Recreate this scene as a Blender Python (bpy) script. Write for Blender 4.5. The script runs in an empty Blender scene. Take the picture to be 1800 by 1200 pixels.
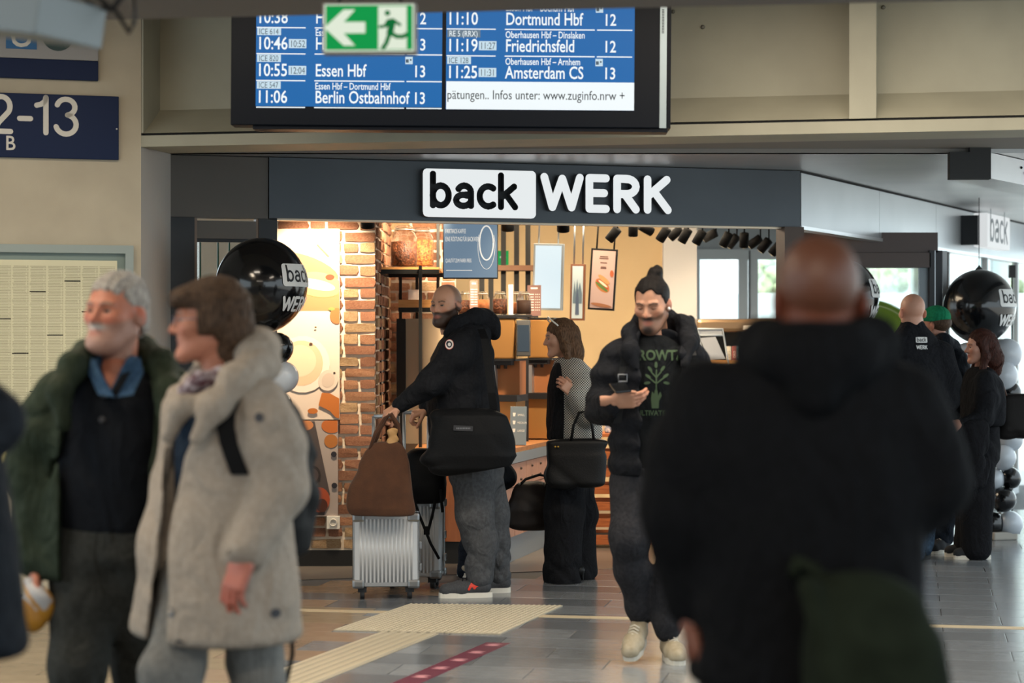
import bpy, bmesh, math, random, itertools
import numpy as np
from mathutils import Vector, Matrix, Euler
random.seed(7)
C = bpy.context.scene.collection
# ---------------------------------------------------------------- camera, world, lights, exposure
F, H, CX, CY = 3600.0, 1.52, 900.0, 592.0      # focal length in pixels, eye height, principal point
cam = bpy.data.cameras.new('camera'); camo = bpy.data.objects.new('camera', cam); C.objects.link(camo)
camo.location = (0, 0, H); camo.rotation_euler = (math.pi/2, 0, 0)
cam.sensor_width = 36; cam.lens = 36*F/1800; cam.shift_y = -(600-CY)/1800
cam.dof.use_dof = True; cam.dof.focus_distance = 12.4; cam.dof.aperture_fstop = 2.2
cam.clip_end = 300
bpy.context.scene.camera = camo
vs = bpy.context.scene.view_settings
vs.view_transform = 'Standard'; vs.look = 'None'; vs.gamma = 1; vs.exposure = 0.0; vs.use_curve_mapping = False
W = bpy.data.worlds.new('sky'); bpy.context.scene.world = W; W.use_nodes = True
bg = W.node_tree.nodes['Background']; bg.inputs[0].default_value = (0.80, 0.93, 1.0, 1); bg.inputs[1].default_value = 2.4
def area(name, loc, size, power, col, rot=(0, 0, 0)):
    l = bpy.data.lights.new(name, 'AREA'); l.shape = 'RECTANGLE'; l.size, l.size_y = size; l.energy = power; l.color = col
    o = bpy.data.objects.new(name, l); C.objects.link(o); o.location = loc; o.rotation_euler = rot
    return o
sun = bpy.data.lights.new('sun', 'SUN'); sun.energy = 9.0; sun.angle = .02; sun.color = (1.0, .95, .88); suno = bpy.data.objects.new('sun', sun); C.objects.link(suno); suno.rotation_euler = (math.radians(48), 0, math.radians(-25))
# ceiling luminaires of the hall (above the frame) and of the shop ceiling
area('hall_light', (-2.6, 7.0, 3.4), (0.5, 4.0), 150, (1.0, 0.83, 0.62))
area('hall_light', (0.4, 9.3, 3.4), (5.0, 0.4), 120, (1.0, 0.87, 0.70))
area('hall_light', (1.2, 8.0, 3.4), (0.5, 3.0), 70, (1.0, 0.86, 0.70))
area('hall_light', (-1.0, 1.0, 3.4), (3.0, 0.5), 160, (1.0, 0.86, 0.70))
area('shop_ceiling_light', (0.6, 15.6, 2.62), (1.8, 2.0), 110, (1.0, 0.80, 0.56))
# ---------------------------------------------------------------- helpers
def at(px, py, d): return Vector(((px-CX)/F*d, d, H+(CY-py)/F*d))
def fl(px, py):
    d = F*H/(py-CY); return Vector(((px-CX)/F*d, d, 0))
def lin(c):
    if isinstance(c, str):
        c = c.lstrip('#'); c = [int(c[i:i+2], 16)/255 for i in (0, 2, 4)]
    return tuple((x/12.92 if x <= .04045 else ((x+.055)/1.055)**2.4) for x in c[:3])
MATS = {}
def mat(name, col, rough=.6, metal=0, col2=None, scale=20, bump=0, bscale=None, emit=0, alpha=1, trans=0, spec=None, coat=0, stretch=None, attr=False, rnd=0, sheen=0, ior=1.45, detail=3, wrinkle=0):
    if name in MATS: return MATS[name]
    m = bpy.data.materials.new(name); m.use_nodes = True; MATS[name] = m
    nt = m.node_tree; b = nt.nodes['Principled BSDF']; L = nt.links
    c = lin(col); b.inputs['Base Color'].default_value = (*c, 1)
    b.inputs['Roughness'].default_value = rough; b.inputs['Metallic'].default_value = metal
    if spec is not None: b.inputs['Specular IOR Level'].default_value = spec
    if coat: b.inputs['Coat Weight'].default_value = coat; b.inputs['Coat Roughness'].default_value = .08
    if sheen: b.inputs['Sheen Weight'].default_value = sheen
    b.inputs['IOR'].default_value = ior
    if trans: b.inputs['Transmission Weight'].default_value = trans
    if alpha < 1: b.inputs['Alpha'].default_value = alpha
    tc = None
    def coords():
        nonlocal tc
        if tc is None:
            t = nt.nodes.new('ShaderNodeTexCoord'); tc = t.outputs['Object']
            if stretch:
                mp = nt.nodes.new('ShaderNodeMapping'); mp.inputs['Scale'].default_value = stretch; L.new(tc, mp.inputs[0]); tc = mp.outputs[0]
        return tc
    src = None
    if attr:
        a = nt.nodes.new('ShaderNodeAttribute'); a.attribute_name = 'Col'; src = a.outputs['Color']; L.new(src, b.inputs['Base Color'])
    if col2 is not None:
        n = nt.nodes.new('ShaderNodeTexNoise'); n.inputs['Scale'].default_value = scale; n.inputs['Detail'].default_value = detail; L.new(coords(), n.inputs['Vector'])
        mx = nt.nodes.new('ShaderNodeMix'); mx.data_type = 'RGBA'
        r = nt.nodes.new('ShaderNodeMapRange'); r.inputs[1].default_value = .35; r.inputs[2].default_value = .65; L.new(n.outputs['Fac'], r.inputs[0])
        L.new(r.outputs[0], mx.inputs['Factor'])
        mx.inputs['A'].default_value = (*c, 1); mx.inputs['B'].default_value = (*lin(col2), 1)
        src = mx.outputs['Result']; L.new(src, b.inputs['Base Color'])
    if rnd:
        oi = nt.nodes.new('ShaderNodeObjectInfo'); hs = nt.nodes.new('ShaderNodeHueSaturation')
        mr = nt.nodes.new('ShaderNodeMapRange'); mr.inputs[3].default_value = 1-rnd; mr.inputs[4].default_value = 1+rnd
        L.new(oi.outputs['Random'], mr.inputs[0]); L.new(mr.outputs[0], hs.inputs['Value'])
        if src is not None: L.new(src, hs.inputs['Color'])
        else: hs.inputs['Color'].default_value = (*c, 1)
        L.new(hs.outputs[0], b.inputs['Base Color'])
    if bump:
        n = nt.nodes.new('ShaderNodeTexNoise'); n.inputs['Scale'].default_value = bscale or scale; n.inputs['Detail'].default_value = 4; L.new(coords(), n.inputs['Vector'])
        bp = nt.nodes.new('ShaderNodeBump'); bp.inputs['Strength'].default_value = bump; bp.inputs['Distance'].default_value = .01
        L.new(n.outputs['Fac'], bp.inputs['Height']); L.new(bp.outputs[0], b.inputs['Normal'])
        if wrinkle:
            w = nt.nodes.new('ShaderNodeTexNoise'); w.inputs['Scale'].default_value = 7; w.inputs['Detail'].default_value = 2.5; w.inputs['Distortion'].default_value = 1.6; mp = nt.nodes.new('ShaderNodeMapping'); mp.inputs['Scale'].default_value = (1.3, 1.3, .75); mp.inputs['Rotation'].default_value = (.3, .5, 0)
            t_ = nt.nodes.new('ShaderNodeTexCoord'); L.new(t_.outputs['Object'], mp.inputs[0]); L.new(mp.outputs[0], w.inputs['Vector']); b2 = nt.nodes.new('ShaderNodeBump'); b2.inputs['Strength'].default_value = wrinkle; b2.inputs['Distance'].default_value = .06; L.new(w.outputs['Fac'], b2.inputs['Height']); L.new(b2.outputs[0], bp.inputs['Normal'])
    if emit:
        b.inputs['Base Color'].default_value = tuple(x*.08 for x in c)+(1,)
        b.inputs['Specular IOR Level'].default_value = .12
        b.inputs['Emission Color'].default_value = (*c, 1); b.inputs['Emission Strength'].default_value = emit
    return m
def tag(o, label=None, cat=None, group=None, kind=None):
    if label: o['label'] = label
    if cat: o['category'] = cat
    if group: o['group'] = group
    if kind: o['kind'] = kind
    return o
def thing(name, label, cat, loc=(0, 0, 0), rz=0, group=None, kind=None):
    o = bpy.data.objects.new(name, None); C.objects.link(o); o.location = loc; o.rotation_euler = (0, 0, rz); o.empty_display_size = .1
    return tag(o, label, cat, group, kind)
def link(name, me, parent=None):
    o = bpy.data.objects.new(name, me); C.objects.link(o); o.parent = parent; return o
def npmesh(name, V, Q, cols=None, smooth=True):
    V = np.asarray(V, np.float32); me = bpy.data.meshes.new(name)
    me.vertices.add(len(V)); me.vertices.foreach_set('co', V.ravel())
    Q = np.asarray(Q, np.int32); n = Q.shape[1]
    me.loops.add(len(Q)*n); me.loops.foreach_set('vertex_index', Q.ravel())
    me.polygons.add(len(Q)); me.polygons.foreach_set('loop_start', np.arange(0, len(Q)*n, n, dtype=np.int32))
    try: me.polygons.foreach_set('loop_total', np.full(len(Q), n, np.int32))
    except Exception: pass
    me.polygons.foreach_set('use_smooth', np.full(len(Q), smooth))
    if cols is not None:
        a = me.color_attributes.new('Col', 'FLOAT_COLOR', 'POINT')
        cc = np.ones((len(V), 4), np.float32); cc[:, :3] = cols; a.data.foreach_set('color', cc.ravel())
    me.update(); me.validate(); return me
class MB:
    """collects boxes, tubes, lathes and prisms; build() links them as one mesh object"""
    def __init__(s): s.v = []; s.f = []; s.sm = []
    def add(s, vs, fs, smooth=False):
        n = len(s.v); s.v += [tuple(v) for v in vs]; s.f += [tuple(i+n for i in f) for f in fs]; s.sm += [smooth]*len(fs); return s
    def box(s, c, size, M=None, bev=0):
        x, y, z = [a/2 for a in size]; c = Vector(c)
        if bev:
            b = min(bev, x*.9, y*.9, z*.9); bm = bmesh.new(); bmesh.ops.create_cube(bm, size=1)
            for v in bm.verts: v.co = Vector((v.co.x*2*x, v.co.y*2*y, v.co.z*2*z))
            bmesh.ops.bevel(bm, geom=bm.edges[:], offset=b, segments=2, affect='EDGES', profile=.6)
            bm.verts.ensure_lookup_table()
            P = [v.co.copy() for v in bm.verts]; fs = [[v.index for v in f.verts] for f in bm.faces]; bm.free()
            P = [(M @ p if M else p)+c for p in P]; return s.add(P, fs)
        P = [Vector((a*x, b_*y, d*z)) for a in (-1, 1) for b_ in (-1, 1) for d in (-1, 1)]
        P = [(M @ p if M else p)+c for p in P]
        return s.add(P, [(0, 1, 3, 2), (4, 6, 7, 5), (0, 4, 5, 1), (2, 3, 7, 6), (0, 2, 6, 4), (1, 5, 7, 3)])
    def b2(s, lo, hi, bev=0):
        return s.box([(a+b)/2 for a, b in zip(lo, hi)], [abs(b-a) for a, b in zip(lo, hi)], None, bev)
    def prism(s, pts, vec):
        """pts: 3-D polygon, extruded by vec"""
        pts = [Vector(p) for p in pts]; n = len(pts); v = Vector(vec)
        vs = pts+[p+v for p in pts]
        fs = [tuple(range(n))[::-1], tuple(range(n, 2*n))]+[(i, (i+1) % n, n+(i+1) % n, n+i) for i in range(n)]
        return s.add(vs, fs)
    def tube(s, pts, r, n=8, caps=True):
        pts = [Vector(p) for p in pts]; rs = r if isinstance(r, (list, tuple)) else [r]*len(pts); vs = []; m = len(pts)
        t0 = (pts[1]-pts[0]).normalized(); u = t0.orthogonal().normalized()
        for i, p in enumerate(pts):
            t = ((pts[min(i+1, m-1)]-pts[max(i-1, 0)])).normalized()
            u = (u-t*u.dot(t)).normalized(); w = t.cross(u)
            for k in range(n):
                a = 2*math.pi*k/n; vs.append(p+(u*math.cos(a)+w*math.sin(a))*rs[i])
        fs = [(i*n+k, i*n+(k+1) % n, (i+1)*n+(k+1) % n, (i+1)*n+k) for i in range(m-1) for k in range(n)]
        s.add(vs, fs, True)
        if caps:
            b = len(s.v)-len(vs); s.f += [tuple(b+k for k in range(n))[::-1], tuple(b+(m-1)*n+k for k in range(n))]; s.sm += [False]*2
        return s
    def lathe(s, prof, n=24, c=(0, 0, 0), M=None, smooth=True):
        """prof: (radius, z) list about the z axis"""
        c = Vector(c); vs = []; m = len(prof)
        for r, z in prof:
            for k in range(n):
                a = 2*math.pi*k/n; p = Vector((r*math.cos(a), r*math.sin(a), z)); vs.append((M @ p if M else p)+c)
        fs = [(i*n+k, i*n+(k+1) % n, (i+1)*n+(k+1) % n, (i+1)*n+k) for i in range(m-1) for k in range(n)]
        s.add(vs, fs, smooth); b = len(s.v)-len(vs)
        if prof[0][0] > 1e-5: s.f.append(tuple(b+k for k in range(n))[::-1]); s.sm.append(False)
        if prof[-1][0] > 1e-5: s.f.append(tuple(b+(m-1)*n+k for k in range(n))); s.sm.append(False)
        return s
    def ball(s, c, r, n=16, m=10, M=None):
        r = (r, r, r) if not isinstance(r, (tuple, list)) else r; c = Vector(c); vs = []
        for i in range(m+1):
            t = math.pi*i/m
            for k in range(n):
                a = 2*math.pi*k/n; p = Vector((r[0]*math.sin(t)*math.cos(a), r[1]*math.sin(t)*math.sin(a), -r[2]*math.cos(t))); vs.append((M @ p if M else p)+c)
        return s.add(vs, [(i*n+k, i*n+(k+1) % n, (i+1)*n+(k+1) % n, (i+1)*n+k) for i in range(m) for k in range(n)], True)
    def tr(s, M): s.v = [tuple(M @ Vector(v)) for v in s.v]; return s
    def mesh(s, name):
        me = bpy.data.meshes.new(name); me.from_pydata(s.v, [], s.f); me.polygons.foreach_set('use_smooth', s.sm); me.update(); return me
    def build(s, name, m, parent=None, label=None):
        me = s.mesh(name); me.materials.append(m); o = link(name, me, parent)
        if label: o['label'] = label
        return o
def struct(name, mb, m, label=None, cat=None, parent=None):
    o = mb.build(name, m, parent)
    if parent is None: tag(o, label, cat, kind='structure')
    return o
def rotz(a): return Matrix.Rotation(a, 3, 'Z')
def textmesh(body, size, sx=.8, bold=0.0, align='LEFT', extrude=0):
    """built-in font as (verts, faces) in the x-z plane (facing -y), origin at the baseline"""
    cu = bpy.data.curves.new('t', 'FONT'); cu.body = body; cu.size = size; cu.align_x = align; cu.offset = bold*size; cu.extrude = extrude; cu.resolution_u = 3
    o = bpy.data.objects.new('t', cu); C.objects.link(o)
    dg = bpy.context.evaluated_depsgraph_get(); me = o.evaluated_get(dg).to_mesh()
    vs = [(v.co.x*sx, -v.co.z, v.co.y) for v in me.vertices]; fs = [tuple(p.vertices) for p in me.polygons]
    o.evaluated_get(dg).to_mesh_clear(); bpy.data.objects.remove(o); bpy.data.curves.remove(cu)
    return vs, fs
def lettering(mb, body, size, pos, M=None, **k):
    vs, fs = textmesh(body, size, **k); pos = Vector(pos)
    return mb.add([(M @ Vector(v) if M else Vector(v))+pos for v in vs], fs)
# rounded stroke letters: polylines in a unit box (x right, y up, x-height 1)
def arc(cx, cy, rx, ry, a0, a1, n=10): return [(cx+rx*math.cos(math.radians(a0+(a1-a0)*i/n)), cy+ry*math.sin(math.radians(a0+(a1-a0)*i/n))) for i in range(n+1)]
GLYPH = {
 'b': (.80, [[(.1, 1.45), (.1, .06)], arc(.40, .5, .31, .44, 180, -180, 20)]),
 'a': (.78, [[(.66, .06), (.66, .66)]+arc(.40, .66, .26, .30, 0, 150, 8), arc(.36, .30, .28, .25, 60, 330, 14), [(.66, .56), (.44, .55)]]),
 'c': (.72, [arc(.44, .5, .34, .45, 55, 305, 14)]),
 'k': (.78, [[(.1, 1.45), (.1, .04)], [(.62, .96), (.16, .50)], [(.30, .60), (.66, .04)]]),
 'W': (1.30, [[(.05, 1.36), (.32, .08)], [(.32, .08), (.65, 1.30)], [(.65, 1.30), (.96, .08)], [(.96, .08), (1.24, 1.36)]]),
 'E': (.78, [[(.1, 1.36), (.1, .04)], [(.1, 1.36), (.66, 1.36)], [(.1, .72), (.60, .72)], [(.1, .04), (.66, .04)]]),
 'R': (.88, [[(.1, 1.36), (.1, .04)], [(.1, 1.36), (.42, 1.36)]+arc(.42, 1.03, .32, .33, 90, -90, 10)+[(.1, .70)], [(.36, .70), (.74, .04)]]),
 'K': (.90, [[(.1, 1.36), (.1, .04)], [(.76, 1.36), (.14, .66)], [(.32, .84), (.80, .04)]]),
}
GLYPH.update({'1': (.5, [[(.06, 1.06), (.20, 1.10), (.33, 1.22), (.36, 1.36)], [(.36, 1.36), (.36, .04)]]), '3': (.86, [arc(.40, 1.02, .30, .30, 165, -80, 14), arc(.40, .37, .34, .36, 80, -165, 16)]), '2': (.84, [arc(.40, .98, .32, .36, 170, -35, 14)+[(.30, .38), (.12, .06)], [(.10, .05), (.74, .05)]]), '-': (.6, [[(.05, .55), (.5, .55)]])})
def strokes(word, gap=.14):
    out = []; x = 0
    for ch in word:
        w, ss = GLYPH[ch]; out += [[(a+x, b) for a, b in s_] for s_ in ss]; x += w+gap
    return out, x-gap
def stroke_poly(line, r, cap=6):
    """outline of a polyline with round ends"""
    P = [Vector(p) for p in line]; n = len(P); Ls, Rs = [], []
    for i in range(n):
        t = (P[min(i+1, n-1)]-P[max(i-1, 0)]).normalized(); q = Vector((-t.y, t.x)); Ls.append(P[i]+q*r); Rs.append(P[i]-q*r)
    t0 = (P[1]-P[0]).normalized(); t1 = (P[-1]-P[-2]).normalized()
    def fan(c, t, sgn):
        a0 = math.atan2(t.y, t.x)+math.pi/2
        return [c+Vector((math.cos(a0-math.pi*k/cap), math.sin(a0-math.pi*k/cap)))*r for k in range(1, cap)]
    e = fan(P[-1], t1, 1); b = fan(P[0], -t0, 1)
    return Ls, Rs, e, b
def stroke_faces(line, r):
    """flat quads and end fans, small enough to be bent over a curved surface"""
    Ls, Rs, e, b = stroke_poly(line, r); P = []; Fc = []
    n = len(Ls); P = Ls+Rs
    Fc = [(i, i+1, n+i+1, n+i) for i in range(n-1)]
    k = len(P); P += e; Fc.append(tuple([n-1]+list(range(k, k+len(e)))+[2*n-1]))
    k = len(P); P += b; Fc.append(tuple([n]+list(range(k, k+len(b)))+[0]))
    return P, Fc
def resample(line, step):
    out = [Vector(line[0])]
    for a, b in zip(line, line[1:]):
        a, b = Vector(a), Vector(b); m = max(1, int((b-a).length/step))
        out += [a.lerp(b, (i+1)/m) for i in range(m)]
    return out
# ---------------------------------------------------------------- soft solids on a voxel grid (bodies, clothes, bags)
def vec(*a): return np.array(a if len(a) > 1 else a[0], np.float64)
class SDF:
    def __init__(s, lo, hi, h):
        s.h = h; s.lo = np.array(lo, float)-3*h; s.n = (np.ceil((np.array(hi, float)+3*h-s.lo)/h)).astype(int)+1
        s.D = np.full(s.n, 1.0, np.float32)
    def win(s, lo, hi, pad):
        a = np.clip(np.floor((np.array(lo)-pad-s.lo)/s.h).astype(int), 0, s.n-1); b = np.clip(np.ceil((np.array(hi)+pad-s.lo)/s.h).astype(int)+1, 1, s.n)
        sl = tuple(slice(i, max(j, i+1)) for i, j in zip(a, b))
        X, Y, Z = [((np.arange(q.start, q.stop)*s.h)+l).astype(np.float32) for q, l in zip(sl, s.lo)]
        return sl, X[:, None, None], Y[None, :, None], Z[None, None, :]
    def put(s, f, lo, hi, k=.02, op='u'):
        sl, X, Y, Z = s.win(lo, hi, k+4*s.h); d = f(X, Y, Z).astype(np.float32); a = s.D[sl]
        if op == 's': x, y = -a, d; hh = np.clip(.5+.5*(y-x)/k, 0, 1); r = -(y*(1-hh)+x*hh-k*hh*(1-hh))
        elif op == 'i': r = np.maximum(a, d)
        else: hh = np.clip(.5+.5*(a-d)/k, 0, 1); r = a*(1-hh)+d*hh-k*hh*(1-hh)
        s.D[sl] = r; return s
    def cap(s, a, b, ra, rb, k=.02, op='u', sq=None):
        a = vec(a); b = vec(b); R = max(ra, rb)*(1.0 if sq is None else max(1, 1/sq[1])); ab = b-a; L2 = max(float(ab@ab), 1e-9)
        def f(X, Y, Z):
            t = np.clip(((X-a[0])*ab[0]+(Y-a[1])*ab[1]+(Z-a[2])*ab[2])/L2, 0, 1)
            dx, dy, dz = X-a[0]-t*ab[0], Y-a[1]-t*ab[1], Z-a[2]-t*ab[2]
            if sq is not None:
                n, q = vec(sq[0]), sq[1]; e = (dx*n[0]+dy*n[1]+dz*n[2])*(q-1); dx, dy, dz = dx+e*n[0], dy+e*n[1], dz+e*n[2]
            return np.sqrt(dx*dx+dy*dy+dz*dz)-(ra+t*(rb-ra))
        return s.put(f, np.minimum(a, b)-R, np.maximum(a, b)+R, k, op)
    def chain(s, pts, rads, k=.02, sq=None):
        for i in range(len(pts)-1): s.cap(pts[i], pts[i+1], rads[i], rads[i+1], k, 'u', sq)
        return s
    def ell(s, c, r, k=.02, op='u', M=None):
        c = vec(c); r = vec(r); R = max(r); A = None if M is None else np.array(M)
        def f(X, Y, Z):
            x, y, z = X-c[0], Y-c[1], Z-c[2]
            if A is not None: x, y, z = A[0, 0]*x+A[1, 0]*y+A[2, 0]*z, A[0, 1]*x+A[1, 1]*y+A[2, 1]*z, A[0, 2]*x+A[1, 2]*y+A[2, 2]*z
            k0 = np.sqrt((x/r[0])**2+(y/r[1])**2+(z/r[2])**2); k1 = np.sqrt((x/r[0]**2)**2+(y/r[1]**2)**2+(z/r[2]**2)**2)
            return k0*(k0-1)/np.maximum(k1, 1e-6)
        lo, hi = (c-r, c+r) if M is None else (c-R, c+R)
        return s.put(f, lo, hi, k, op)
    def rbox(s, c, half, rad, k=.01, op='u', M=None):
        c = vec(c); hf = vec(half); R = float(np.linalg.norm(hf)); A = np.eye(3) if M is None else np.array(M)
        def f(X, Y, Z):
            x, y, z = X-c[0], Y-c[1], Z-c[2]
            q = [np.abs(A[0, i]*x+A[1, i]*y+A[2, i]*z)-(hf[i]-rad) for i in range(3)]
            return np.sqrt(sum(np.maximum(a, 0)**2 for a in q))+np.minimum(np.maximum(np.maximum(q[0], q[1]), q[2]), 0)-rad
        e = hf if M is None else np.abs(A)@hf
        return s.put(f, c-e, c+e, k, op)
    def loft(s, lv, yaw=0, n=2.4, k=.03, op='u', capr=.03):
        """lv: rows (x, y, z, a, b), elliptic sections at rising z; a across, b front to back, turned by yaw"""
        lv = np.array(sorted(lv, key=lambda r: r[2]), float); z = lv[:, 2]; cy, sy = math.cos(yaw), math.sin(yaw)
        def f(X, Y, Z):
            zz = Z.ravel(); ip = [np.interp(zz, z, lv[:, i]).astype(np.float32)[None, None, :] for i in (0, 1, 3, 4)]
            dx, dy = X-ip[0], Y-ip[1]; u, w = cy*dx+sy*dy, -sy*dx+cy*dy
            q = (np.abs(u/ip[2])**n+np.abs(w/ip[3])**n)**(1/n); d = (q-1)*np.minimum(ip[2], ip[3])*1.0
            dz = np.maximum(z[0]-Z, Z-z[-1])+0*d
            return np.where((d > -capr) & (dz > -capr), np.sqrt(np.maximum(d+capr, 0)**2+np.maximum(dz+capr, 0)**2)-capr, np.maximum(d, dz))
        R = max(lv[:, 3].max(), lv[:, 4].max())
        return s.put(f, (lv[:, 0].min()-R, lv[:, 1].min()-R, z[0]), (lv[:, 0].max()+R, lv[:, 1].max()+R, z[-1]), k, op)
    def fn(s, f, op='i'):
        """f(X,Y,Z): cut with any field ('i' keeps where f<0)"""
        sl, X, Y, Z = s.win(s.lo, s.lo+s.n*s.h, 0); d = f(X, Y, Z)
        s.D = np.maximum(s.D, d.astype(np.float32)) if op == 'i' else np.maximum(s.D, -d.astype(np.float32)) if op == 's' else (s.D+d).astype(np.float32)
        return s
    def shell(s, t): s.D = np.maximum(s.D, -(s.D+t)); return s
    def folds(s, amp, freq=38, seed=0, zsq=.45):
        r = np.random.RandomState(seed); ph = r.rand(6)*6.28
        def f(X, Y, Z):
            a = freq*.5*(X*.8+Y*.5+Z*zsq)+ph[0]+1.6*np.sin(9*Z+ph[1]+4*X); b = freq*.33*(Y*.9-X*.5+Z*zsq*1.9)+ph[2]+1.5*np.sin(11*Z+ph[3]-5*Y)
            r1, r2 = 1-2*np.abs(np.sin(a)), 1-2*np.abs(np.sin(b))
            return amp*(.8*r1+.9*r2)*(.5+.5*np.sin(13*Z+5*X+ph[4]))*(.6+.4*np.sin(7*X-9*Y+ph[5]))*1.3
        return s.fn(f, 'a')
    def net(s): return surfnet(s.D, s.lo, s.h)
def surfnet(D, lo, h):
    n = np.array(D.shape); S = D < 0
    cs = [(i, j, k) for i in (0, 1) for j in (0, 1) for k in (0, 1)]
    cnt = np.zeros(n-1, np.int8)
    for i, j, k in cs: cnt += S[i:n[0]-1+i, j:n[1]-1+j, k:n[2]-1+k]
    I = np.argwhere((cnt > 0) & (cnt < 8)); idx = np.full(n-1, -1, np.int32); idx[tuple(I.T)] = np.arange(len(I))
    val = {c: D[I[:, 0]+c[0], I[:, 1]+c[1], I[:, 2]+c[2]] for c in cs}
    P = np.zeros((len(I), 3)); cn = np.zeros(len(I))
    for c in cs:
        for ax in range(3):
            if c[ax]: continue
            e = list(c); e[ax] = 1; e = tuple(e); a, b = val[c], val[e]; m = (a < 0) != (b < 0)
            t = np.where(m, a/np.where(m, a-b, 1), 0); q = np.tile(np.array(c, float), (len(I), 1)); q[:, ax] = t
            P += q*m[:, None]; cn += m
    V = (I+P/cn[:, None])*h+lo; Q = []
    for ax in range(3):
        o1, o2 = (ax+1) % 3, (ax+2) % 3
        a = [slice(1, -1)]*3; a[ax] = slice(0, n[ax]-1); b = list(a); b[ax] = slice(1, n[ax])
        A, B = S[tuple(a)], S[tuple(b)]
        for flip, m in ((0, A & ~B), (1, ~A & B)):
            J = np.argwhere(m); off = np.ones(3, int); off[ax] = 0; J = J+off
            d1 = np.zeros(3, int); d1[o1] = 1; d2 = np.zeros(3, int); d2[o2] = 1
            g = lambda K: idx[K[:, 0], K[:, 1], K[:, 2]]
            q = np.stack([g(J-d1-d2), g(J-d2), g(J), g(J-d1)], 1)
            Q.append(q[:, ::-1] if flip else q)
    return V, np.concatenate(Q)
def relax(V, Q, it=2, w=.5):
    e = np.concatenate([Q[:, [0, 1]], Q[:, [1, 2]], Q[:, [2, 3]], Q[:, [3, 0]]]); e = np.concatenate([e, e[:, ::-1]])
    n = np.bincount(e[:, 0], minlength=len(V))[:, None].clip(1)
    for _ in range(it):
        A = np.stack([np.bincount(e[:, 0], V[e[:, 1], i], len(V)) for i in range(3)], 1)/n; V = V+(A-V)*w
    return V
def soft(name, sdf, m, parent, colfn=None, it=1, label=None, off=None):
    V, Q = sdf.net(); V = relax(V, Q, it, .5)
    cols = None if colfn is None else colfn(V)
    if off is not None: V = V+np.array(off)
    me = npmesh(name, V, Q, cols); me.materials.append(m); o = link(name, me, parent)
    if label: o['label'] = label
    return o
def Rm(yaw=0, pitch=0, roll=0):
    """turn a head or hand: yaw about z, pitch about x (positive tips the face down), roll about y"""
    return np.array(Matrix.Rotation(yaw, 3, 'Z') @ Matrix.Rotation(pitch, 3, 'X') @ Matrix.Rotation(roll, 3, 'Y'))
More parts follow.
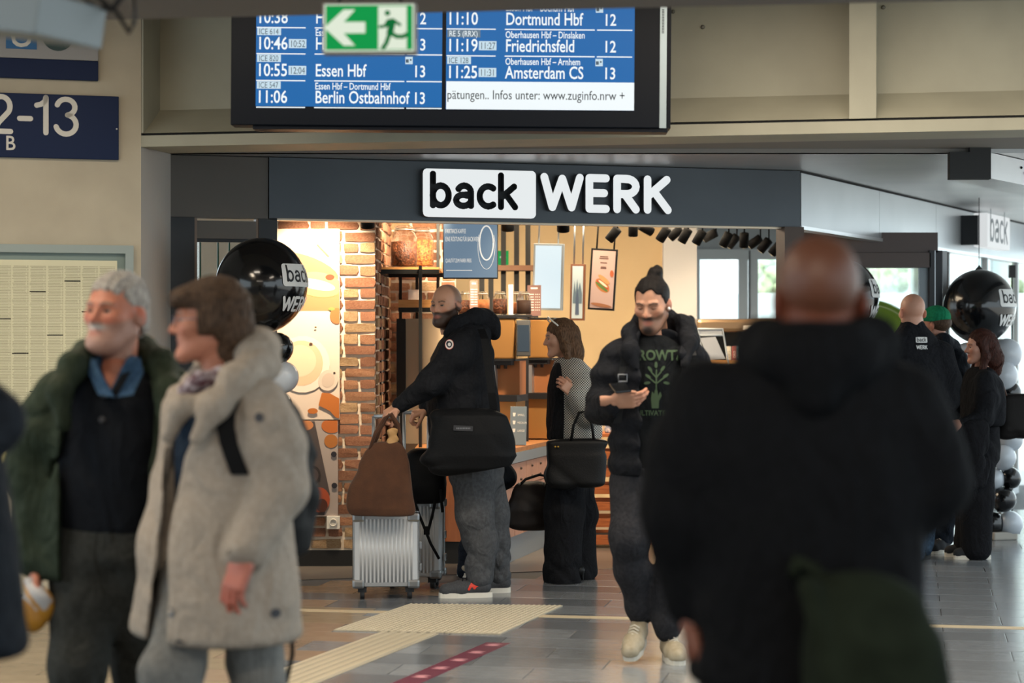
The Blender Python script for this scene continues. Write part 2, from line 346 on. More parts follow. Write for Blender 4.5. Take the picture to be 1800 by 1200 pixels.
# ---------------------------------------------------------------- people
SKIN = lin('#b98468')
def smooth01(x): x = np.clip(x, 0, 1); return x*x*(3-2*x)
def head_mesh(h=.0045, skin=SKIN, beard=None, beardw=1.0, lips='#9c5b4c', scalp=None, eye='#3b2a1c', brow='#2b211b', female=False, moust=None, fullness=1.0, lid=0, goatee=True):
    s = SDF((-.1, -.14, -.16), (.1, .125, .145), h)
    s.ell((0, .014, .042), (.077*fullness, .098, .088), .03)
    s.ell((0, -.026, -.03), (.060*fullness, .070, .088), .04)
    jw = .9 if female else 1.05
    for x in (-1, 1):
        s.cap((x*.052*jw*fullness, .012, -.052), (x*.020, -.074, -.098), .019, .017, .03)
        s.ell((x*.044, -.058, -.012), (.024, .026, .022), .025)
        s.ell((x*.081*fullness, .016, -.004), (.008, .020, .032), .008, M=Rm(x*-.45, 0, 0))
        s.cap((x*.016, -.087, .030), (x*.046, -.074, .030), .011, .009, .012)
    s.ell((0, -.080, -.100), (.020, .018, .018), .02)
    for x in (-1, 1): s.ell((x*.031, -.097, .010), (.019, .014, .013), .010, 's')
    s.cap((0, -.086, .022), (0, -.110, -.022), .008, .0125, .008)
    for x in (-1, 1): s.ell((x*.012, -.097, -.026), (.009, .011, .008), .006)
    s.cap((-.020, -.083, -.053), (.020, -.083, -.053), .007, .007, .006); s.cap((0, -.088, -.052), (0, -.088, -.053), .0075, .0075, .006)
    s.cap((-.017, -.083, -.066), (.017, -.083, -.066), .008, .008, .006)
    s.cap((-.021, -.096, -.0595), (.021, -.096, -.0595), .0035, .0035, .003, 's')
    s.cap((0, .018, -.05), (0, .03, -.15), .058*fullness*(.86 if female else 1), .056*(.86 if female else 1), .02)
    if beard is not None: s.ell((0, -.055, -.088), (.050*fullness, .050, .040), .02)
    V, Q = s.net(); V = relax(V, Q, 1)
    x, y, z = V.T; ax = np.abs(x); col = np.tile(np.array(skin), (len(V), 1))
    def mix(w, c): nonlocal col; w = np.clip(w, 0, 1)[:, None]; col = col*(1-w)+np.array(lin(c) if isinstance(c, str) else c)*w
    red = np.array(skin)*np.array([1.08, .72, .66])
    mix(.5*smooth01(1-np.hypot((ax-.042)/.03, (z+.02)/.03))*(y < -.03), red); mix(.55*smooth01(1-np.hypot(x/.02, (z+.022)/.02))*(y < -.085), red)
    mix(.6*smooth01((ax-.068)/.01)*(np.abs(z) < .04)*(y > -.02), red)
    if scalp: mix(smooth01((z-.02-.55*(-y-.02))/.03)*smooth01((y+.03)/.03)*.8, scalp)
    if beard:
        lowf = smooth01((-.022-z+.25*(y+.09)-.15*np.clip(.05-ax, 0, 1))/.02)*smooth01((.030-y)/.02)
        side = smooth01((.004-np.abs(y-.004+.35*(z+.02)))/.012+.6)*(z < .02)*(ax > .05)
        mous = smooth01(1.25-np.hypot(x/.036, (z+.042)/.010))*(y < -.06)
        mix(np.clip(lowf+.9*side*smooth01((ax-.05)/.01)+mous, 0, 1)*beardw*(z > -.14), beard)
    if moust: mix(smooth01(1.4-np.hypot(x/.036, (z+.042)/.013))*(y < -.06), moust); goatee and mix(smooth01(1.4-np.hypot(x/.030, (z+.094)/.026))*(y < -.05), moust)
    mix(smooth01(1.5-np.hypot(x/.024, (z+.060)/.011))*(y < -.075)*(.75), lips)
    mix((.85*smooth01(1.5-np.abs(z-.0335+.28*np.abs(ax-.034)-.03*(ax-.03))/.0042)*smooth01((ax-.011)/.006)*smooth01((.056-ax)/.008)*(y < -.05)), brow)
    mix(.35*smooth01(1.2-np.hypot((ax-.031)/.022, (z-.008)/.016))*(y < -.06), np.array(skin)*.55)
    # eyeballs with iris, lids closed a little
    vv, qq, cc = [V], [Q], [col]; base = len(V)
    for sx in (-1, 1):
        n, m = 16, 14; P = []
        for i in range(m+1):
            t = math.pi*i/m
            for k in range(n): a = 2*math.pi*k/n; P.append((math.sin(t)*math.cos(a), -math.cos(t), math.sin(t)*math.sin(a)))
        P = np.array(P); c = np.tile(np.array(lin('#8d837a')), (len(P), 1)); c[P[:, 1] < -.70] = lin(eye); up = .30 if not lid else -.55; c[(P[:, 2] > up)] = np.array(skin)*.62; c[P[:, 2] < -.62] = np.array(skin)*.8
        q = np.array([(i*n+k, (i+1)*n+k, (i+1)*n+(k+1) % n, i*n+(k+1) % n) for i in range(m) for k in range(n)])
        vv.append(P*np.array([.0145, .0125, .0095])+np.array([sx*.031, -.0775, .009])); qq.append(q+base); cc.append(c); base += len(P)
    return np.concatenate(vv), np.concatenate(qq), np.concatenate(cc)
def hand_mesh(side=1, curl=(.5, .5, .5, .5), thumb=(.7, .2), h=.0042, skin=SKIN, spread=.0):
    """wrist at the origin, fingers along +y, palm towards -z, thumb on the side of +x*side"""
    s = SDF((-.09, -.05, -.12), (.09, .21, .05), h)
    s.cap((0, -.05, 0), (0, .02, 0), .026, .027, .02, sq=((0, 0, 1), 1.3)); s.rbox((0, .055, 0), (.040, .045, .014), .013, .02)
    Ls = (.078, .086, .080, .062); xs = (.031, .0105, -.0105, -.031); ys = (.095, .099, .096, .088)
    for i in range(4):
        p = vec(xs[i]*side, ys[i], 0.); a = 0.0; r = (.0098, .0098, .0092, .0082)[i]
        for j, fr in enumerate((.45, .31, .24)):
            a += curl[i]*(.9, 1.1, .8)[j]; q = p+Ls[i]*fr*vec(spread*(1.5-i)*side*math.cos(a), math.cos(a), -math.sin(a)); s.cap(p, q, r-.0008*j, r-.0008*(j+1), .003 if j == 0 else .004); p = q
    b = vec(.030*side, .030, -.006); t1 = b+.042*vec(side*math.sin(thumb[0]), math.cos(thumb[0]), -thumb[1]); t2 = t1+.036*vec(side*math.sin(thumb[0]-.35), math.cos(thumb[0]-.35), -thumb[1]*1.4)
    s.cap(b-vec(.012*side, .01, 0), b, .016, .014, .02); s.cap(b, t1, .0135, .011, .008); s.cap(t1, t2, .0108, .009, .004)
    V, Q = s.net(); V = relax(V, Q, 1); col = np.tile(np.array(skin), (len(V), 1)); w = smooth01((V[:, 1]-.06)/.1)[:, None]*.35; col = col*(1-w)+np.array(skin)*np.array([1.1, .75, .7])*w
    return V, Q, col
def frame(y, z):
    """3x3 with columns x', y', z' from a finger direction and a back-of-hand direction"""
    y = Vector(y).normalized(); z = Vector(z); z = (z-y*z.dot(y)).normalized(); x = y.cross(z); return np.array([[x[i], y[i], z[i]] for i in range(3)])
class Person:
    def __init__(s, label, px, d, h=.010, skin=SKIN, py=None):
        s.d = d; s.r = at(px, CY+F*H/d, d); s.r.z = 0; s.root = thing('person', label, 'person', s.r); s.h = h; s.skin = skin; s.bits = []; s.k = d/F
        s.mskin = mat('skin', '#b98468', .48, attr=True, bump=.15, bscale=160)
    def p(s, px, py, dy=0): return np.array(at(px, py, s.d+dy)-s.r)
    def z(s, py): return H+(CY-py)*s.k
    def lv(s, rows):
        """rows (px, py, dy, a_px, b_m) measured at the person's own distance"""
        out = []
        for px, py, dy, a, b in rows:
            q = vec((px-CX)*s.k-s.r.x, dy, s.z(py)); out.append((q[0], q[1], q[2], a*s.k, b))
        return out
    def sdf(s, x0, x1, y0, y1, dy0=-.35, dy1=.35, h=None):
        a = vec((x0-CX)*s.k-s.r.x, dy0, s.z(y1)); b = vec((x1-CX)*s.k-s.r.x, dy1, s.z(y0)); a[2] = max(a[2], -.02); return SDF(a, b, h or s.h)
    def head(s, c, yaw=0, pitch=0, roll=0, sc=1.0, **k):
        s.hc = vec(c); s.hR = Rm(yaw, pitch, roll); s.hs = sc; V, Q, cl = head_mesh(skin=s.skin, **k); s.bits.append((V*sc@s.hR.T+s.hc, Q, cl))
    def onhead(s, V): return V*s.hs@s.hR.T+s.hc
    def hand(s, w, fdir, back, side, sc=1.0, **k):
        V, Q, cl = hand_mesh(side, skin=s.skin, **k); A = frame(fdir, back); s.bits.append((V*sc@A.T+vec(w), Q, cl))
    def body(s, sdf):
        V, Q = sdf.net(); V = relax(V, Q, 2); s.bits.insert(0, (V, Q, np.tile(np.array(s.skin), (len(V), 1))))
        vs, qs, cs, n = [], [], [], 0
        for v, q, c in s.bits: vs.append(v); qs.append(q+n); cs.append(c); n += len(v)
        me = npmesh('body', np.concatenate(vs), np.concatenate(qs), np.concatenate(cs)); me.materials.append(s.mskin); return link('body', me, s.root)
    def hair(s, sdf, m, name='hair', colfn=None, it=1):
        V, Q = sdf.net(); V = relax(V, Q, it); cols = None if colfn is None else colfn(V)
        me = npmesh(name, s.onhead(V), Q, cols); me.materials.append(m); return link(name, me, s.root)
def hairgrid(h=.005, lo=(-.14, -.15, -.2), hi=(.14, .18, .2)): return SDF(lo, hi, h)
def strands(s, amp=.003, fx=420, seed=0):
    def f(X, Y, Z):
        a = np.arctan2(X, -(Y-.02)+.25); return amp*.7*np.sin(fx*.16*a*3+3*np.sin(20*Z+seed)+Y*40)+amp*.6*np.sin(fx*.5*X+2*np.sin(14*Z)+seed)
    return s.fn(f, 'a')
# ---------------------------------------------------------------- the station hall
FA = math.atan2(1.22, 4.008); A0 = Vector((-2.083, 12.5, 0)); B0 = Vector((1.925, 13.72, 0)); SA = math.atan2(.899, .437); BA = -math.radians(11.4)
ZS = 2.635                                               # soffit of the shop ceiling
wallm = mat('wall_paint_warm', '#b3a893', .85, col2='#a99e8a', scale=3, bump=.08, bscale=220)
beamm = mat('beam_paint_beige', '#9a9684', .6, col2='#918d7c', scale=2.5, bump=.05, bscale=160)
soffm = mat('soffit_grey', '#c4c4c4', .38, .7, col2='#babbbc', scale=2, stretch=(1, 1, 1))
stripm = mat('strip_taupe', '#8b8681', .7); gapm = mat('joint_black', '#0b0b0c', .9); darkm = mat('block_dark', '#2b2c2d', .7)
alum = mat('aluminium', '#a8adb1', .35, .8); frm = mat('frame_anthracite', '#2b2d30', .45, .3); frm_l = mat('frame_grey', '#b9bec1', .5, .2)
# floor: joint bed, tiles, the rest beyond as one field
TH = math.radians(-11.0); FU = Vector((math.cos(TH), math.sin(TH), 0)); 
flo = MB(); flo.b2((-9, -3, -.12), (6.4, 21.1, -.006)); floor = struct('floor', flo, mat('floor_joint', '#4a4b4c', .7), 'grey tiled floor of the station hall', 'floor')
tg = mat('tile_grey', '#72767a', .18, col2='#7b7f83', scale=9, bump=.03, bscale=40, rnd=.10, stretch=(1, 3, 1)); td = mat('tile_dark', '#5a5e63', .2, col2='#63676c', scale=9, bump=.03, bscale=40, rnd=.10); tb = mat('tile_brown', '#83705f', .25, col2='#8b7866', scale=8, bump=.03, bscale=40, rnd=.10); ts = mat('tile_sand', '#80735f', .25, col2='#897b66', scale=8, bump=.03, bscale=40, rnd=.1)
TL, TW = .62, .31
tb_mesh = {}
def tile_mesh(m):
    if m.name not in tb_mesh:
        mb = MB(); mb.box((0, 0, -.012), (TL-.004, TW-.004, .024), None, .0015); me = mb.mesh('tile'); me.materials.append(m); tb_mesh[m.name] = me
    return tb_mesh[m.name]
VP = [fl(585, 1108), fl(720, 1062), fl(990, 1065), fl(880, 1115)]      # tactile field corners
def side(p, a, b): return (b.x-a.x)*(p.y-a.y)-(b.y-a.y)*(p.x-a.x)
gA, gB = fl(495, 1175), fl(672, 1110); hA, hB = fl(560, 1200), fl(775, 1113); pA, pB = fl(690, 1200), fl(855, 1129)
cells = []
for j in range(-40, 60):
    for i in range(-30, 30):
        c = FU*((i+.5*(j % 2)+.27)*TL)+Vector((-FU.y, FU.x, 0))*(j*TW+.11)
        if c.y < 8.4 or c.y > 20.9: continue
        px = CX+F*c.x/c.y
        if px < -700 or px > 2700 or c.x > 6.3: continue
        if c.y > 12.35+.304*(c.x+2.083) and c.x < 1.95+.486*(c.y-13.72): continue      # shop interior has its own floor
        if c.x < -2.0 and c.y > 11.25+.304*(c.x+2.0): continue
        cells.append((c.y+(0 if -60 < px < 1860 and c.y > 8.75 else 50), c))
cells.sort(key=lambda t: t[0])
rest = {}
for k_, (d_, c) in enumerate(cells):
    g1 = side(c, gA, gB) > 0; g2 = side(c, hA, hB) < 0; pr = side(c, pA, pB) < 0
    dk = (g2 and not pr) or (c.x > .05 and c.x < 1.15 and 10.2 < c.y < 11.0) or (-1.05 < c.x < -.35 and 11.35 < c.y < 12.0)
    if g1 and c.x < -.5: m = tb if (int(c.y*1.7+c.x*.6) % 3) else ts
    elif g1 and c.y < 11: m = tb
    else: m = tg
    if c.x < -1.45: m = ts
    if dk: m = td
    if k_ < 290:
        o = link('tile', tile_mesh(m), floor); o.location = c; o.rotation_euler = (0, 0, TH)
    else:
        rest.setdefault(m, MB()).box(c+Vector((0, 0, -.012)), (TL-.004, TW-.004, .024), rotz(TH))
for m, mb in rest.items(): o = mb.build('tile_field', m, floor); o['kind'] = 'stuff'
mb = MB(); mb.b2((6.4, -3, -.12), (34, 21.3, -.004)); struct('ground_bounce', mb, mat('bounce_pale', '#b5b3ae', .9), 'unseen pale ground added at right to bounce sunlight', 'ground')  # unseen ground, added to bounce sunlight up onto the soffit
# pale inlaid strip across the hall
cream = mat('inlay_cream', '#b9a88a', .5); stm = MB(); a_, b_ = fl(965, 1083), fl(1800, 1104); dr = (b_-a_).normalized(); nr = Vector((-dr.y, dr.x, 0))
stm.prism([a_-dr*2.6-nr*.045, b_+dr*1.2-nr*.045, b_+dr*1.2+nr*.045, a_-dr*2.6+nr*.045], (0, 0, .002)); stm.build('inlay_strip', cream, floor)
# tactile paving: studs field and guide strip
tac = mat('tactile_cream', '#aaa08b', .55); studm = mat('tactile_stud', '#b3a993', .5)
t = thing('tactile_field', 'cream tactile paving field with round studs on the floor', 'paving', (0, 0, .0005)); T0, T1, T2, T3 = VP[0], VP[1], VP[2], VP[3]
for i in range(3):
    u0, u1 = i/3+.003, (i+1)/3-.003; mb = MB(); mb.prism([T0.lerp(T3, u0), T0.lerp(T3, u1), T1.lerp(T2, u1), T1.lerp(T2, u0)], (0, 0, .004)); mb.build('slab', tac, t)
mb = MB()
for i in range(30):
    for j in range(36):
        p_ = T0.lerp(T3, (i+.5)/30).lerp(T1.lerp(T2, (i+.5)/30), (j+.5)/36)+Vector((0, 0, .004)); mb.lathe([(.010, 0), (.006, .004)], 6, p_, None, False)
o = mb.build('stud_field', studm, t); o['kind'] = 'stuff'
t = thing('guide_strip', 'cream ribbed guiding strip running up to the tactile field', 'paving', (0, 0, .0005)); gd = (hB-hA).normalized()
mb = MB(); e0, e1 = gB-gd*3.2, hB-gd*3.2; gB, hB = gB-gd*.03, hB-gd*.03; mb.prism([e0, e1, hB, gB], (0, 0, .003)); mb.build('slab', tac, t)
for i in range(6):
    u = (i+.5)/6; a_, b_ = e0.lerp(e1, u), gB.lerp(hB, u); nn = Vector((gd.y, -gd.x, 0))*.012; mb = MB(); mb.prism([a_-nn+Vector((0, 0, .003)), a_+nn+Vector((0, 0, .003)), b_+nn+Vector((0, 0, .003)), b_-nn+Vector((0, 0, .003))], (0, 0, .005)); mb.build('rib', studm, t)
pur = mat('floor_sticker_purple', '#5a2338', .5); pk = mat('floor_sticker_print', '#c98f96', .6)
t = thing('floor_sticker', 'long purple floor sticker with pale figures beside the guiding strip', 'sticker', (0, 0, .0004)); q1 = fl(898, 1130); q0 = q1+(pA-pB).normalized()*2.2; p0 = pB+(pA-pB).normalized()*2.2
mb = MB(); mb.prism([p0, q0, q1, pB], (0, 0, .001)); mb.build('film', pur, t)
for i in range(8):
    c = pB.lerp(p0, (i+.35)/8*.9).lerp(q1.lerp(q0, (i+.35)/8*.9), .5)+Vector((0, 0, .0012)); u = (q1-pB).normalized()*.04; w = (pB-p0).normalized()*.05; mb = MB()
    mb.prism([c-u-w*.2, c+u*.2-w*.6, c+u-w*.3, c+u*.3+w*.1], (0, 0, .0008)); mb.prism([c-u*.9+w*.5, c-u*.4+w*.2, c+u*.9+w*.6, c+u*.1+w*.8], (0, 0, .0008)); mb.build('figure_print', pk, t)
# left pillar wall
LW = thing('wall_left', 'beige painted pillar wall with signs on the left', 'wall', (-2.083, 11.5, 0), FA, kind='structure')
mb = MB(); mb.b2((-6, 0, 0), (0, .4, 3.45)); mb.build('pillar_face', wallm, LW)
mb = MB(); mb.b2((-6, -.012, 0), (0, 0, .10)); mb.build('skirting', mat('skirting_grey', '#55524c', .7), LW)
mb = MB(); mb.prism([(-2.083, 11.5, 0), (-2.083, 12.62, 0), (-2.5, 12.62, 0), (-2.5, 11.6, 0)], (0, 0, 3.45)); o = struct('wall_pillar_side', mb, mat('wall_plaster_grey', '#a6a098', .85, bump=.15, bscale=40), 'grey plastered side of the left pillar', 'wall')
# beam with recessed panels
W0 = Vector((-2.083, 11.5, 0)); BM = thing('wall_beam', 'wide beige beam with recessed panels above the shop', 'wall', W0, BA, kind='structure')
mb = MB(); mb.b2((0, 0, 2.587), (6.5, .42, 2.65)); mb.build('bottom_flange', beamm, BM)
mb = MB(); mb.b2((0, .02, 2.65), (6.5, .3, 2.662)); mb.build('joint', gapm, BM)
m0 = (at(1493, 300, 10.72).x-W0.x)/math.cos(BA); m1 = (at(1540, 300, 10.7).x-W0.x)/math.cos(BA)
for x0, x1 in ((0, m0), (m1, 6.5)):
    mb = MB(); mb.b2((x0, .26, 2.66), (x1, .34, 3.45)); mb.build('panel', beamm, BM)
    mb = MB(); mb.prism([(x0, .012, 2.664), (x0, .26, 2.664), (x0, .26, 2.82)], (x1-x0, 0, 0)); mb.build('sloped_ledge', beamm, BM)
mb = MB(); mb.b2((-.02, .004, 2.664), (.012, .3, 3.45)); mb.build('shade_cheek', beamm, BM)  # cheek added over the bright pillar side to give the recess its shade
mb = MB(); mb.b2((m0, -.002, 2.662), (m1, .3, 3.45)); mb.build('mullion', beamm, BM)
scr = MB()
for px, py in ((1190, 12), (1243, 41), (1559, 16)): p_ = at(px, py, 11.0); scr.ball((p_.x-W0.x, .255, p_.z), (.012, .006, .012), 8, 5)
scr.build('screw', mat('screw_grey', '#6a675d', .5, .5), BM)
# strip, soffit and duct right above the shop
mb = MB(); mb.b2((-2.2, 12.4, ZS), (2.766, 12.5, 2.80)); struct('trim_1', mb, stripm, 'taupe downstand strip below the beam', 'trim')
mb = MB(); mb.b2((-2.6, 11.6, 2.66), (6.6, 12.45, 2.70)); struct('ceiling_slot', mb, mat('slot_grey', '#77736d', .8), 'narrow ceiling slot behind the beam', 'ceiling')
mb = MB(); mb.b2((-3.2, 12.42, ZS), (6.0, 21.3, ZS+.06)); struct('ceiling_soffit', mb, soffm, 'light grey metal soffit over the shop corner', 'ceiling')
mb = MB(); mb.b2((-7, -3, 3.45), (4.6, 12.2, 3.6)); struct('ceiling', mb, mat('ceiling_hall', '#8b857b', .9), 'hall ceiling above the frame', 'ceiling')
mb = MB(); mb.b2((-7, -3.2, 0), (1.6, -3, 3.45)); struct('wall_fill_block', mb, wallm, 'beige wall added behind the viewer to cut fill light', 'wall')  # unseen wall, added to block cool fill from behind the camera
t = thing('ceiling_duct', 'dark ended grey ceiling duct at the right above the soffit', 'duct', (0, 0, 0))
a_, b_ = at(1668, 300, 12.36), at(1740, 300, 12.36)
mb = MB(); mb.b2((a_.x, 12.33, 2.47), (b_.x, 12.40, ZS-.002)); mb.b2((at(1703, 0, 12.36).x, 12.33, ZS-.002), (b_.x, 12.38, 2.79)); mb.build('end_plate', darkm, t)
mb = MB(); mb.prism([(a_.x, 12.4, 2.475), (b_.x, 12.34, 2.475), (b_.x+1.9, 15.4, 2.475), (a_.x+1.9, 15.8, 2.475)], (0, 0, .155)); mb.build('duct_body', soffm, t)
mb = MB(); nrm = Vector((3.06, -1.9, 0)).normalized()
for i, (u, z_) in enumerate(((.16, 2.58), (.18, 2.55), (.20, 2.585), (.21, 2.56), (.34, 2.58), (.36, 2.555), (.38, 2.58))):
    c = Vector((b_.x, 12.34, z_)).lerp(Vector((b_.x+1.9, 15.4, z_)), u)+nrm*.002; mb.ball(c, .009, 8, 5)
mb.build('bolt', gapm, t)
# near beam with exit sign, lamp housing with cables (out of focus, above the hall)
mb = MB(); mb.box((0, 0, 3.075), (6.4, .5, .83), rotz(-math.radians(8))); mb.tr(Matrix.Translation((0.15, 6.95, 0.01))); struct('wall_crossbeam', mb, mat('crossbeam_grey', '#756e67', .85), 'grey cross beam at the top edge', 'wall')
ES = at(649, 49, 6.62); t = thing('exit_sign', 'lit green emergency exit sign with white arrow hanging from the beam', 'sign', ES, math.radians(-2)); w, h_ = 166*6.62/F, 90*6.62/F
mb = MB(); mb.box((0, .03, 0), (w, .06, h_), None, .006); mb.build('housing', mat('sign_housing', '#8e8a84', .6), t)
mb = MB(); [mb.tube([(x_, .03, h_/2-.005), (x_, .03, h_/2+.09)], .006, 6) for x_ in (-.1, .1)]; mb.build('hanger', darkm, t)
gE = mat('exit_green', '#0d9a4a', .5, emit=.9); wE = mat('exit_white', '#e6f0dc', .5, emit=.9)
mb = MB(); mb.box((0, -.002, 0), (w*.95, .004, h_*.92)); po = mb.build('panel', wE, t)
mb = MB(); mb.box((0, -.005, 0), (w*.92, .003, h_*.87)); mb.build('green_field', gE, po)
mb = MB(); ar = [(-.145, 0), (-.082, .058), (-.045, .058), (-.082, .018), (-.012, .018), (-.012, -.018), (-.082, -.018), (-.045, -.058), (-.082, -.058)]; mb.prism([(x, -.0065, z) for x, z in ar], (0, -.002, 0)); mb.build('arrow', wE, po)
mb = MB(); mb.b2((.030, -.009, -.070), (.122, -.0065, .068)); mb.build('door_field', wE, po)
mb = MB(); sc = .95
for l, r in (([(.052, .004), (.062, .022), (.078, .024), (.100, .008)], .005), ([(.036, .002), (.055, .004), (.070, .020)], .005), ([(.076, .018), (.068, -.018)], .011), ([(.068, -.018), (.056, -.052), (.046, -.066)], .007), ([(.070, -.018), (.090, -.030), (.112, -.030), (.120, -.024)], .007)):
    P2, f2 = stroke_faces(l, r); mb.add([(p.x, -.0105, p.y) for p in P2], f2)
mb.prism([(.060+.009*math.cos(a), -.0095, .046+.009*math.sin(a)) for a in np.linspace(0, 5.9, 14)], (0, -.001, 0)); mb.build('running_figure', mat('exit_figure', '#0b7a3c', .5, emit=.7), po)
LH = thing('ceiling_luminaire', 'out of focus grey lamp housing with hanging black cables at top left', 'lamp', at(-18, 20, 5.4)); mb = MB(); M = (Euler((.0, math.radians(9), math.radians(-22))).to_matrix())
mb.box((0, 0, 0), (.52, .30, .11), M, .006); mb.build('housing', mat('lamp_grey', '#7c8487', .5, .3), LH)
mb = MB(); mb.box(M @ Vector((-.12, -.05, -.058)), (.20, .16, .01), M); mb.build('diffuser', mat('lamp_diffuser', '#f2ead8', .5, emit=.8), LH)
cab = mat('cable_black', '#0c0c0d', .6)
for pts in (((150, -20), (185, 5), (205, 22), (228, 58), (236, 40), (233, -20)), ((160, -20), (192, 20), (222, -20)), ((140, -10), (170, 14), (200, 16), (215, -5), (222, -20))):
    mb = MB(); mb.tube([at(x, y, 5.42)-LH.location for x, y in pts], .006, 8); mb.build('cable', cab, LH)
# signs and timetable on the pillar
def wx(px):      # distance left of the pillar edge for an image column
    c = (px-CX)/F; return (-2.083-c*11.5)/(.956-c*.292)
blue = mat('sign_blue', '#0b1d3e', .5, spec=.2); sgrey = mat('sign_grey', '#8f8d8c', .5); swhite = mat('sign_white', '#c9c4ba', .55)
t = thing('platform_sign', 'dark blue wayfinding sign reading 2-13 and B on the pillar', 'sign', (LW.location), FA); kz = 11.42/F; xr_ = -wx(208)
mb = MB(); mb.b2((xr_-1.7, -.03, 2.508), (xr_, -.002, 2.862), .004); mb.build('plate', blue, t)
mb = MB(); gk = .2157/1.36
for ch_, p0, p1 in (('2', -17, 22), ('-', 30, 57), ('1', 60, 84), ('3', 94, 137)):
    w_, ss_ = GLYPH[ch_]; xs_ = [a for l in ss_ for a, _ in l]; a0, a1 = min(xs_), max(xs_); X0, X1 = -wx(p0+4), -wx(p1-4)
    for l in ss_: P2, f2 = stroke_faces(resample([(X0+(a-a0)/(a1-a0)*(X1-X0), 2.642+b*gk*.93) for a, b in l], .02), .0145); mb.add([(p.x, -.032, p.y) for p in P2], f2)
lettering(mb, 'B', .112, (-wx(27), -.032, 2.548), align='RIGHT', sx=.9, bold=.01); mb.build('lettering', swhite, t)
mb = MB(); mb.ball((xr_-.012, -.031, 2.68), (.005, .003, .005), 8, 5); mb.build('screw', swhite, t)
t = thing('transit_sign', 'grey and blue pillar sign with U and Bus symbols', 'sign', LW.location, FA); xr_ = -wx(172)
mb = MB(); mb.b2((xr_-1.7, -.03, 3.055), (xr_, -.002, 3.40), .004); mb.build('plate', sgrey, t)
mb = MB(); mb.b2((xr_-1.7, -.031, 2.945), (xr_, -.002, 3.054), .004); mb.build('blue_band', blue, t)
mb = MB(); x0, x1 = -wx(10), -wx(64); xa, xb = min(x0, x1), max(x0, x1); mb.b2((xa, -.034, 3.105), (xb, -.031, 3.28)); mb.build('u_field', mat('sign_midblue', '#1d5c8c', .5), t)
mb = MB(); lettering(mb, 'U', .19, ((xa+xb)/2, -.036, 3.118), align='CENTER', sx=.95, bold=.01); lettering(mb, 'Bus', .085, (-wx(101), -.037, 3.165), align='CENTER', sx=.95, bold=.006); mb.build('lettering', swhite, t)
mb = MB(); cx_ = -wx(101); mb.prism([(cx_+.088*math.cos(a), -.031, 3.19+.088*math.sin(a)) for a in np.linspace(0, 6.0, 24)], (0, -.003, 0)); mb.build('bus_disc', mat('sign_darkgreen', '#1f3a3a', .5), t)
t = thing('timetable_case', 'wall mounted timetable case with dense printed yellow sheet', 'notice board', LW.location, FA); xr_ = -wx(233)
mb = MB()
for lo, hi in (((-1.9, -.05, 1.985), (xr_, -.002, 2.03)), ((-1.9, -.05, .73), (xr_, -.002, .775)), ((xr_-.045, -.05, .775), (xr_, -.002, 1.985))): mb.b2(lo, hi)
mb.build('frame', mat('case_frame_grey', '#8a938f', .5, .3), t)
mb = MB(); mb.b2((-1.9, -.02, .775), (xr_-.045, -.004, 1.985)); mb.build('back_panel', mat('case_back_green', '#71807a', .6), t)
mb = MB(); mb.b2((-1.9, -.024, .80), (-wx(100), -.0202, 1.06)); mb.build('lit_area', mat('backlit_yellow', '#d6c98a', .6), t)  # backlit lower area of the case, its glow painted as yellow
pr = -wx(205); mb = MB(); mb.b2((-1.9, -.028, 1.05), (pr, -.0242, 1.945)); so = mb.build('paper_sheet', mat('sheet_paper', '#c9c3a4', .7), t)
mb = MB(); rnd = random.Random(3)
for c in range(10):
    x1 = pr-.012-c*.094; z_ = 1.91
    while z_ > 1.08:
        mb.box((x1-.045-rnd.random()*.006, -.0285, z_), (.066+rnd.random()*.012, .0006, .0028)); mb.box((x1-.005, -.0285, z_), (.009, .0006, .0028)); z_ -= .0085
mb.build('fine_print', mat('print_grey', '#8d8870', .8), so)['kind'] = 'stuff'
hb_ = mat('print_dark', '#2c2a22', .8)
for c, z_ in ((2, 1.83), (4, 1.77), (6, 1.62), (3, 1.53), (5, 1.43), (4, 1.22), (1, 1.66), (7, 1.75)): mb = MB(); mb.box((pr-.012-c*.094-.045, -.0292, z_), (.088, .0006, .006)); mb.build('heading_bar', hb_, so)
# departures display
DD = 10.35; dk = DD/F; t = thing('departure_display', 'large double blue departures screen hanging in front of the beam', 'display', at(790, 110, DD)); t.rotation_euler = (math.radians(0), math.radians(.45), 0); dc = at(790, 110, DD)
def dp(px, py, y=0): p_ = at(px, py, DD)-dc; return Vector((p_.x, y, p_.z))
cas = mat('display_case_navy', '#040810', .45, spec=.12); a_, b_ = dp(406, 222), dp(1160, -60)
mb = MB(); mb.b2((a_.x, 0, a_.z), (b_.x, .16, b_.z), .004); mb.build('casing', cas, t)
mb = MB(); p0, p1 = dp(445, 229), dp(1175, 221); mb.b2((p0.x, .012, p0.z), (p1.x, .15, p1.z)); mb.build('lower_rail', cas, t)
mb = MB(); p0, p1 = dp(1160, 222), dp(1172, -60); mb.b2((p0.x, .004, p0.z), (p1.x, .16, p1.z)); sf = mb.build('side_profile', mat('display_side_metal', '#7f8b90', .4, .6), t)
mb = MB(); p2 = dp(1180, -60); mb.b2((p1.x, .02, p0.z), (p2.x, .17, p1.z)); mb.build('side_edge', cas, t)
mb = MB()
for i in range(16): z_ = dp(0, 14+i*2.7).z; mb.box((dp(1165, 0).x, .0035, z_), (.012, .002, .004))
mb.build('vent_slot', gapm, sf)
sb = mat('screen_blue', '#1f64a6', .4, emit=.95); swt = mat('screen_white', '#e8f1f6', .4, emit=.95); sbx = mat('screen_chip', '#c4dcea', .4, emit=.9); sdk = mat('screen_ink', '#64798c', .5, emit=.5); sgc = mat('screen_grey_chip', '#7d93a6', .4, emit=.6)
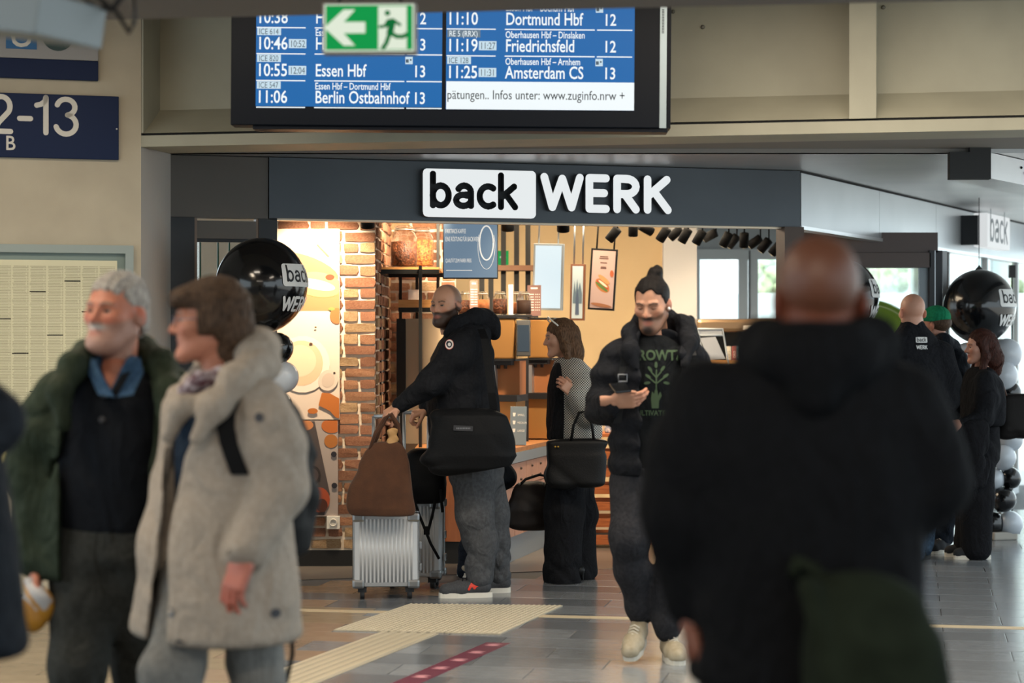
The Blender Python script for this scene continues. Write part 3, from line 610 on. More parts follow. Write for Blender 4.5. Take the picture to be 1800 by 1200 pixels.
def rows(sx0, sx1, xo, data, last):
    p0, p1 = dp(sx0, last), dp(sx1, -50); mb = MB(); mb.b2((p0.x, -.003, p0.z), (p1.x, -.0005, p1.z)); so = mb.build('screen', sb, t)
    tx, ink = MB(), MB()
    def one(c, w_, h_, m_): mb = MB(); mb.box((c.x, -.004, c.z), (w_, .001, h_)); mb.build('chip', m_, so)
    for yb, tm, dl, tr_, via, dst, gl, icon, grey in data:
        lettering(tx, tm, 31*dk, dp(xo, yb, -.0045), sx=.80, bold=.012); lettering(tx, dst, 31*dk, dp(xo+103, yb, -.0045), sx=.72, bold=.012); lettering(tx, gl, 29*dk, dp(xo+298, yb, -.0045), sx=.80, bold=.012, align='RIGHT')
        if via: lettering(tx, via, 17*dk, dp(xo+103, yb-24, -.0045), sx=.70, bold=.012)
        if dl: c = dp(xo+72, yb-10); one(c, 31*dk, 16*dk, sbx); lettering(ink, dl, 17*dk, dp(xo+72, yb-4, -.0052), sx=.72, align='CENTER')
        if tr_: n = len(tr_); one(dp(xo+2+n*2.7+1, yb-31), (n*5.4+4)*dk, 13*dk, sgc if grey else sbx); lettering(tx if grey else ink, tr_, 14.5*dk, dp(xo+4, yb-26, -.0052), sx=.74)
        if icon: c = dp(xo+268, yb-29); one(c, 13*dk, 13*dk, sbx); ink.box((c.x-3*dk, -.005, c.z-1*dk), (5*dk, .001, 6*dk)); ink.box((c.x+3*dk, -.005, c.z+1*dk), (3*dk, .001, 3*dk))
        for u0, u1 in ((0, 86), (102, 260), (264, 326)): a_, b_ = dp(xo+u0, yb+9), dp(xo+u1, yb+7); tx.b2((a_.x, -.0045, a_.z), (b_.x, -.0035, b_.z))
    tx.build('lettering', swt, so); ink.build('chip_lettering', sdk, so)
    return so
rows(450, 777, 451, [(43, '10:38', '', '', '', 'Ha', '12', 0, 0), (89, '10:46', '10:52', 'ICE 614', 'Ess', 'Ha', '13', 0, 0), (136, '10:55', '12:04', 'ICE 820', '', 'Essen Hbf', '13', 1, 0), (183, '11:06', '', 'ICE 547', 'Essen Hbf – Dortmund Hbf', 'Berlin Ostbahnhof', '13', 0, 0)], 189)
so = rows(784, 1115, 785, [(43, '11:10', '', '', 'Essen Hbf – Bochum Hbf', 'Dortmund Hbf', '12', 1, 0), (90, '11:19', '11:27', 'RE 5 (RRX)', 'Oberhausen Hbf – Dinslaken', 'Friedrichsfeld', '12', 0, 1), (137, '11:25', '11:31', 'ICE 128', 'Oberhausen Hbf – Arnhem', 'Amsterdam CS', '13', 1, 0)], 192)
mb = MB(); a_, b_ = dp(785, 192), dp(1115, 143); mb.b2((a_.x, -.0062, a_.z), (b_.x, -.0052, b_.z)); mb.build('ticker_field', swt, so)
mb = MB(); lettering(mb, 'pätungen.. Infos unter: www.zuginfo.nrw +', 23*dk, dp(786, 174, -.0068), sx=.79); mb.build('ticker_lettering', mat('screen_grey_ink', '#5d6a74', .5, emit=.15), so)
# ---------------------------------------------------------------- the bakery shop
fasm = mat('fascia_anthracite', '#454b51', .42, .35, col2='#494f55', scale=2, bump=.03, bscale=200); fasb = mat('fascia_brown_grey', '#5c5752', .5, .2); fass = mat('fascia_daylit', '#a9adb0', .32, .55, col2='#a1a5a8', scale=1.5)  # side fascia: same metal painted lighter, standing in for reflected daylight
warmw = mat('shop_wall_beige', '#c9ad83', .8, col2='#c4a87e', scale=3); whitew = mat('shop_wall_white', '#c9c6c2', .8)
FZ0, FZ1 = 2.255, 2.630
t = thing('trim_2', 'dark grey shop fascia board above the entrance', 'fascia', A0, FA, kind='structure'); Lf = (B0-A0).length
xs = .60
mb = MB(); mb.b2((.0, 0, FZ0-.004), (xs, .10, FZ1)); mb.build('panel', fasb, t)
mb = MB(); mb.b2((xs+.004, -.012, FZ0), (Lf, .10, FZ1)); mb.build('panel', fasm, t)
mb = MB(); mb.b2((-.02, .012, FZ1), (Lf+.02, .1, FZ1+.02)); mb.build('shadow_joint', gapm, t)
mb = MB(); mb.b2((xs, .02, FZ0-.012), (Lf, .09, FZ0)); mb.build('under_trim', mat('trim_light', '#c4b49e', .4, .5), t)
ts_ = thing('trim_3', 'shop fascia along the side, painted paler for reflected daylight', 'fascia', B0, SA, kind='structure'); L2 = 7.6
for x0, x1 in ((0.005, 1.9), (1.905, 3.6), (3.605, L2)): mb = MB(); mb.b2((x0, -.012, FZ0+.012), (x1, .10, FZ1-.012)); mb.build('panel', fass, ts_)
mb = MB(); mb.b2((0, -.02, FZ0-.015), (L2, .09, FZ0+.01)); mb.build('lower_rail', mat('rail_silver', '#c9ccce', .3, .7), ts_)
mb = MB(); mb.b2((0, -.004, FZ1-.012), (L2, .08, FZ1+.005)); mb.build('shadow_joint', gapm, ts_)
# --- illuminated sign backWERK
def fx(px):      # position along the front fascia of an image column
    c = (px-CX)/F; return (c*12.5+2.083)/(math.cos(FA)-c*math.sin(FA))
SG = thing('shop_sign', 'illuminated backWERK sign with white plaque and letters', 'sign', A0, FA)
litw = mat('sign_lit_white', '#eef3f4', .5, emit=.9); sided = mat('sign_side_grey', '#4a4d50', .5)
def zf(px, py): x = fx(px); d = A0.y+x*math.sin(FA); return H+(CY-py)/F*d
x0, x1 = fx(738), fx(936); z0, z1 = zf(738, 382), zf(738, 297); dep = .055
def rrect(x0, z0, x1, z1, r, y, n=5):
    out = []
    for cx_, cz_, a in ((x1-r, z1-r, 0), (x0+r, z1-r, 90), (x0+r, z0+r, 180), (x1-r, z0+r, 270)):
        for i in range(n+1): b = math.radians(a+90*i/n); out.append((cx_+r*math.cos(b), y, cz_+r*math.sin(b)))
    return out
ls, wb = strokes('back', .12); sw = .168; hg = .0032
gx, gz = np.arange(x0-3*hg, x1+3*hg, hg), np.arange(z0-3*hg, z1+3*hg, hg); GX, GZ = np.meshgrid(gx, gz, indexing='ij'); r_ = .03
qx, qz = np.abs(GX-(x0+x1)/2)-((x1-x0)/2-r_), np.abs(GZ-(z0+z1)/2)-((z1-z0)/2-r_); D2 = np.hypot(np.maximum(qx, 0), np.maximum(qz, 0))+np.minimum(np.maximum(qx, qz), 0)-r_
for l in ls:                                             # letters are cut right through the plaque
    pl = [(a*sw+x0+.0494, c*sw*.84+z0+.066) for a, c in l]
    for (ax_, az_), (bx_, bz_) in zip(pl, pl[1:]):
        L2_ = max((bx_-ax_)**2+(bz_-az_)**2, 1e-12); tt = np.clip(((GX-ax_)*(bx_-ax_)+(GZ-az_)*(bz_-az_))/L2_, 0, 1); D2 = np.maximum(D2, sw*.118-np.hypot(GX-ax_-tt*(bx_-ax_), GZ-az_-tt*(bz_-az_)))
D3 = np.stack([np.full_like(D2, .01)]+[D2]*2+[np.full_like(D2, .01)], 1); D3 = np.where(np.stack([np.ones_like(D2)]+[np.zeros_like(D2)]*2+[np.ones_like(D2)], 1) > .5, .0016+np.maximum(D3*0, 0), np.clip(D3, -.0016, 1)).astype(np.float32)
V, Q = surfnet(D3, np.array([gx[0], 0, gz[0]]), hg); yy = V[:, 1]/hg; V[:, 1] = np.where(yy < 1.5, -.075, -.016)
me2 = npmesh('plaque', V, Q, None, False); me2.materials.append(litw); me2.materials.append(sided); me2.polygons.foreach_set('material_index', [0 if abs(p_.normal.y) > .9 and p_.center.y < -.07 else 1 for p_ in me2.polygons]); link('plaque', me2, SG)
mb = MB(); mb.b2((x0+.01, -.0155, z0+.01), (x1-.01, -.013, z1-.01)); mb.build('backing', mat('sign_recess', '#23272b', .6), SG)
ls, ww = strokes('WERK', .16); xw0, xw1 = fx(948), fx(1172); sw = (xw1-xw0)/ww; x = 0
for ch in 'WERK':
    w_, ss = GLYPH[ch]; mb = MB(); mc = MB()
    for l in ss:
        Ls, Rs, e, b = stroke_poly(resample([((a+x)*sw+xw0, c*sw*.74+zf(1060, 370)) for a, c in l], .025), sw*.13); poly = Ls+e+Rs[::-1]+b
        mb.prism([(p.x, -.072, p.y) for p in poly], (0, .052, 0)); mc.add([(p.x, -.0735, p.y) for p in poly], [tuple(range(len(poly)))])
    o = mb.build('letter', sided, SG); mc.build('lit_face', litw, o); x += w_+.16
# second sign on the side fascia
S2 = thing('side_shop_sign', 'white lit box sign on the pale side fascia', 'sign', B0, SA); xs2 = 4.55
mb = MB(); mb.b2((xs2, -.22, FZ0+.045), (xs2+.9, -.10, FZ1-.035), .01); bo = mb.build('box', mat('sign_box_white', '#e4e8e9', .5, emit=.85), S2)
mb = MB(); mb.b2((xs2-.10, -.16, FZ0+.06), (xs2-.03, -.015, FZ1-.06)); mb.build('bracket', frm, S2)
ls, wb = strokes('back', .12); sw = .7/wb; mb = MB()
for l in ls: P2, f2 = stroke_faces(resample([(a*sw+xs2+.1, c*sw*.95+FZ0+.10) for a, c in l], .03), sw*.09); mb.add([(p.x, -.2215, p.y) for p in P2], f2)
mb.build('lettering', mat('sign_ink_grey', '#6c7277', .6), bo)
# --- frames of the front
FR = thing('trim_4', 'dark shop front posts', 'frame', A0, FA, kind='structure')
for a, b, y0 in ((0.0, .145, .0), (.545, .66, .02)): mb = MB(); mb.b2((a, y0, 0), (b, .14, FZ0)); mb.build('post', frm, FR)
for a, b in ((.145, .165), (.53, .545)): mb = MB(); mb.b2((a, .03, 0), (b, .12, FZ0)); mb.build('inner_frame', mat('frame_bronze', '#6b5a4e', .4, .5), FR)
mb = MB(); mb.b2((.165, .03, FZ0-.13), (.53, .10, FZ0-.02)); mb.build('shutter_box', fasb, FR)
mb = MB(); mb.b2((.165, .05, FZ0-.15), (.53, .09, FZ0-.13)); mb.build('transom', frm, FR)
glm = mat('window_glass', '#dfeeec', .02, trans=1, ior=1.12, alpha=.25); gre = mat('edge_reflection_green', '#14513a', .3)
mb = MB(); mb.b2((.165, .06, .05), (.53, .07, FZ0-.15)); mb.build('pane', glm, FR)
for x_ in (.19, .30, .37): mb = MB(); mb.b2((x_, .10, .3), (x_+.010, .106, FZ0-.15)); mb.build('green_reflection', gre, FR)  # green reflections of the door edge, built as solid bars
cp = B0; mb = MB(); mb.box((cp.x-.06, cp.y+.02, FZ0/2), (.14, .14, FZ0), rotz(FA)); struct('trim_5', mb, mat('corner_post_brown', '#463a33', .5, .3), 'dark brown corner post of the shop', 'post')
# interior floor
mb = MB(); mb.prism([(-2.05, 12.62, -.004), (1.92, 13.83, -.004), (4.9, 20.9, -.004), (-3, 20.9, -.004)], (0, 0, .0035)); mb.build('shop_floor', mat('shop_floor_grey', '#6b625a', .28, col2='#736a61', scale=6, bump=.03, bscale=40), floor)
# brick walls: mortar bed and single bricks
mort = mat('mortar', '#d6c6b2', .95, bump=.4, bscale=60); brm = [mat('brick_%d' % i, c, .9, col2=c2, scale=14, bump=.8, bscale=45, rnd=.22) for i, (c, c2) in enumerate((('#a07055', '#83543d'), ('#ad8060', '#946347'), ('#93604a', '#a87a5c'), ('#b99b77', '#9d7a55')))]
bmeshes = []
for i in range(10):
    r = random.Random(i); bm = bmesh.new(); bmesh.ops.create_cube(bm, size=1); bmesh.ops.subdivide_edges(bm, edges=bm.edges[:], cuts=1, use_grid_fill=True)
    for v in bm.verts: v.co += Vector((r.uniform(-.03, .03), r.uniform(-.05, .05), r.uniform(-.05, .05))); v.co *= (.93 if sum(abs(c) > .4 for c in v.co) > 2 else 1)
    me = bpy.data.meshes.new('brick'); bm.to_mesh(me); bm.free(); me.materials.append(brm[i % 4]); bmeshes.append(me)
def bricks(par, x0, x1, z0, z1, org, ang, skip=None, seed=0, full=.205, cp=.0755):
    r = random.Random(seed); n = int((z1-z0)/cp); R = rotz(ang)
    for j in range(n):
        z_ = z0+(j+.5)*cp; segs = []; x = x1-(.0 if j % 2 else full*.5+.012) ; e = x1
        if j % 2 == 0: segs.append((x1-full*.5, x1))
        while x > x0+.03:
            if r.random() < .35: a = x-full*.47; segs.append((max(a, x0), x)); x = a-.014
            else: a = x-full; segs.append((max(a, x0), x)); x = a-.014
        for a, b in segs:
            if b-a < .03 or (skip and skip((a+b)/2, z_, a, b)): continue
            o = link('brick', bmeshes[r.randrange(10)], par); o.scale = (b-a-.002, .05, .060+r.uniform(-.004, .003)); o.location = org+R @ Vector(((a+b)/2, +.015+r.uniform(-.004, .004), z_+r.uniform(-.003, .003))); o.rotation_euler = (0, r.uniform(-.01, .01), ang+r.uniform(-.02, .02))
DB = 13.6; bx0, bx1 = at(478, 0, DB).x, at(660, 0, DB).x
BW = thing('wall_brick', 'lit reclaimed brick wall at the left of the shop', 'wall', (0, 0, 0), kind='structure')
mb = MB(); mb.b2((bx0-.5, DB+.004, .10), (bx1-.004, DB+.25, ZS)); mb.b2((bx1-.2, DB+.05, .1), (bx1-.004, 15.2, ZS)); mb.build('mortar_bed', mort, BW)
mb = MB(); mb.b2((bx0-.5, DB-.01, 0), (bx1, DB+.2, .105)); mb.build('plinth', mat('plinth_black', '#141414', .6), BW)
pz0, pz1, pxr = at(0, 907, DB).z, at(0, 402, DB).z, at(597, 0, DB).x
bricks(BW, bx0, bx1, .11, 2.44, Vector((0, DB, 0)), 0, lambda x, z, a, b: b < pxr-.01 and pz0+.03 < z < pz1-.03, 1)
bricks(BW, .03, 1.55, .75, 2.44, Vector((bx1, DB+.03, 0)), math.pi/2, lambda x, z, a, b: z > 2.5, 2)
B2 = thing('wall_brick_rear', 'brick wall behind the coffee shelf', 'wall', (0, 0, 0), kind='structure'); DR = 15.2; rx1 = at(800, 0, DR).x
mb = MB(); mb.b2((bx1-.2, DR+.004, .1), (rx1, DR+.2, ZS)); mb.build('mortar_bed', mort, B2); bricks(B2, bx1-.02, rx1, .80, 2.42, Vector((0, DR, 0)), 0, None, 3)
# wall posters
def pp(px, py, off=0): p_ = at(px, py, DB-.045); return Vector((p_.x, p_.y-off, p_.z))
def poly(mb, pts, off): mb.prism([pp(x, y, off) for x, y in pts], (0, -.0006, 0))
def ell_pts(cx_, cy_, a, b, rot=0, n=22): return [(cx_+a*math.cos(i*6.2832/n)*math.cos(rot)-b*math.sin(i*6.2832/n)*math.sin(rot), cy_+a*math.cos(i*6.2832/n)*math.sin(rot)+b*math.sin(i*6.2832/n)*math.cos(rot)) for i in range(n)]
def clip(pts, x1=596.5, y0=0, y1=2000): return [(min(x, x1), min(max(y, y0), y1)) for x, y in pts]
def poster(name, label, x0, y0, x1, y1, bg, art):
    a_, b_ = pp(x0, y1), pp(x1, y0); t = thing(name, label, 'poster', (0, 0, 0)); mb = MB(); mb.b2((a_.x, a_.y, a_.z), (b_.x, a_.y+.02, b_.z)); so = mb.build('board', bg, t)
    for i, (nm, pts, c) in enumerate(art): mb = MB(); poly(mb, clip(pts, x1-.5, y0, y1), .0008+i*.0007); mb.build(nm, mat('print_'+c[1:], c, .6, col2=None), so)
t = poster('food_poster', 'tall wall poster with sandwich above a coffee cup', 482, 402, 597, 737, mat('poster_cream', '#d9c4b2', .6), [
 ('board_print', [(470, 520), (597, 500), (597, 546), (470, 546)], '#b07b52'), ('bread_print', ell_pts(540, 470, 58, 20, .35), '#c98a52'), ('bread_print', ell_pts(560, 500, 42, 22, .15), '#d9a266'), ('filling_print', ell_pts(556, 500, 34, 9, .2), '#e8d6a8'), ('crumb_print', ell_pts(580, 487, 8, 5), '#6a3a20'), ('knife_print', [(556, 430), (559, 429), (579, 450), (577, 452)], '#7a5a48'),
 ('tomato_print', ell_pts(592, 555, 12, 14), '#d2693a'), ('stem_print', ell_pts(583, 543, 6, 3), '#7c8a4a'), ('cup_print', ell_pts(532, 640, 48, 50), '#e6d3c2'), ('coffee_print', ell_pts(530, 638, 38, 40), '#d8b795'), ('foam_print', ell_pts(528, 634, 28, 28), '#e2c6a6'), ('spoon_print', ell_pts(577, 668, 17, 19, .5), '#d2bfae'), ('spoon_print', ell_pts(577, 668, 11, 13, .5), '#c4b09f'),
 ('cookie_print', [(566, 690), (580, 691), (597, 700), (597, 735), (590, 733), (580, 722), (560, 712)], '#b5672a'), ('cookie_print', ell_pts(550, 722, 9, 5), '#b5672a'), ('bean_print', ell_pts(588, 655, 2, 1.6), '#2a1a12'), ('bean_print', ell_pts(547, 604, 3, 2), '#5a3a28'), ('bean_print', ell_pts(555, 575, 2, 1.6), '#5a3a28')])
poster('muffin_poster', 'lower wall poster with muffins on a dark baking tray', 482, 739, 594, 907, mat('poster_mauve', '#a8988f', .6), [
 ('tray_print', [(482, 740), (553, 740), (580, 868), (570, 905), (482, 905)], '#4c4240'), ('muffin_print', ell_pts(533, 747, 18, 10), '#c07a4a'), ('muffin_print', ell_pts(583, 748, 18, 13), '#b5622a'), ('muffin_print', ell_pts(582, 775, 12, 12), '#a8672f'), ('cup_print', ell_pts(540, 790, 12, 15), '#2b2524'), ('cup_print', ell_pts(550, 835, 14, 17), '#2f2827'), ('cup_print', ell_pts(550, 835, 10, 12), '#4a4040'),
 ('muffin_print', ell_pts(561, 878, 19, 22), '#a3492a'), ('muffin_print', ell_pts(553, 874, 9, 15), '#cf8a38'), ('swirl_print', ell_pts(566, 888, 10, 12), '#4a2418'), ('berry_print', ell_pts(587, 798, 5, 5), '#26242c'), ('berry_print', ell_pts(588, 853, 5, 5), '#26242c')])
t = thing('power_socket', 'white wall socket on the bricks below the muffin poster', 'socket', pp(586, 918)); mb = MB(); mb.box((0, -.004, 0), (.088, .014, .088), None, .004); mb.build('plate', mat('socket_white', '#d8d2c6', .4), t)
mb = MB(); mb.lathe([(.026, 0), (.026, .006), (.020, .006), (.018, -.004)], 20, (0, -.012, 0), Matrix.Rotation(math.pi/2, 3, 'X')); mb.build('ring', mat('socket_white', '#d8d2c6', .4), t)
# --- back walls of the shop, column, window wall
mb = MB(); mb.b2((-1.5, 18.0, 0), (1.322, 18.15, ZS)); struct('wall_back', mb, warmw, 'warm beige back wall of the shop', 'wall')
mb = MB(); mb.b2((1.322, 17.9, 0), (1.616, 18.5, ZS)); struct('wall_column', mb, whitew, 'white column beside the windows', 'wall')
DW = 21.0
WF = thing('window_1', 'grey framed window wall with frosted lower glass', 'window', (0, 0, 0), kind='structure')
def W_(px): return at(px, 0, DW).x
def Wz(py): return at(0, py, DW).z
mb = MB(); mb.b2((1.45, DW, Wz(440)), (6.2, DW+.1, ZS)); mb.b2((1.45, DW, 0), (W_(1640), DW+.1, .9)); mb.build('wall_band', mat('band_grey', '#9aa0a4', .6), WF)
vbars = [1222, 1306, 1324, 1405, 1425, 1500, 1520, 1610, 1640, 1750, 1766, 1830]; widths = {1222: 8, 1306: 8, 1324: 8}
for px in vbars: mb = MB(); mb.b2((W_(px-8), DW-.03, .0), (W_(px+8), DW+.06, Wz(441))); mb.build('mullion', frm_l, WF)
mb = MB(); mb.b2((W_(1213), DW-.036, Wz(456)), (W_(1640), DW+.06, Wz(438))); mb.build('head_rail', frm_l, WF)
mb = MB(); mb.b2((W_(1316), DW-.04, .9), (W_(1318), DW-.028, Wz(440))); mb.build('seal', gapm, WF)
fros = mat('frosted_film', '#eef4f6', .9, emit=0, trans=.0); fros = mat('frosted_glass', '#f2f6f7', .8, trans=.85, ior=1.05)
for a, b in zip(vbars, vbars[1:]):
    if b-a < 25: continue
    mb = MB(); mb.b2((W_(a+8), DW+.01, Wz(515)), (W_(b-8), DW+.016, Wz(456) if b < 1640 else Wz(440))); mb.build('pane', glm, WF)
    mb = MB(); mb.b2((W_(a+8), DW+.01, .9 if b < 1640 else .05), (W_(b-8), DW+.016, Wz(515) if b < 1640 else Wz(600))); mb.build('frosted_pane', fros if b < 1640 else glm, WF)
    if b >= 1640: mb = MB(); mb.b2((W_(a+8), DW+.01, Wz(600)), (W_(b-8), DW+.016, Wz(515))); mb.build('frosted_pane', fros, WF)
# exterior: pale building, trees, pavement
mb = MB(); mb.b2((-10, 21.3, -.2), (40, 60, -.02)); struct('ground_outside', mb, mat('paving_pale', '#b9bbb8', .9), 'pale pavement outside the windows', 'ground')
t = thing('building', 'pale office building outside the windows', 'building', (12, 42, 0)); mb = MB(); mb.b2((-12, 0, 0), (16, 6, 14)); mb.build('facade', mat('facade_pale', '#dfe8ea', .8), t)
gl_far = mat('far_glass', '#b9d3d9', .3)
for i in range(12):
    for j in range(3): mb = MB(); mb.b2((-11.4+i*2.2, -.06, 1.2+j*3.4), (-10.0+i*2.2, .0, 3.4+j*3.4)); mb.build('window', gl_far, t)
lf = mat('leaf_pale', '#7d8f74', .8, col2='#a3b08f', scale=6); bark = mat('bark', '#5f564c', .9)
for i, (px, py, d_, r_) in enumerate(((1356, 497, 34, .42), (1560, 482, 34, .5), (1790, 505, 34, .45))):
    p_ = at(px, py, d_); s = SDF((-r_*1.3, -r_*1.3, -r_*1.2), (r_*1.3, r_*1.3, r_*1.2), r_*.08); rr = random.Random(i)
    for _ in range(26): a = Vector((rr.gauss(0, 1), rr.gauss(0, 1), rr.gauss(0, .8))).normalized()*r_*rr.uniform(.3, .95); s.ell(a, (r_*.28,)*3, .03)
    s.fn(lambda X, Y, Z: .05*np.sin(24*X+3*Z)*np.sin(23*Y+5*X)*np.sin(25*Z), 'a')
    t = thing('tree', ('pale green tree seen through the left window', 'pale tree seen above the sliding door glass', 'small tree at the right edge beyond the glass')[i], 'tree', (p_.x, p_.y, 0), group='trees outside the windows'); soft('crown', s, lf, t, off=(0, 0, p_.z), it=0); mb = MB(); mb.tube([(0, 0, 0), (0.03, 0, p_.z)], [.12, .07], 8); mb.build('trunk', bark, t)
# --- sliding door portal at the side
t = thing('door_1', 'glass sliding door portal at the side of the shop', 'door', (0, 0, 0), kind='structure'); DP = 15.45
def X_(px): return at(px, 0, DP).x
def Z_(py): return at(0, py, DP).z
hb = mat('door_header_reflect', '#4d4340', .45, .3)  # brown stands in for warm shop light reflected in the dark grey header
mb = MB(); mb.b2((X_(1380), DP, Z_(470)), (X_(1636), DP+.16, Z_(444))); mb.build('header', hb, t)
mb = MB(); mb.b2((X_(1380), DP+.03, Z_(444)+.003), (X_(1650), DP+.5, Z_(408))); mb.build('header_soffit', hb, t)
for a, b, dd in ((1634, 1643, 0), (1646, 1658, .03), (1661, 1669, .08)): mb = MB(); mb.b2((X_(a), DP+dd, 0), (X_(b), DP+dd+.07, Z_(440))); mb.build('post', frm if a != 1661 else frm_l, t)
mb = MB(); mb.b2((X_(1644), DP+.02, 0), (X_(1645.5), DP+.06, Z_(440))); mb.build('edge_profile', alum, t)
mb = MB(); mb.b2((X_(1618), DP+.05, .05), (X_(1634), DP+.09, Z_(470))); mb.build('leaf_frame', mat('leaf_frame_grey', '#6f777b', .4, .5), t)
mb = MB(); mb.b2((X_(1400), DP+.06, .05), (X_(1618), DP+.07, Z_(470))); mb.build('pane', glm, t)
t2 = thing('door_2', 'glazed side wall beyond the sliding door', 'glazing', B0, SA, kind='structure')
for x_ in (4.15, 5.6, 6.9): mb = MB(); mb.b2((x_, .02, 0), (x_+.05, .08, FZ0)); mb.build('post', frm_l if x_ > 4.2 else frm, t2)
for a, b in ((4.2, 5.6), (5.65, 6.9)): mb = MB(); mb.b2((a, .045, .08), (b, .055, FZ0)); mb.build('pane', glm, t2)
mb = MB(); mb.b2((4.2, .02, 0), (6.9, .08, .08)); mb.build('bottom_rail', frm_l, t2)
t = thing('pendant_lamp', 'small dark pendant lamp just above the right black balloon', 'lamp', at(1721, 470, 16.4)); mb = MB(); mb.lathe([(.028, -.03), (.03, -.012), (.012, .006), (.004, .02)], 16); mb.build('shade', darkm, t); mb = MB(); mb.tube([(0, 0, .015), (0, 0, ZS-t.location.z)], .003, 6); mb.build('cord', cab, t)
t = thing('door_sensor', 'thin dark pole with sensor box at the right edge glass', 'pole', fl(1779, 900)); dd = t.location.y; mb = MB(); mb.tube([(0, 0, 0), (0, 0, at(0, 470, dd).z)], .008, 8); mb.build('pole', darkm, t); mb = MB(); mb.box((0, 0, at(0, 477, dd).z), (.05, .05, .11)); mb.build('sensor_box', darkm, t)
# --- counter
wood = mat('counter_wood', '#b27a4a', .5, col2='#9c6539', scale=6, bump=.05, stretch=(1, 8, 8)); orange = mat('panel_orange', '#a5643f', .6, col2='#985a38', scale=5, stretch=(6, 6, 1)); pink = mat('panel_pink_oak', '#c09078', .6, col2='#b58670', scale=6, stretch=(8, 8, 1)); bandg = mat('edge_grey', '#8d979c', .4, .3)
c1, c2, c3 = Vector((-.05, 13.65, 0)), Vector((.52, 15.95, 0)), Vector((-.64, 13.75, 0))
ed = (c2-c1).normalized(); en = Vector((ed.y, -ed.x, 0)); t = thing('counter', 'shop counter with wooden top, pale panels and grey plinth', 'counter', (0, 0, 0))
mb = MB(); mb.prism([c3+Vector((0, 0, .15)), c1+Vector((0, 0, .15))-en*.02+Vector((0, .02, 0)), c2-en*.02+Vector((0, 0, .15)), Vector((-.38, 15.05, .15)), Vector((-.64, 15.05, .15))], (0, 0, .55)); mb.build('body', orange, t)
mb = MB(); mb.prism([c3+Vector((-.02, -.03, .735)), c1+Vector((.0, -.03, .735)), c2+en*.02+Vector((0, 0, .735)), Vector((-.38, 15.08, .735)), Vector((-.66, 15.08, .735))], (0, 0, .03)); mb.build('worktop', wood, t)
def edgebox(u0, u1, z0, z1, d0, d1): p0, p1 = c1+ed*u0, c1+ed*u1; return [p0+en*d0+Vector((0, 0, z0)), p1+en*d0+Vector((0, 0, z0)), p1+en*d1+Vector((0, 0, z0)), p0+en*d1+Vector((0, 0, z0))], (0, 0, z1-z0)
mb = MB(); mb.prism(*edgebox(0, 2.36, .665, .733, -.05, .015)); mb.build('edge_band', bandg, t)
mb = MB(); mb.prism(*edgebox(0, 2.36, 0, .165, -.05, -.005)); mb.build('plinth', bandg, t)
mb = MB(); mb.prism([c3+Vector((0, .03, 0)), c1+Vector((-.0, .03, 0)), c1+Vector((0, .2, 0)), c3+Vector((0, .2, 0))], (0, 0, .15)); mb.build('plinth', mat('plinth_black', '#141414', .6), t)
for i in range(4):
    mb = MB(); mb.prism(*edgebox(.004+i*.59, .586+i*.59, .505, .660, -.02, .008)); dw = mb.build('drawer', pink, t)
    mb = MB()
    for v_ in (.16, .42):
        for z_ in (.545, .62): c = c1+ed*(i*.59+v_)+en*.012; mb.ball((c.x, c.y, z_), .010, 8, 6)
    mb.build('knob', mat('knob_dark', '#3b2a22', .5), dw)
for i in range(9): mb = MB(); mb.prism(*edgebox(.004+i*.262, .258+i*.262, .170, .500, -.02, .006)); mb.build('panel', pink, t)
for i in range(3): x0 = c3.x+.004+i*.196; mb = MB(); mb.b2((x0, 13.66+.06, .155), (x0+.19, 13.78, .730)); mb.build('panel', orange, t)
# --- coffee machines
bron = mat('machine_bronze', '#b5834a', .4, .55); bron2 = mat('machine_tan', '#a0643a', .55, .2); slv = mat('machine_silver', '#b9bec2', .3, .7); dk_ = mat('machine_dark', '#1b1b1d', .45); scrn = mat('tablet_screen', '#5c6a76', .2, emit=.4)
def machine(label, px, d_, rz, tablet):
    x = at(px, 0, d_).x; t = thing('coffee_machine', label, 'coffee machine', (x, d_, .766), rz, 'coffee machines on the counter')
    mb = MB(); mb.b2((-.12, -.16, .60), (.12, .20, .885), .012); mb.build('upper_body', bron, t)
    mb = MB(); mb.b2((-.125, -.165, .585), (.125, .2, .60)); mb.build('trim', dk_, t)
    mb = MB(); mb.b2((.125, -.16, .60), (.14, .20, .88), .004); mb.build('side_panel', mat('machine_gold', '#e0b87a', .4, .3), t)
    mb = MB(); mb.b2((-.13, -.17, .885), (.14, .2, .895)); mb.build('top_tray', dk_, t)
    mb = MB(); mb.b2((-.12, -.13, .345), (-.03, .18, .585)); mb.build('column', slv, t)
    mb = MB(); mb.b2((-.03, -.04, .345), (.13, .18, .585)); mb.build('back_panel', bron2, t)
    mb = MB(); mb.b2((-.095, -.145, .45), (-.055, -.131, .56)); mb.lathe([(.012, 0), (.016, .05)], 10, (-.01, -.10, .53)); mb.lathe([(.012, 0), (.016, .05)], 10, (.04, -.10, .53)); mb.box((.02, -.09, .57), (.14, .1, .03)); mb.build('spout', dk_, t)
    mb = MB(); mb.b2((-.14, -.18, .30), (.14, .2, .345)); mb.build('drip_tray', dk_, t)
    mb = MB(); mb.b2((-.12, -.12, .01), (.12, .2, .30)); mb.build('lower_body', bron, t)
    if tablet:
        M = Euler((math.radians(-14), 0, math.radians(12))).to_matrix(); mb = MB(); mb.box((.19, -.20, .745), (.10, .014, .26), M, .005); fr_ = mb.build('tablet', dk_, t); mb = MB(); mb.box((.19+.002, -.209, .745), (.080, .002, .19), M); mb.build('screen', scrn, fr_)
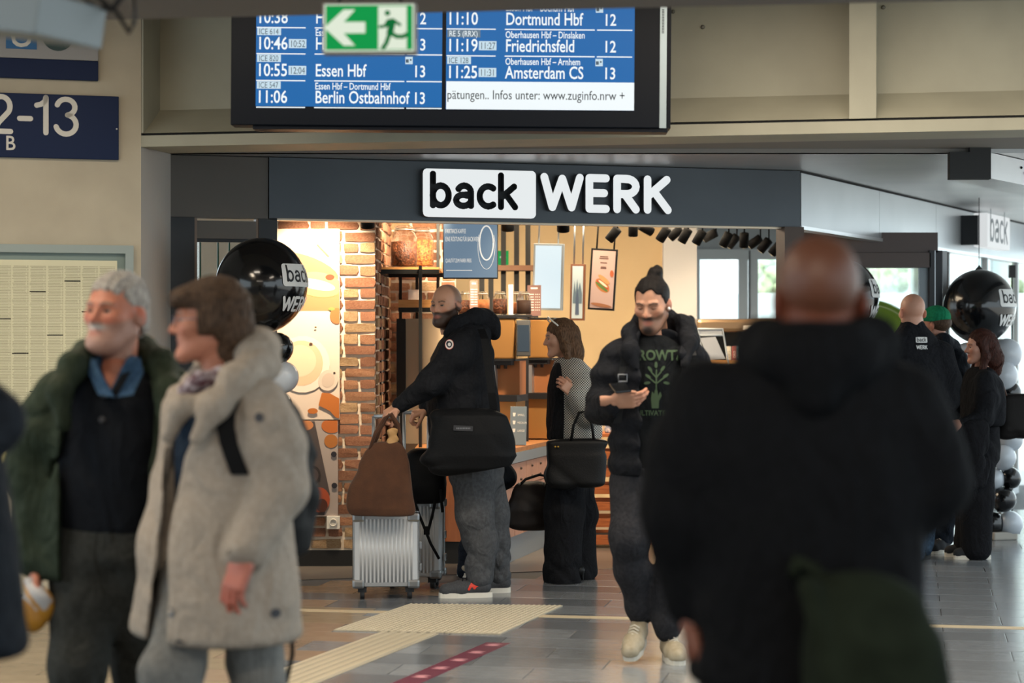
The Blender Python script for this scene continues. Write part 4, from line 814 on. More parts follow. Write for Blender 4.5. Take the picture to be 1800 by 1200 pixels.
machine('bronze coffee machine with tablet beside the bearded man', 884, 14.55, math.radians(-12), True); machine('bronze coffee machine behind the woman in checked jacket', 948, 15.15, math.radians(-12), False)
t = thing('size_card', 'slanted grey blue card with three cup sizes at the coffee machine', 'card', (at(911, 0, 14.25).x, 14.25, .767)); M = Euler((math.radians(-6), 0, math.radians(-10))).to_matrix(); mb = MB(); mb.box((0, 0, .135), (.115, .012, .27), M, .003); so = mb.build('card', mat('card_slate', '#75838c', .5), t)
mb = MB()
for i, z_ in enumerate((.18, .125, .07)):
    mb.add([M @ Vector(p)+Vector((0, 0, .135)) for p in ((-.035, -.008, z_-.115), (-.022, -.008, z_-.115), (-.018, -.008, z_-.150+.06), (-.039, -.008, z_-.150+.06))], [(0, 1, 2, 3)])
    lettering(mb, ('SMALL', 'MEDIUM', 'LARGE')[i], .022, M @ Vector((-.005, -.008, z_-.112))+Vector((0, 0, .135)), M, sx=.8)
mb.build('lettering', mat('card_print', '#e6e2da', .6), so)
# --- price cards
brn = mat('card_brown', '#74524a', .6); lp = mat('card_light', '#d7d2ca', .6)
def pcard(label, x0, y0, x1, y1, d_, m, lines, rz=0):
    a_ = at((x0+x1)/2, y1, d_); w, h_ = (x1-x0)*d_/F, (y1-y0)*d_/F; t = thing('price_card', label, 'card', a_, rz, 'upright price cards on the machines'); mb = MB(); mb.b2((-w/2, -.004, 0), (w/2, .004, h_)); o = mb.build('card', m, t); mb = MB(); mb.b2((-w*.3, -.02, -.012), (w*.3, .03, 0)); mb.build('foot', dk_, t); mb = MB(); r = random.Random(x0)
    if lines:
        lettering(mb, 'KAFFEE', w*.2, (0, -.005, h_*.86), sx=.8, align='CENTER') if 0 else mb.box((0, -.0048, h_*.9), (w*.5, .001, h_*.05))
        for i in range(7): z_ = h_*(.70-.085*i); mb.box((-w*.2, -.0048, z_), (w*(.3+.1*r.random()), .001, h_*.022)); [mb.box((w*(.12+.13*k_), -.0048, z_), (w*.07, .001, h_*.022)) for k_ in range(3)]
        mb.build('fine_print', lp, o)['kind'] = 'stuff'
pcard('narrow brown price card above the bearded man', 826, 493, 840, 545, 14.5, brn, 1); pcard('blue white price card edge between the jars', 894, 500, 902, 553, 14.55, mat('card_blue_white', '#cfdde6', .5), 0); pcard('wide brown price card left of the hanging screen', 927, 501, 951, 555, 15.0, brn, 1)
# --- jars
jg = mat('jar_glass', '#f3efe8', .02, trans=1, ior=1.2, alpha=.6); bean = mat('coffee_beans', '#2a150c', .45, col2='#6b3a1e', scale=70, bump=1, bscale=80); pow_ = mat('coffee_powder', '#a3653a', .8, col2='#8a4f2a', scale=30); metl = mat('jar_metal', '#b9b4aa', .3, .8)
def jar(label, px, py, d_, r, h_, fill, fm, group):
    a_ = at(px, py, d_); t = thing('storage_jar', label, 'jar', a_, 0, group); mb = MB(); mb.lathe([(r*.9, 0), (r, r*.12), (r, h_*.70), (r*.86, h_*.80), (r*.66, h_*.86), (r*.66, h_*.93), (r*.6, h_*.93), (r*.6, h_*.86)], 28); mb.build('glass', jg, t)
    mb = MB(); mb.lathe([(r*.86, .006), (r*.95, r*.14), (r*.95, h_*fill), (0.0005, h_*(fill+.03))], 24); mb.build('contents', fm, t); mb = MB(); mb.lathe([(r*.62, h_*.93), (r*.68, h_*.94), (r*.68, h_*.98), (r*.5, h_)], 24); mb.build('lid', jg, t)
    mb = MB(); mb.tube([(r*.68*math.cos(a), r*.68*math.sin(a), h_*.9) for a in np.linspace(0, 6.2832, 17)], .004, 5); mb.tube([(-r*.68, 0, h_*.9), (-r*.74, 0, h_*.84), (-r*.70, 0, h_*.74)], .004, 5); mb.build('clip', metl, t)
jar('large glass jar of dark coffee beans on the shelf front', 710, 469, 14.15, .092, .285, .60, bean, 'glass jars on the shelf'); jar('large glass jar of light coffee beans behind the other jar', 742, 468, 14.45, .082, .275, .66, mat('coffee_beans_light', '#5c3019', .45, col2='#b5793f', scale=70, bump=1, bscale=80), 'glass jars on the shelf')
for i, (px, f_, m_, lb) in enumerate(((818, .6, bean, 'small jar of beans behind the bearded man head'), (848, .62, pow_, 'small jar of light brown powder above the machine'), (879, .66, bean, 'small jar of whole coffee beans above the machine'), (908, .5, pow_, 'small jar half full of brown powder'), (921, .6, mat('choc', '#3a2418', .7), 'small jar of dark chocolate at the row end'))): jar(lb, px, 552.5, 14.62+.12*(i % 2), .052, .165, f_, m_, 'jars on the coffee machines')
t = thing('machine_shelf', 'dark narrow shelf carrying the row of small jars', 'shelf', (0, 0, 0)); a_, b_ = at(806, 556, 14.62), at(934, 556, 14.9); mb = MB(); mb.b2((a_.x, 14.5, 1.664), (b_.x, 14.95, a_.z-.001+.012)); mb.build('board', dk_, t); mb = MB(); [mb.b2((x_, 14.8, .766), (x_+.03, 14.83, 1.664)) for x_ in (a_.x+.02, b_.x-.05)]; mb.build('leg', dk_, t)
# --- black shelf frame
stl = mat('steel_black', '#191817', .5, .4); oak = mat('shelf_oak', '#c58f52', .5, col2='#b37d43', scale=8, stretch=(1, 10, 10))
t = thing('shelf_frame', 'black steel shelf frame with oak boards beside the brick wall', 'shelf', (0, 0, 0)); zt = at(0, 470, 14.1).z
def bar(px, d_, z0, z1, w=.022): x = at(px, 0, d_).x; mb = MB(); mb.b2((x-w/2, d_-w/2, z0), (x+w/2, d_+w/2, z1)); return mb.build('post', stl, t)
bar(668, 14.1, .765, zt+.01); bar(739, 14.02, .765, zt+.01); bar(704, 14.9, .765, zt); bar(770, 14.9, .765, zt+.5); bar(733, 14.9, 1.3, zt)
xa, xb = at(668, 0, 14.1).x, at(775, 0, 14.4).x
mb = MB(); mb.b2((xa, 14.03, zt-.045), (xb, 14.06, zt-.015)); mb.b2((xa, 14.88, zt-.045), (xb, 14.9, zt-.015)); mb.b2((xa-.011, 14.03, zt-.045), (xa+.011, 14.9, zt-.015)); mb.build('rail', stl, t)
mb = MB(); mb.b2((xa+.011, 14.04, zt-.015), (xb, 14.9, zt)); mb.build('board', oak, t)
x0_, x1_ = at(703, 0, 14.7).x, at(737, 0, 14.7).x; z_ = at(0, 541, 14.7).z; mb = MB(); mb.b2((x0_, 14.5, z_), (x1_+.2, 14.85, z_+.055)); mb.build('board', oak, t); mb = MB(); mb.b2((x0_, 14.49, z_-.03), (x1_+.2, 14.86, z_)); mb.build('rail', stl, t)
t = thing('paper_cup_stack', 'white paper box standing on the small oak shelf', 'box', (at(727, 0, 14.65).x, 14.65, z_+.056)); mb = MB(); mb.box((0, 0, .035), (.075, .07, .07), None, .004); mb.build('carton', mat('carton_white', '#e8dccb', .7), t); mb = MB(); mb.box((0, 0, .0715), (.08, .075, .004)); mb.build('lid', mat('carton_white', '#e8dccb', .7), t)
t = thing('fridge_cabinet', 'tan and black upright cabinet behind the shelf frame', 'cabinet', (0, 0, 0)); zc_ = at(0, 560, 14.5).z
a_, b_ = at(714, 0, 14.5).x, at(800, 0, 14.5).x; mb = MB(); mb.b2((a_, 14.45, .767), (b_, 14.86, zc_)); mb.build('body', mat('cabinet_tan', '#8f7c64', .5), t); mb = MB(); mb.b2((at(698, 0, 14.5).x, 14.43, .767), (a_-.001, 14.86, zc_)); mb.build('side', stl, t); mb = MB(); mb.b2((a_+.10, 14.44, .78), (a_+.115, 14.449, zc_-.02)); mb.build('door_gap', stl, t)
# --- coffee menu screen
MD = 13.95; t = thing('menu_screen', 'hanging slate blue coffee menu screen with white cup drawing', 'screen', at(827, 441, MD)); k_ = MD/F; w, h_ = 97*k_, 98*k_
mb = MB(); mb.box((0, .02, 0), (w, .04, h_), None, .003); mb.build('casing', stl, t); mb = MB(); mb.box((0, -.001, .002), (w*.965, .003, h_*.96)); so = mb.build('display', mat('menu_slate', '#71879b', .4, emit=.9), t)
mw = mat('menu_white', '#efeae0', .5, emit=.95); mb = MB()
for tx_, sz, zz in (('FAIRTRADE-KAFFEE', 11.5, 31), ('EINE RÖSTUNG FÜR BACKWERK', 11.5, 17), ('QUALITÄT ZUM FAIREN PREIS', 9.5, -20)): lettering(mb, tx_, sz*k_, (-44*k_, -.0035, zz*k_), sx=.36)
mb.box((-20*k_, -.003, -34*k_), (46*k_, .001, 1*k_)); mb.build('lettering', mw, so)
mb = MB(); mb.tube([(28*k_+12*k_*math.cos(a), -.005, 14*k_+30*k_*math.sin(a)) for a in np.linspace(0, 6.2832, 33)], 1.2*k_, 6); mb.tube([(28*k_+15*k_*math.cos(a), -.004, 8*k_+40*k_*math.sin(a)) for a in np.linspace(2.6, 6.8, 25)], .4*k_, 5); mb.build('cup_drawing', mw, so)
mb = MB(); [mb.tube([(x_, .02, h_/2), (x_, .02, ZS-t.location.z)], .006, 6) for x_ in (-w*.4, w*.4)]; mb.build('rod', stl, t)
# frame rack behind
t = thing('divider_rack', 'black steel divider frame with brown shelf behind the menu screen', 'rack', (0, 0, 0)); D3 = 15.9
for px in (847, 863, 885, 908, 928): x = at(px, 0, D3).x; mb = MB(); mb.b2((x-.02, D3-.015, .3), (x+.02, D3+.015, ZS)); mb.build('post', stl, t)
a_, b_ = at(800, 0, D3).x, at(952, 0, D3).x; mb = MB(); mb.b2((a_, D3-.12, at(0, 476, D3).z), (b_, D3+.12, at(0, 467, D3).z)); mb.build('shelf_board', mat('shelf_brown', '#6b4a34', .6), t)
t = thing('small_exit_sign', 'small green exit sign with white arrow inside the shop', 'sign', at(884, 453, 17.985)); mb = MB(); mb.box((0, 0, 0), (.10, .02, .125)); po = mb.build('panel', mat('exit_green', '#0d9a4a'), t); mb = MB(); mb.prism([(x, -.0115, z) for x, z in ((-.035, -.05), (-.012, -.05), (-.012, .0), (-.028, -.0), (0, .045), (.03, .0), (.012, 0), (.012, -.05), (.012, -.05))][:8], (0, -.001, 0)); mb.build('arrow', mat('exit_white', '#e6f0dc'), po)
# --- hanging posters and screen
def hang(name, label, x0, y0, x1, y1, d_, frame_m, face_m, rods, rz=0, skew=0):
    c = at((x0+x1)/2, (y0+y1)/2, d_); k_ = d_/F; w, h_ = (x1-x0)*k_, (y1-y0)*k_; t = thing(name, label, 'hanging sign', c, rz); t.rotation_euler = (0, math.radians(skew), rz)
    mb = MB(); mb.box((0, .02, 0), (w, .04, h_), None, .003); mb.build('casing', frame_m, t); mb = MB(); mb.box((0, -.0015, 0), (w-.03, .003, h_-.03)); so = mb.build('face', face_m, t)
    mb = MB(); [mb.tube([(w*r_, .02, h_/2), (w*r_, .02, ZS-c.z)], .007, 6) for r_ in rods]; mb.build('rod', alum if name != 'sandwich_poster' else stl, t)
    return t, so, w, h_
hang('ceiling_screen', 'pale glowing portrait screen hanging from the ceiling', 936, 428, 990, 545, 15.3, mat('frame_silver', '#8f979b', .4, .4), mat('screen_pale', '#dcedf4', .3, emit=.95), (-.35, .3), math.radians(-14), 1.5)
t, so, w, h_ = hang('skier_poster', 'narrow pale winter poster with brown edge hanging beside the wall', 1002, 464, 1028, 563, 15.5, mat('poster_edge_brown', '#7a4a30', .6), mat('poster_pale_blue', '#c3d2d6', .6), (-.3, .3), math.radians(-10), 1.2)
mb = MB(); mb.prism([(x*w, -.0035, z*h_) for x, z in ((-.3, -.1), (-.2, .2), (-.12, .0), (-.02, .24), (.06, .04), (.16, .18), (.32, -.02), (.32, -.2), (-.3, -.2))], (0, -.001, 0)); mb.build('trees_print', mat('print_pine', '#6b7f8c', .7), so); mb = MB(); mb.prism([(x*w, -.005, z*h_) for x, z in ((-.12, -.4), (.14, -.4), (.10, -.1), (.0, .08), (-.10, -.1))], (0, -.001, 0)); mb.build('figure_print', mat('print_skier', '#54627a', .7), so)
t, so, w, h_ = hang('sandwich_poster', 'black framed poster of a filled sandwich hanging by the wall', 1036, 437, 1083, 545, 15.5, stl, mat('poster_rose', '#c3a69c', .6, emit=.0), (-.3, .35), math.radians(-6), 3.5)
for i, (nm, cx_, cz_, a, b, rt, c) in enumerate((('bread_print', .0, -.10, .30, .16, -.5, '#c07a45'), ('tomato_print', .0, -.09, .25, .085, -.5, '#b8452e'), ('leaf_print', -.02, -.12, .27, .05, -.5, '#5f7a3c'), ('cheese_print', .02, -.07, .20, .035, -.5, '#e6d9bc'), ('bread_print', .05, .0, .25, .07, -.5, '#cf9560'), ('carrot_print', .33, .1, .07, .10, .2, '#b8603a'), ('wood_print', .0, -.42, .40, .05, -.1, '#a06a48'))):
    mb = MB(); mb.prism([(w*(cx_+a*math.cos(u)*math.cos(rt)*1.0-b*math.sin(u)*math.sin(rt)), -.0032-.0006*i, h_*cz_+w*(a*math.cos(u)*math.sin(rt)+b*math.sin(u)*math.cos(rt))*1.3) for u in np.linspace(0, 6.0, 20)], (0, -.0005, 0)); mb.build(nm, mat('print_'+c[1:], c, .6), so)
mb = MB(); lettering(mb, 'PAUSE', w*.16, (0, -.0035, h_*.33), align='CENTER', sx=.9, bold=.01) if 0 else [mb.box((0, -.0035, h_*z_), (w*q_, .001, h_*.018)) for z_, q_ in ((.37, .3), (.34, .34), (.27, .25), (.2, .2), (.18, .22))]; mb.build('fine_print', mat('print_dim', '#6b4c44', .7), so)['kind'] = 'stuff'
# --- track spotlights
spm = mat('spot_black', '#070708', .7, spec=.2); glow = mat('spot_lens', '#ffd9a0', .5, emit=4)
mb = MB(); a_ = at(1040, 0, 15.2); b_ = at(1400, 0, 16.6)
rail = thing('light_track', 'black ceiling light track inside the shop', 'light track', (0, 0, 0)); mb.prism([(a_.x-.02, a_.y, ZS-.03), (b_.x, b_.y-.03, ZS-.03), (b_.x, b_.y+.03, ZS-.03), (a_.x-.02, a_.y+.06, ZS-.03)], (0, 0, .03)); mb.build('rail', spm, rail)
rs = random.Random(5); lab = ['first', 'second', 'third', 'fourth', 'fifth', 'sixth', 'seventh', 'eighth', 'ninth', 'tenth', 'eleventh', 'twelfth', 'thirteenth', 'fourteenth']
sp = [(1078, 412, 38, 15.3), (1113, 402, 0, 15.4), (1136, 402, -62, 15.6), (1166, 412, 32, 15.5), (1187, 410, 48, 15.9), (1204, 414, 28, 15.6), (1229, 417, 28, 15.7), (1248, 414, 62, 16.2), (1276, 421, 24, 15.8), (1288, 424, 38, 16.4), (1308, 422, 0, 15.9), (1327, 425, 55, 16.5), (1344, 431, 38, 16.1), (1364, 437, 38, 16.2)]
def spot(px, py, ang, d_, label, L=.11, r=.036, energy=0, aim=None):
    c = at(px, py, d_); t = thing('track_spotlight', label, 'spotlight', c, 0, 'spotlights on the shop ceiling'); M = Euler((math.radians(20), math.radians(ang), 0)).to_matrix()
    mb = MB(); mb.lathe([(r, -L/2), (r, L/2), (r*.5, L/2+.006)], 16, (0, 0, 0), M); mb.build('body', spm, t); mb = MB(); top = M @ Vector((0, 0, L/2)); mb.tube([top, (top.x, top.y, ZS-.0305-c.z)], .006, 6); mb.build('stem', spm, t); mb = MB(); mb.lathe([(r*.85, 0), (r*.85, .002)], 14, M @ Vector((0, 0, -L/2-.002)), M); mb.build('lens', glow, t)
    return t
for i, (px, py, an, d_) in enumerate(sp): spot(px, py, an, d_, 'black track spotlight, %s from the left in the shop row' % lab[i])
for px, py, d_, lb in ((646, 390, 13.1, 'black spotlight above the brick wall'), (893, 396, 14.3, 'black spotlight beside the menu screen'), (990, 398, 14.6, 'black spotlight above the pale hanging screen')): spot(px, py, 0, d_, lb, .07, .045)
def spotlamp(loc, aim, e, col=(1, .79, .54), size=1.1, blend=.6, rad=.05):
    l = bpy.data.lights.new('spot', 'SPOT'); l.energy = e; l.color = col; l.spot_size = size; l.spot_blend = blend; l.shadow_soft_size = rad; o = bpy.data.objects.new('spot', l); C.objects.link(o); o.location = loc; o.rotation_euler = (Vector(aim)-Vector(loc)).to_track_quat('-Z', 'Y').to_euler()
spotlamp((-1.15, 12.95, 2.50), (-1.28, 13.6, 1.65), 260, size=1.35); spotlamp((-.5, 13.85, 2.5), (-.78, 15.2, 1.5), 300, size=1.4); spotlamp((.3, 13.6, 2.55), (.0, 14.6, 1.2), 260, size=1.3); spotlamp((.55, 15.4, 2.5), (.7, 18.0, 1.7), 200, size=1.6); spotlamp((1.4, 15.8, 2.3), (1.9, 17.2, 1.4), 120, size=1.2)
# --- display case, shelf goods and trolley at the back
t = thing('bakery_display', 'bronze hooded self service bakery display by the windows', 'display case', (0, 0, 0)); D5 = 17.0; a_, b_ = at(1226, 0, D5).x, at(1420, 0, D5).x; zt = at(0, 560, D5).z
hm = mat('hood_bronze', '#80684f', .3, .7); mb = MB(); mb.b2((a_, D5, zt-.11), (b_, D5+.5, zt), .03); mb.build('hood', hm, t); mb = MB(); mb.b2((a_+.02, D5+.45, .3), (b_, D5+.5, zt-.11)); mb.build('back', mat('display_back', '#3b4546', .5), t); mb = MB(); mb.b2((a_, D5+.02, .02), (b_, D5+.5, at(0, 640, D5).z)); mb.build('base', darkm, t); mb = MB(); mb.b2((a_, D5+.02, at(0, 640, D5).z), (b_, D5+.5, at(0, 634, D5).z)); mb.build('shelf', oak, t); mb = MB(); c = at(1316, 576, D5); mb.box((c.x, D5-.003, c.z), (.085, .004, .035)); mb.build('label_tag', mat('tag_white', '#e6dccf', .6), t)
mb = MB(); mb.b2((a_, D5+.02, at(0, 640, D5).z), (a_+.015, D5+.5, zt-.1)); mb.b2((b_-.015, D5+.02, at(0, 640, D5).z), (b_, D5+.5, zt-.1)); mb.build('side', darkm, t)
for i, (px, c, lb) in enumerate(((1281, '#b5b0a2', 'pale snack pack standing in the bakery display'), (1291, '#8a4a48', 'reddish snack pack standing in the bakery display'), (1299, '#3f5a66', 'blue grey snack pack standing in the bakery display'), (1310, '#a08a5a', 'mustard snack pack behind the foreground shoulder'))):
    p_ = at(px, 633.9, D5+.15); p_.z = at(0, 634, D5).z+.001; t = thing('snack_pack', lb, 'pack', p_, 0, 'snack packs in the display'); mb = MB(); mb.box((0, 0, .06), (.042, .03, .12), None, .008); o = mb.build('carton', mat('pack_'+c[1:], c, .5), t); mb = MB(); lettering(mb, 'ORO', .03, (.012, -.0165, .02), Matrix.Rotation(-math.pi/2, 3, 'Y'), sx=.9); mb.build('lettering', lp if i else darkm, o)
t = thing('paper_holder', 'white wire stand with tilted paper sheets beside the walking man', 'stand', (at(1250, 0, 15.9).x, 15.9, 0)); z0, z1 = at(0, 642, 15.9).z, at(0, 578, 15.9).z; wt = mat('wire_white', '#cfd8dc', .4); mb = MB(); w = .11
mb.tube([(-w, 0, z1), (w*.8, 0, z1), (w*1.25, 0, z0), (-w*.4, 0, z0), (-w, 0, z1)], .008, 8); mb.tube([(-w, 0, z1-.05), (w*.85, 0, z1-.05)], .006, 6); mb.build('frame', wt, t); mb = MB(); mb.prism([(-w*.8, -.012, z1-.07), (w*.3, -.012, z1-.06), (w*1.0, -.012, z0+.05), (-w*.2, -.012, z0+.04)], (0, .004, 0)); mb.prism([(-w*.9, .004, z1-.005), (w*.75, .004, z1-.005), (w*.8, .004, z1-.045), (-w*.9, .004, z1-.045)], (0, .004, 0)); mb.build('sheet', mat('sheet_white', '#d9dde0', .6), t); mb = MB(); mb.tube([(w*.2, .02, z0), (w*.2, .02, .02)], .012, 8); mb.lathe([(.14, 0), (.14, .012), (.02, .02)], 20, (w*.2, .02, 0)); mb.build('stand', wt, t)
D6 = 14.75; a_, b_ = at(1032, 0, D6), at(1146, 0, D6); t = thing('crate_trolley', 'orange wooden slatted trolley on casters behind the walking man', 'trolley', ((a_.x+b_.x)/2, D6, 0)); hw = (b_.x-a_.x)/2; pine = mat('trolley_pine', '#b5622a', .5, col2='#8f4818', scale=7, bump=.1, stretch=(1, 12, 12))
for py0, py1 in ((957, 940), (926, 911), (897, 882), (868, 853), (838, 823), (808, 793)): z0, z1 = at(0, py0, D6).z, at(0, py1, D6).z; mb = MB(); mb.b2((-hw, -.012, z0), (hw, .012, z1), .003); mb.build('slat', pine, t); mb = MB(); mb.b2((-hw, .40, z0), (hw, .42, z1)); mb.build('slat', pine, t)
for x_ in (-hw, hw-.03): mb = MB(); mb.b2((x_, .013, .08), (x_+.03, .05, .80)); mb.build('post', pine, t); mb = MB(); mb.b2((x_, .36, .08), (x_+.03, .4, .80)); mb.build('post', pine, t)
mb = MB(); mb.b2((-hw, -.012, .80), (hw, .42, .822)); mb.build('board', pine, t); mb = MB(); mb.b2((-hw+.03, .05, .06), (hw-.03, .38, .075)); mb.build('base', darkm, t)
for x_ in (-hw+.03, hw-.05):
    for y_ in (.02, .38): mb = MB(); mb.lathe([(.012, -.012), (.032, -.011), (.032, .011), (.012, .012)], 16, (x_, y_, .032), Matrix.Rotation(math.pi/2, 3, 'Y')); mb.box((x_, y_, .062), (.03, .04, .012)); mb.build('caster', metl, t)
for i, (px, c, lb) in enumerate(((1054, '#d6c9b6', 'cream pastry bag on the trolley'), (1069, '#5a78a0', 'blue patterned pastry bag on the trolley'), (1084, '#b08a5a', 'brown pastry bag on the trolley'))): p_ = at(px, 757, D6+.15); p_.z = .823; t = thing('pastry_bag', lb, 'bag', p_, 0, 'pastry bags on the trolley'); s = SDF((-.04, -.04, 0), (.04, .04, .12), .006); s.rbox((0, 0, .05), (.026, .022, .05), .015); s.cap((-.02, 0, .105), (.02, 0, .11), .006, .006, .01); s.folds(.003, 90, i); soft('bag', s, mat('bag_'+c[1:], c, .6, col2='#e6e0d6', scale=60), t)
# --- round green opening sign
t = thing('round_sign', 'large round green sign behind the black jacket man', 'sign', (0, 0, 0)); D7 = 16.2; c = at(1530, 620, D7); R_ = 93*D7/F; Mx = Matrix.Rotation(math.pi/2, 3, 'X')
mb = MB(); mb.lathe([(.0005, -.02), (R_, -.02), (R_, .0), (.0005, .0)], 48, c, Mx, False); so = mb.build('disc', mat('sign_lime', '#6f8f2a', .5, col2='#7a9a30', scale=8), t); mb = MB(); mb.tube([(c.x+R_*.9*math.cos(a), D7-.002, c.z+R_*.9*math.sin(a)) for a in np.linspace(0, 6.2832, 60)], .004, 5); mb.build('ring', mat('ring_pale', '#c9d6a0', .6), so); mb = MB(); lettering(mb, 'UNG', 37*D7/F, (at(1547, 0, D7).x, D7-.004, at(0, 601, D7).z), sx=.62, bold=.012, align='RIGHT'); mb.build('lettering', mat('letter_sand', '#c6b98a', .6), so); mb = MB(); mb.tube([(c.x, D7+.03, 0), (c.x, D7+.03, c.z)], .02, 8); mb.lathe([(.2, 0), (.2, .015), (.03, .03)], 24, (c.x, D7+.03, 0)); mb.build('stand', darkm, t)
# ---------------------------------------------------------------- the people
from mathutils.bvhtree import BVHTree
def stick(P, J, fat=1.0):
    """the body below the clothes, from the pelvis out to wrists and ankles"""
    pts = np.array([v for v in J.values()]); s = SDF(np.minimum(pts.min(0)-.16, 1e9), pts.max(0)+.16, .012)
    nk, pv = J['neck'], J['pelvis']; ch = nk*.72+pv*.28
    s.cap(nk, nk*.9+pv*.1, .05*fat, .05*fat); s.cap(nk*.86+pv*.14, ch, .05*fat, .075*fat, .03); s.cap(ch, pv, .075*fat, .09*fat, .04)
    for q in 'ab':
        s.cap(ch*.45+nk*.55, J['sh'+q], .045*fat, .045*fat, .03); s.chain([J['sh'+q], J['el'+q], J['wr'+q]], [.048*fat, .037*fat, .026], .02)
        s.cap(pv, J['hip'+q], .08*fat, .08*fat, .04); s.chain([J['hip'+q], J['kn'+q], J['an'+q]], [.080*fat, .052*fat, .038], .03)
    return P.body(s)
def cloth(name, c, c2=None, bump=.25, scale=60, rough=.9, sheen=0, stretch=None): return mat(name, c, rough, 0, c2, scale, bump, scale*2.2, sheen=sheen, spec=.1, stretch=stretch, wrinkle=.45)
def decal(P, name, faces_list, target, m, parent, eps=.003, direction=(0, 1, 0)):
    """flat print laid on a soft surface: rays from the print plane find the cloth"""
    vs, fs = faces_list; me = target.data; bvh = BVHTree.FromPolygons([v.co for v in me.vertices], [tuple(p.vertices) for p in me.polygons]); dr = Vector(direction)
    out = []
    for v in vs:
        v = Vector(v); hit = bvh.ray_cast(v-dr*1.0, dr)[0]; out.append((hit if hit is not None else v)-dr*eps)
    me2 = bpy.data.meshes.new(name); me2.from_pydata(out, [], fs); me2.materials.append(m); me2.update(); return link(name, me2, parent)
def strokeset(lines, r, w, off, step=.02):
    """2-D strokes scaled by w to x-z points at off"""
    V, Fc = [], []
    for ln in lines:
        P2, f2 = stroke_faces(resample([(a*w, b*w) for a, b in ln], step), r*w); n = len(V); V += [(p.x+off[0], off[1], p.y+off[2]) for p in P2]; Fc += [tuple(i+n for i in f) for f in f2]
    return V, Fc
def shoe(P, heel, toe, w, mu, ms, ank, lace=None, tall=.07, sole=.028, name='shoe', pitch=0):
    """a low shoe from heel to toe (points on the ground), sole and laces as pieces of it"""
    heel, toe, ank = vec(heel), vec(toe), vec(ank); ax = toe-heel; L = np.linalg.norm(ax); ax = ax/L; up = vec(0, 0, 1.); up = up-ax*(up@ax); up /= np.linalg.norm(up); sd = np.cross(ax, up)
    pts = np.array([heel, toe, ank]); s = SDF(pts.min(0)-.07, pts.max(0)+.07, .006)
    g = lambda t, u: heel+ax*L*t+up*u
    s.cap(g(.16, sole+.03), g(.62, sole+.018), w*.40, w*.44, .02); s.cap(g(.60, sole+.02), g(.86, sole+.010), w*.47, w*.40, .02); s.cap(g(.20, sole+.035), ank, w*.40, w*.34, .02)
    s.cap(g(.30, sole+.05), g(.62, sole+.022), w*.30, w*.30, .02)
    A, B = heel, up
    s.fn(lambda X, Y, Z: sole*.7-((X-A[0])*B[0]+(Y-A[1])*B[1]+(Z-A[2])*B[2]))
    cutz = tall; s.fn(lambda X, Y, Z: ((X-A[0])*B[0]+(Y-A[1])*B[1]+(Z-A[2])*B[2])-cutz-.02)
    o = soft(name, s, mu, P.root)
    mb = MB(); n = 20; out = []
    for i in range(n):
        a = 2*math.pi*i/n; t = .5+.5*math.cos(a); ww = w*(.46 if t > .5 else .40)*abs(math.sin(a))**.6*(1 if math.sin(a) >= 0 else -1); out.append(heel+ax*L*t+sd*ww)
    mb.prism([Vector(p) for p in out], Vector(up*sole)); mb.build('sole', ms, o)
    if lace is not None:
        mb = MB()
        for i in range(5):
            t = .40+.07*i; hgt = sole+.022+.40*w+.016*(4-i)/2.2; a = g(t, hgt-.012)+sd*w*.22; b = g(t+.03, hgt-.012)-sd*w*.22; mb.tube([Vector(a), Vector(g(t+.015, hgt)), Vector(b)], .0035, 5)
        mb.build('lace', lace, o)
    return o
def legs(P, name, m, top, chains, h=None, folds=.004, seed=1, k=.05, cuff=None):
    """top: pelvis loft rows (local), chains: per leg (points, radii)"""
    pts = np.array([p for c in chains for p in c[0]]+[(r[0], r[1], r[2]) for r in top]); R = max(max(c[1]) for c in chains)+.08
    s = SDF(pts.min(0)-R, pts.max(0)+vec(R, R, .02), h or P.h); s.loft(top, P.yaw, 2.2, .03)
    for c in chains: s.chain(c[0], c[1], k)
    zmin = [c[0][-1][2] for c in chains]
    s.folds(folds, 42, seed)
    return soft(name, s, m, P.root)
blk = cloth('black_cotton', '#16171a', '#1d1e21'); blk2 = cloth('black_wool', '#141416', '#191a1d', .3, 90); navy = cloth('navy_shell', '#15191f', '#1b2027', .2, 40, .7)
sole_w = mat('shoe_rubber_white', '#c9c4b8', .7); sole_k = mat('shoe_rubber_black', '#17181a', .7); lace_w = mat('lace_cream', '#d6cfbf', .8); leather_w = mat('shoe_leather_offwhite', '#a89c86', .55, col2='#958971', scale=25)
leather_k = mat('leather_black', '#0d0d0e', .45, spec=.25, bump=.12, bscale=120); jeans = cloth('denim_blue', '#3d4f61', '#2d3a49', .3, 50); jeans_d = cloth('denim_dark', '#20262f', '#191d24', .3, 50)
buckle = mat('buckle_grey', '#8d9094', .35, .8)
def hair_mat(name, c, c2): return mat(name, c, .5, 0, c2, 30, .5, 60, stretch=(6, 6, 1), spec=.15)

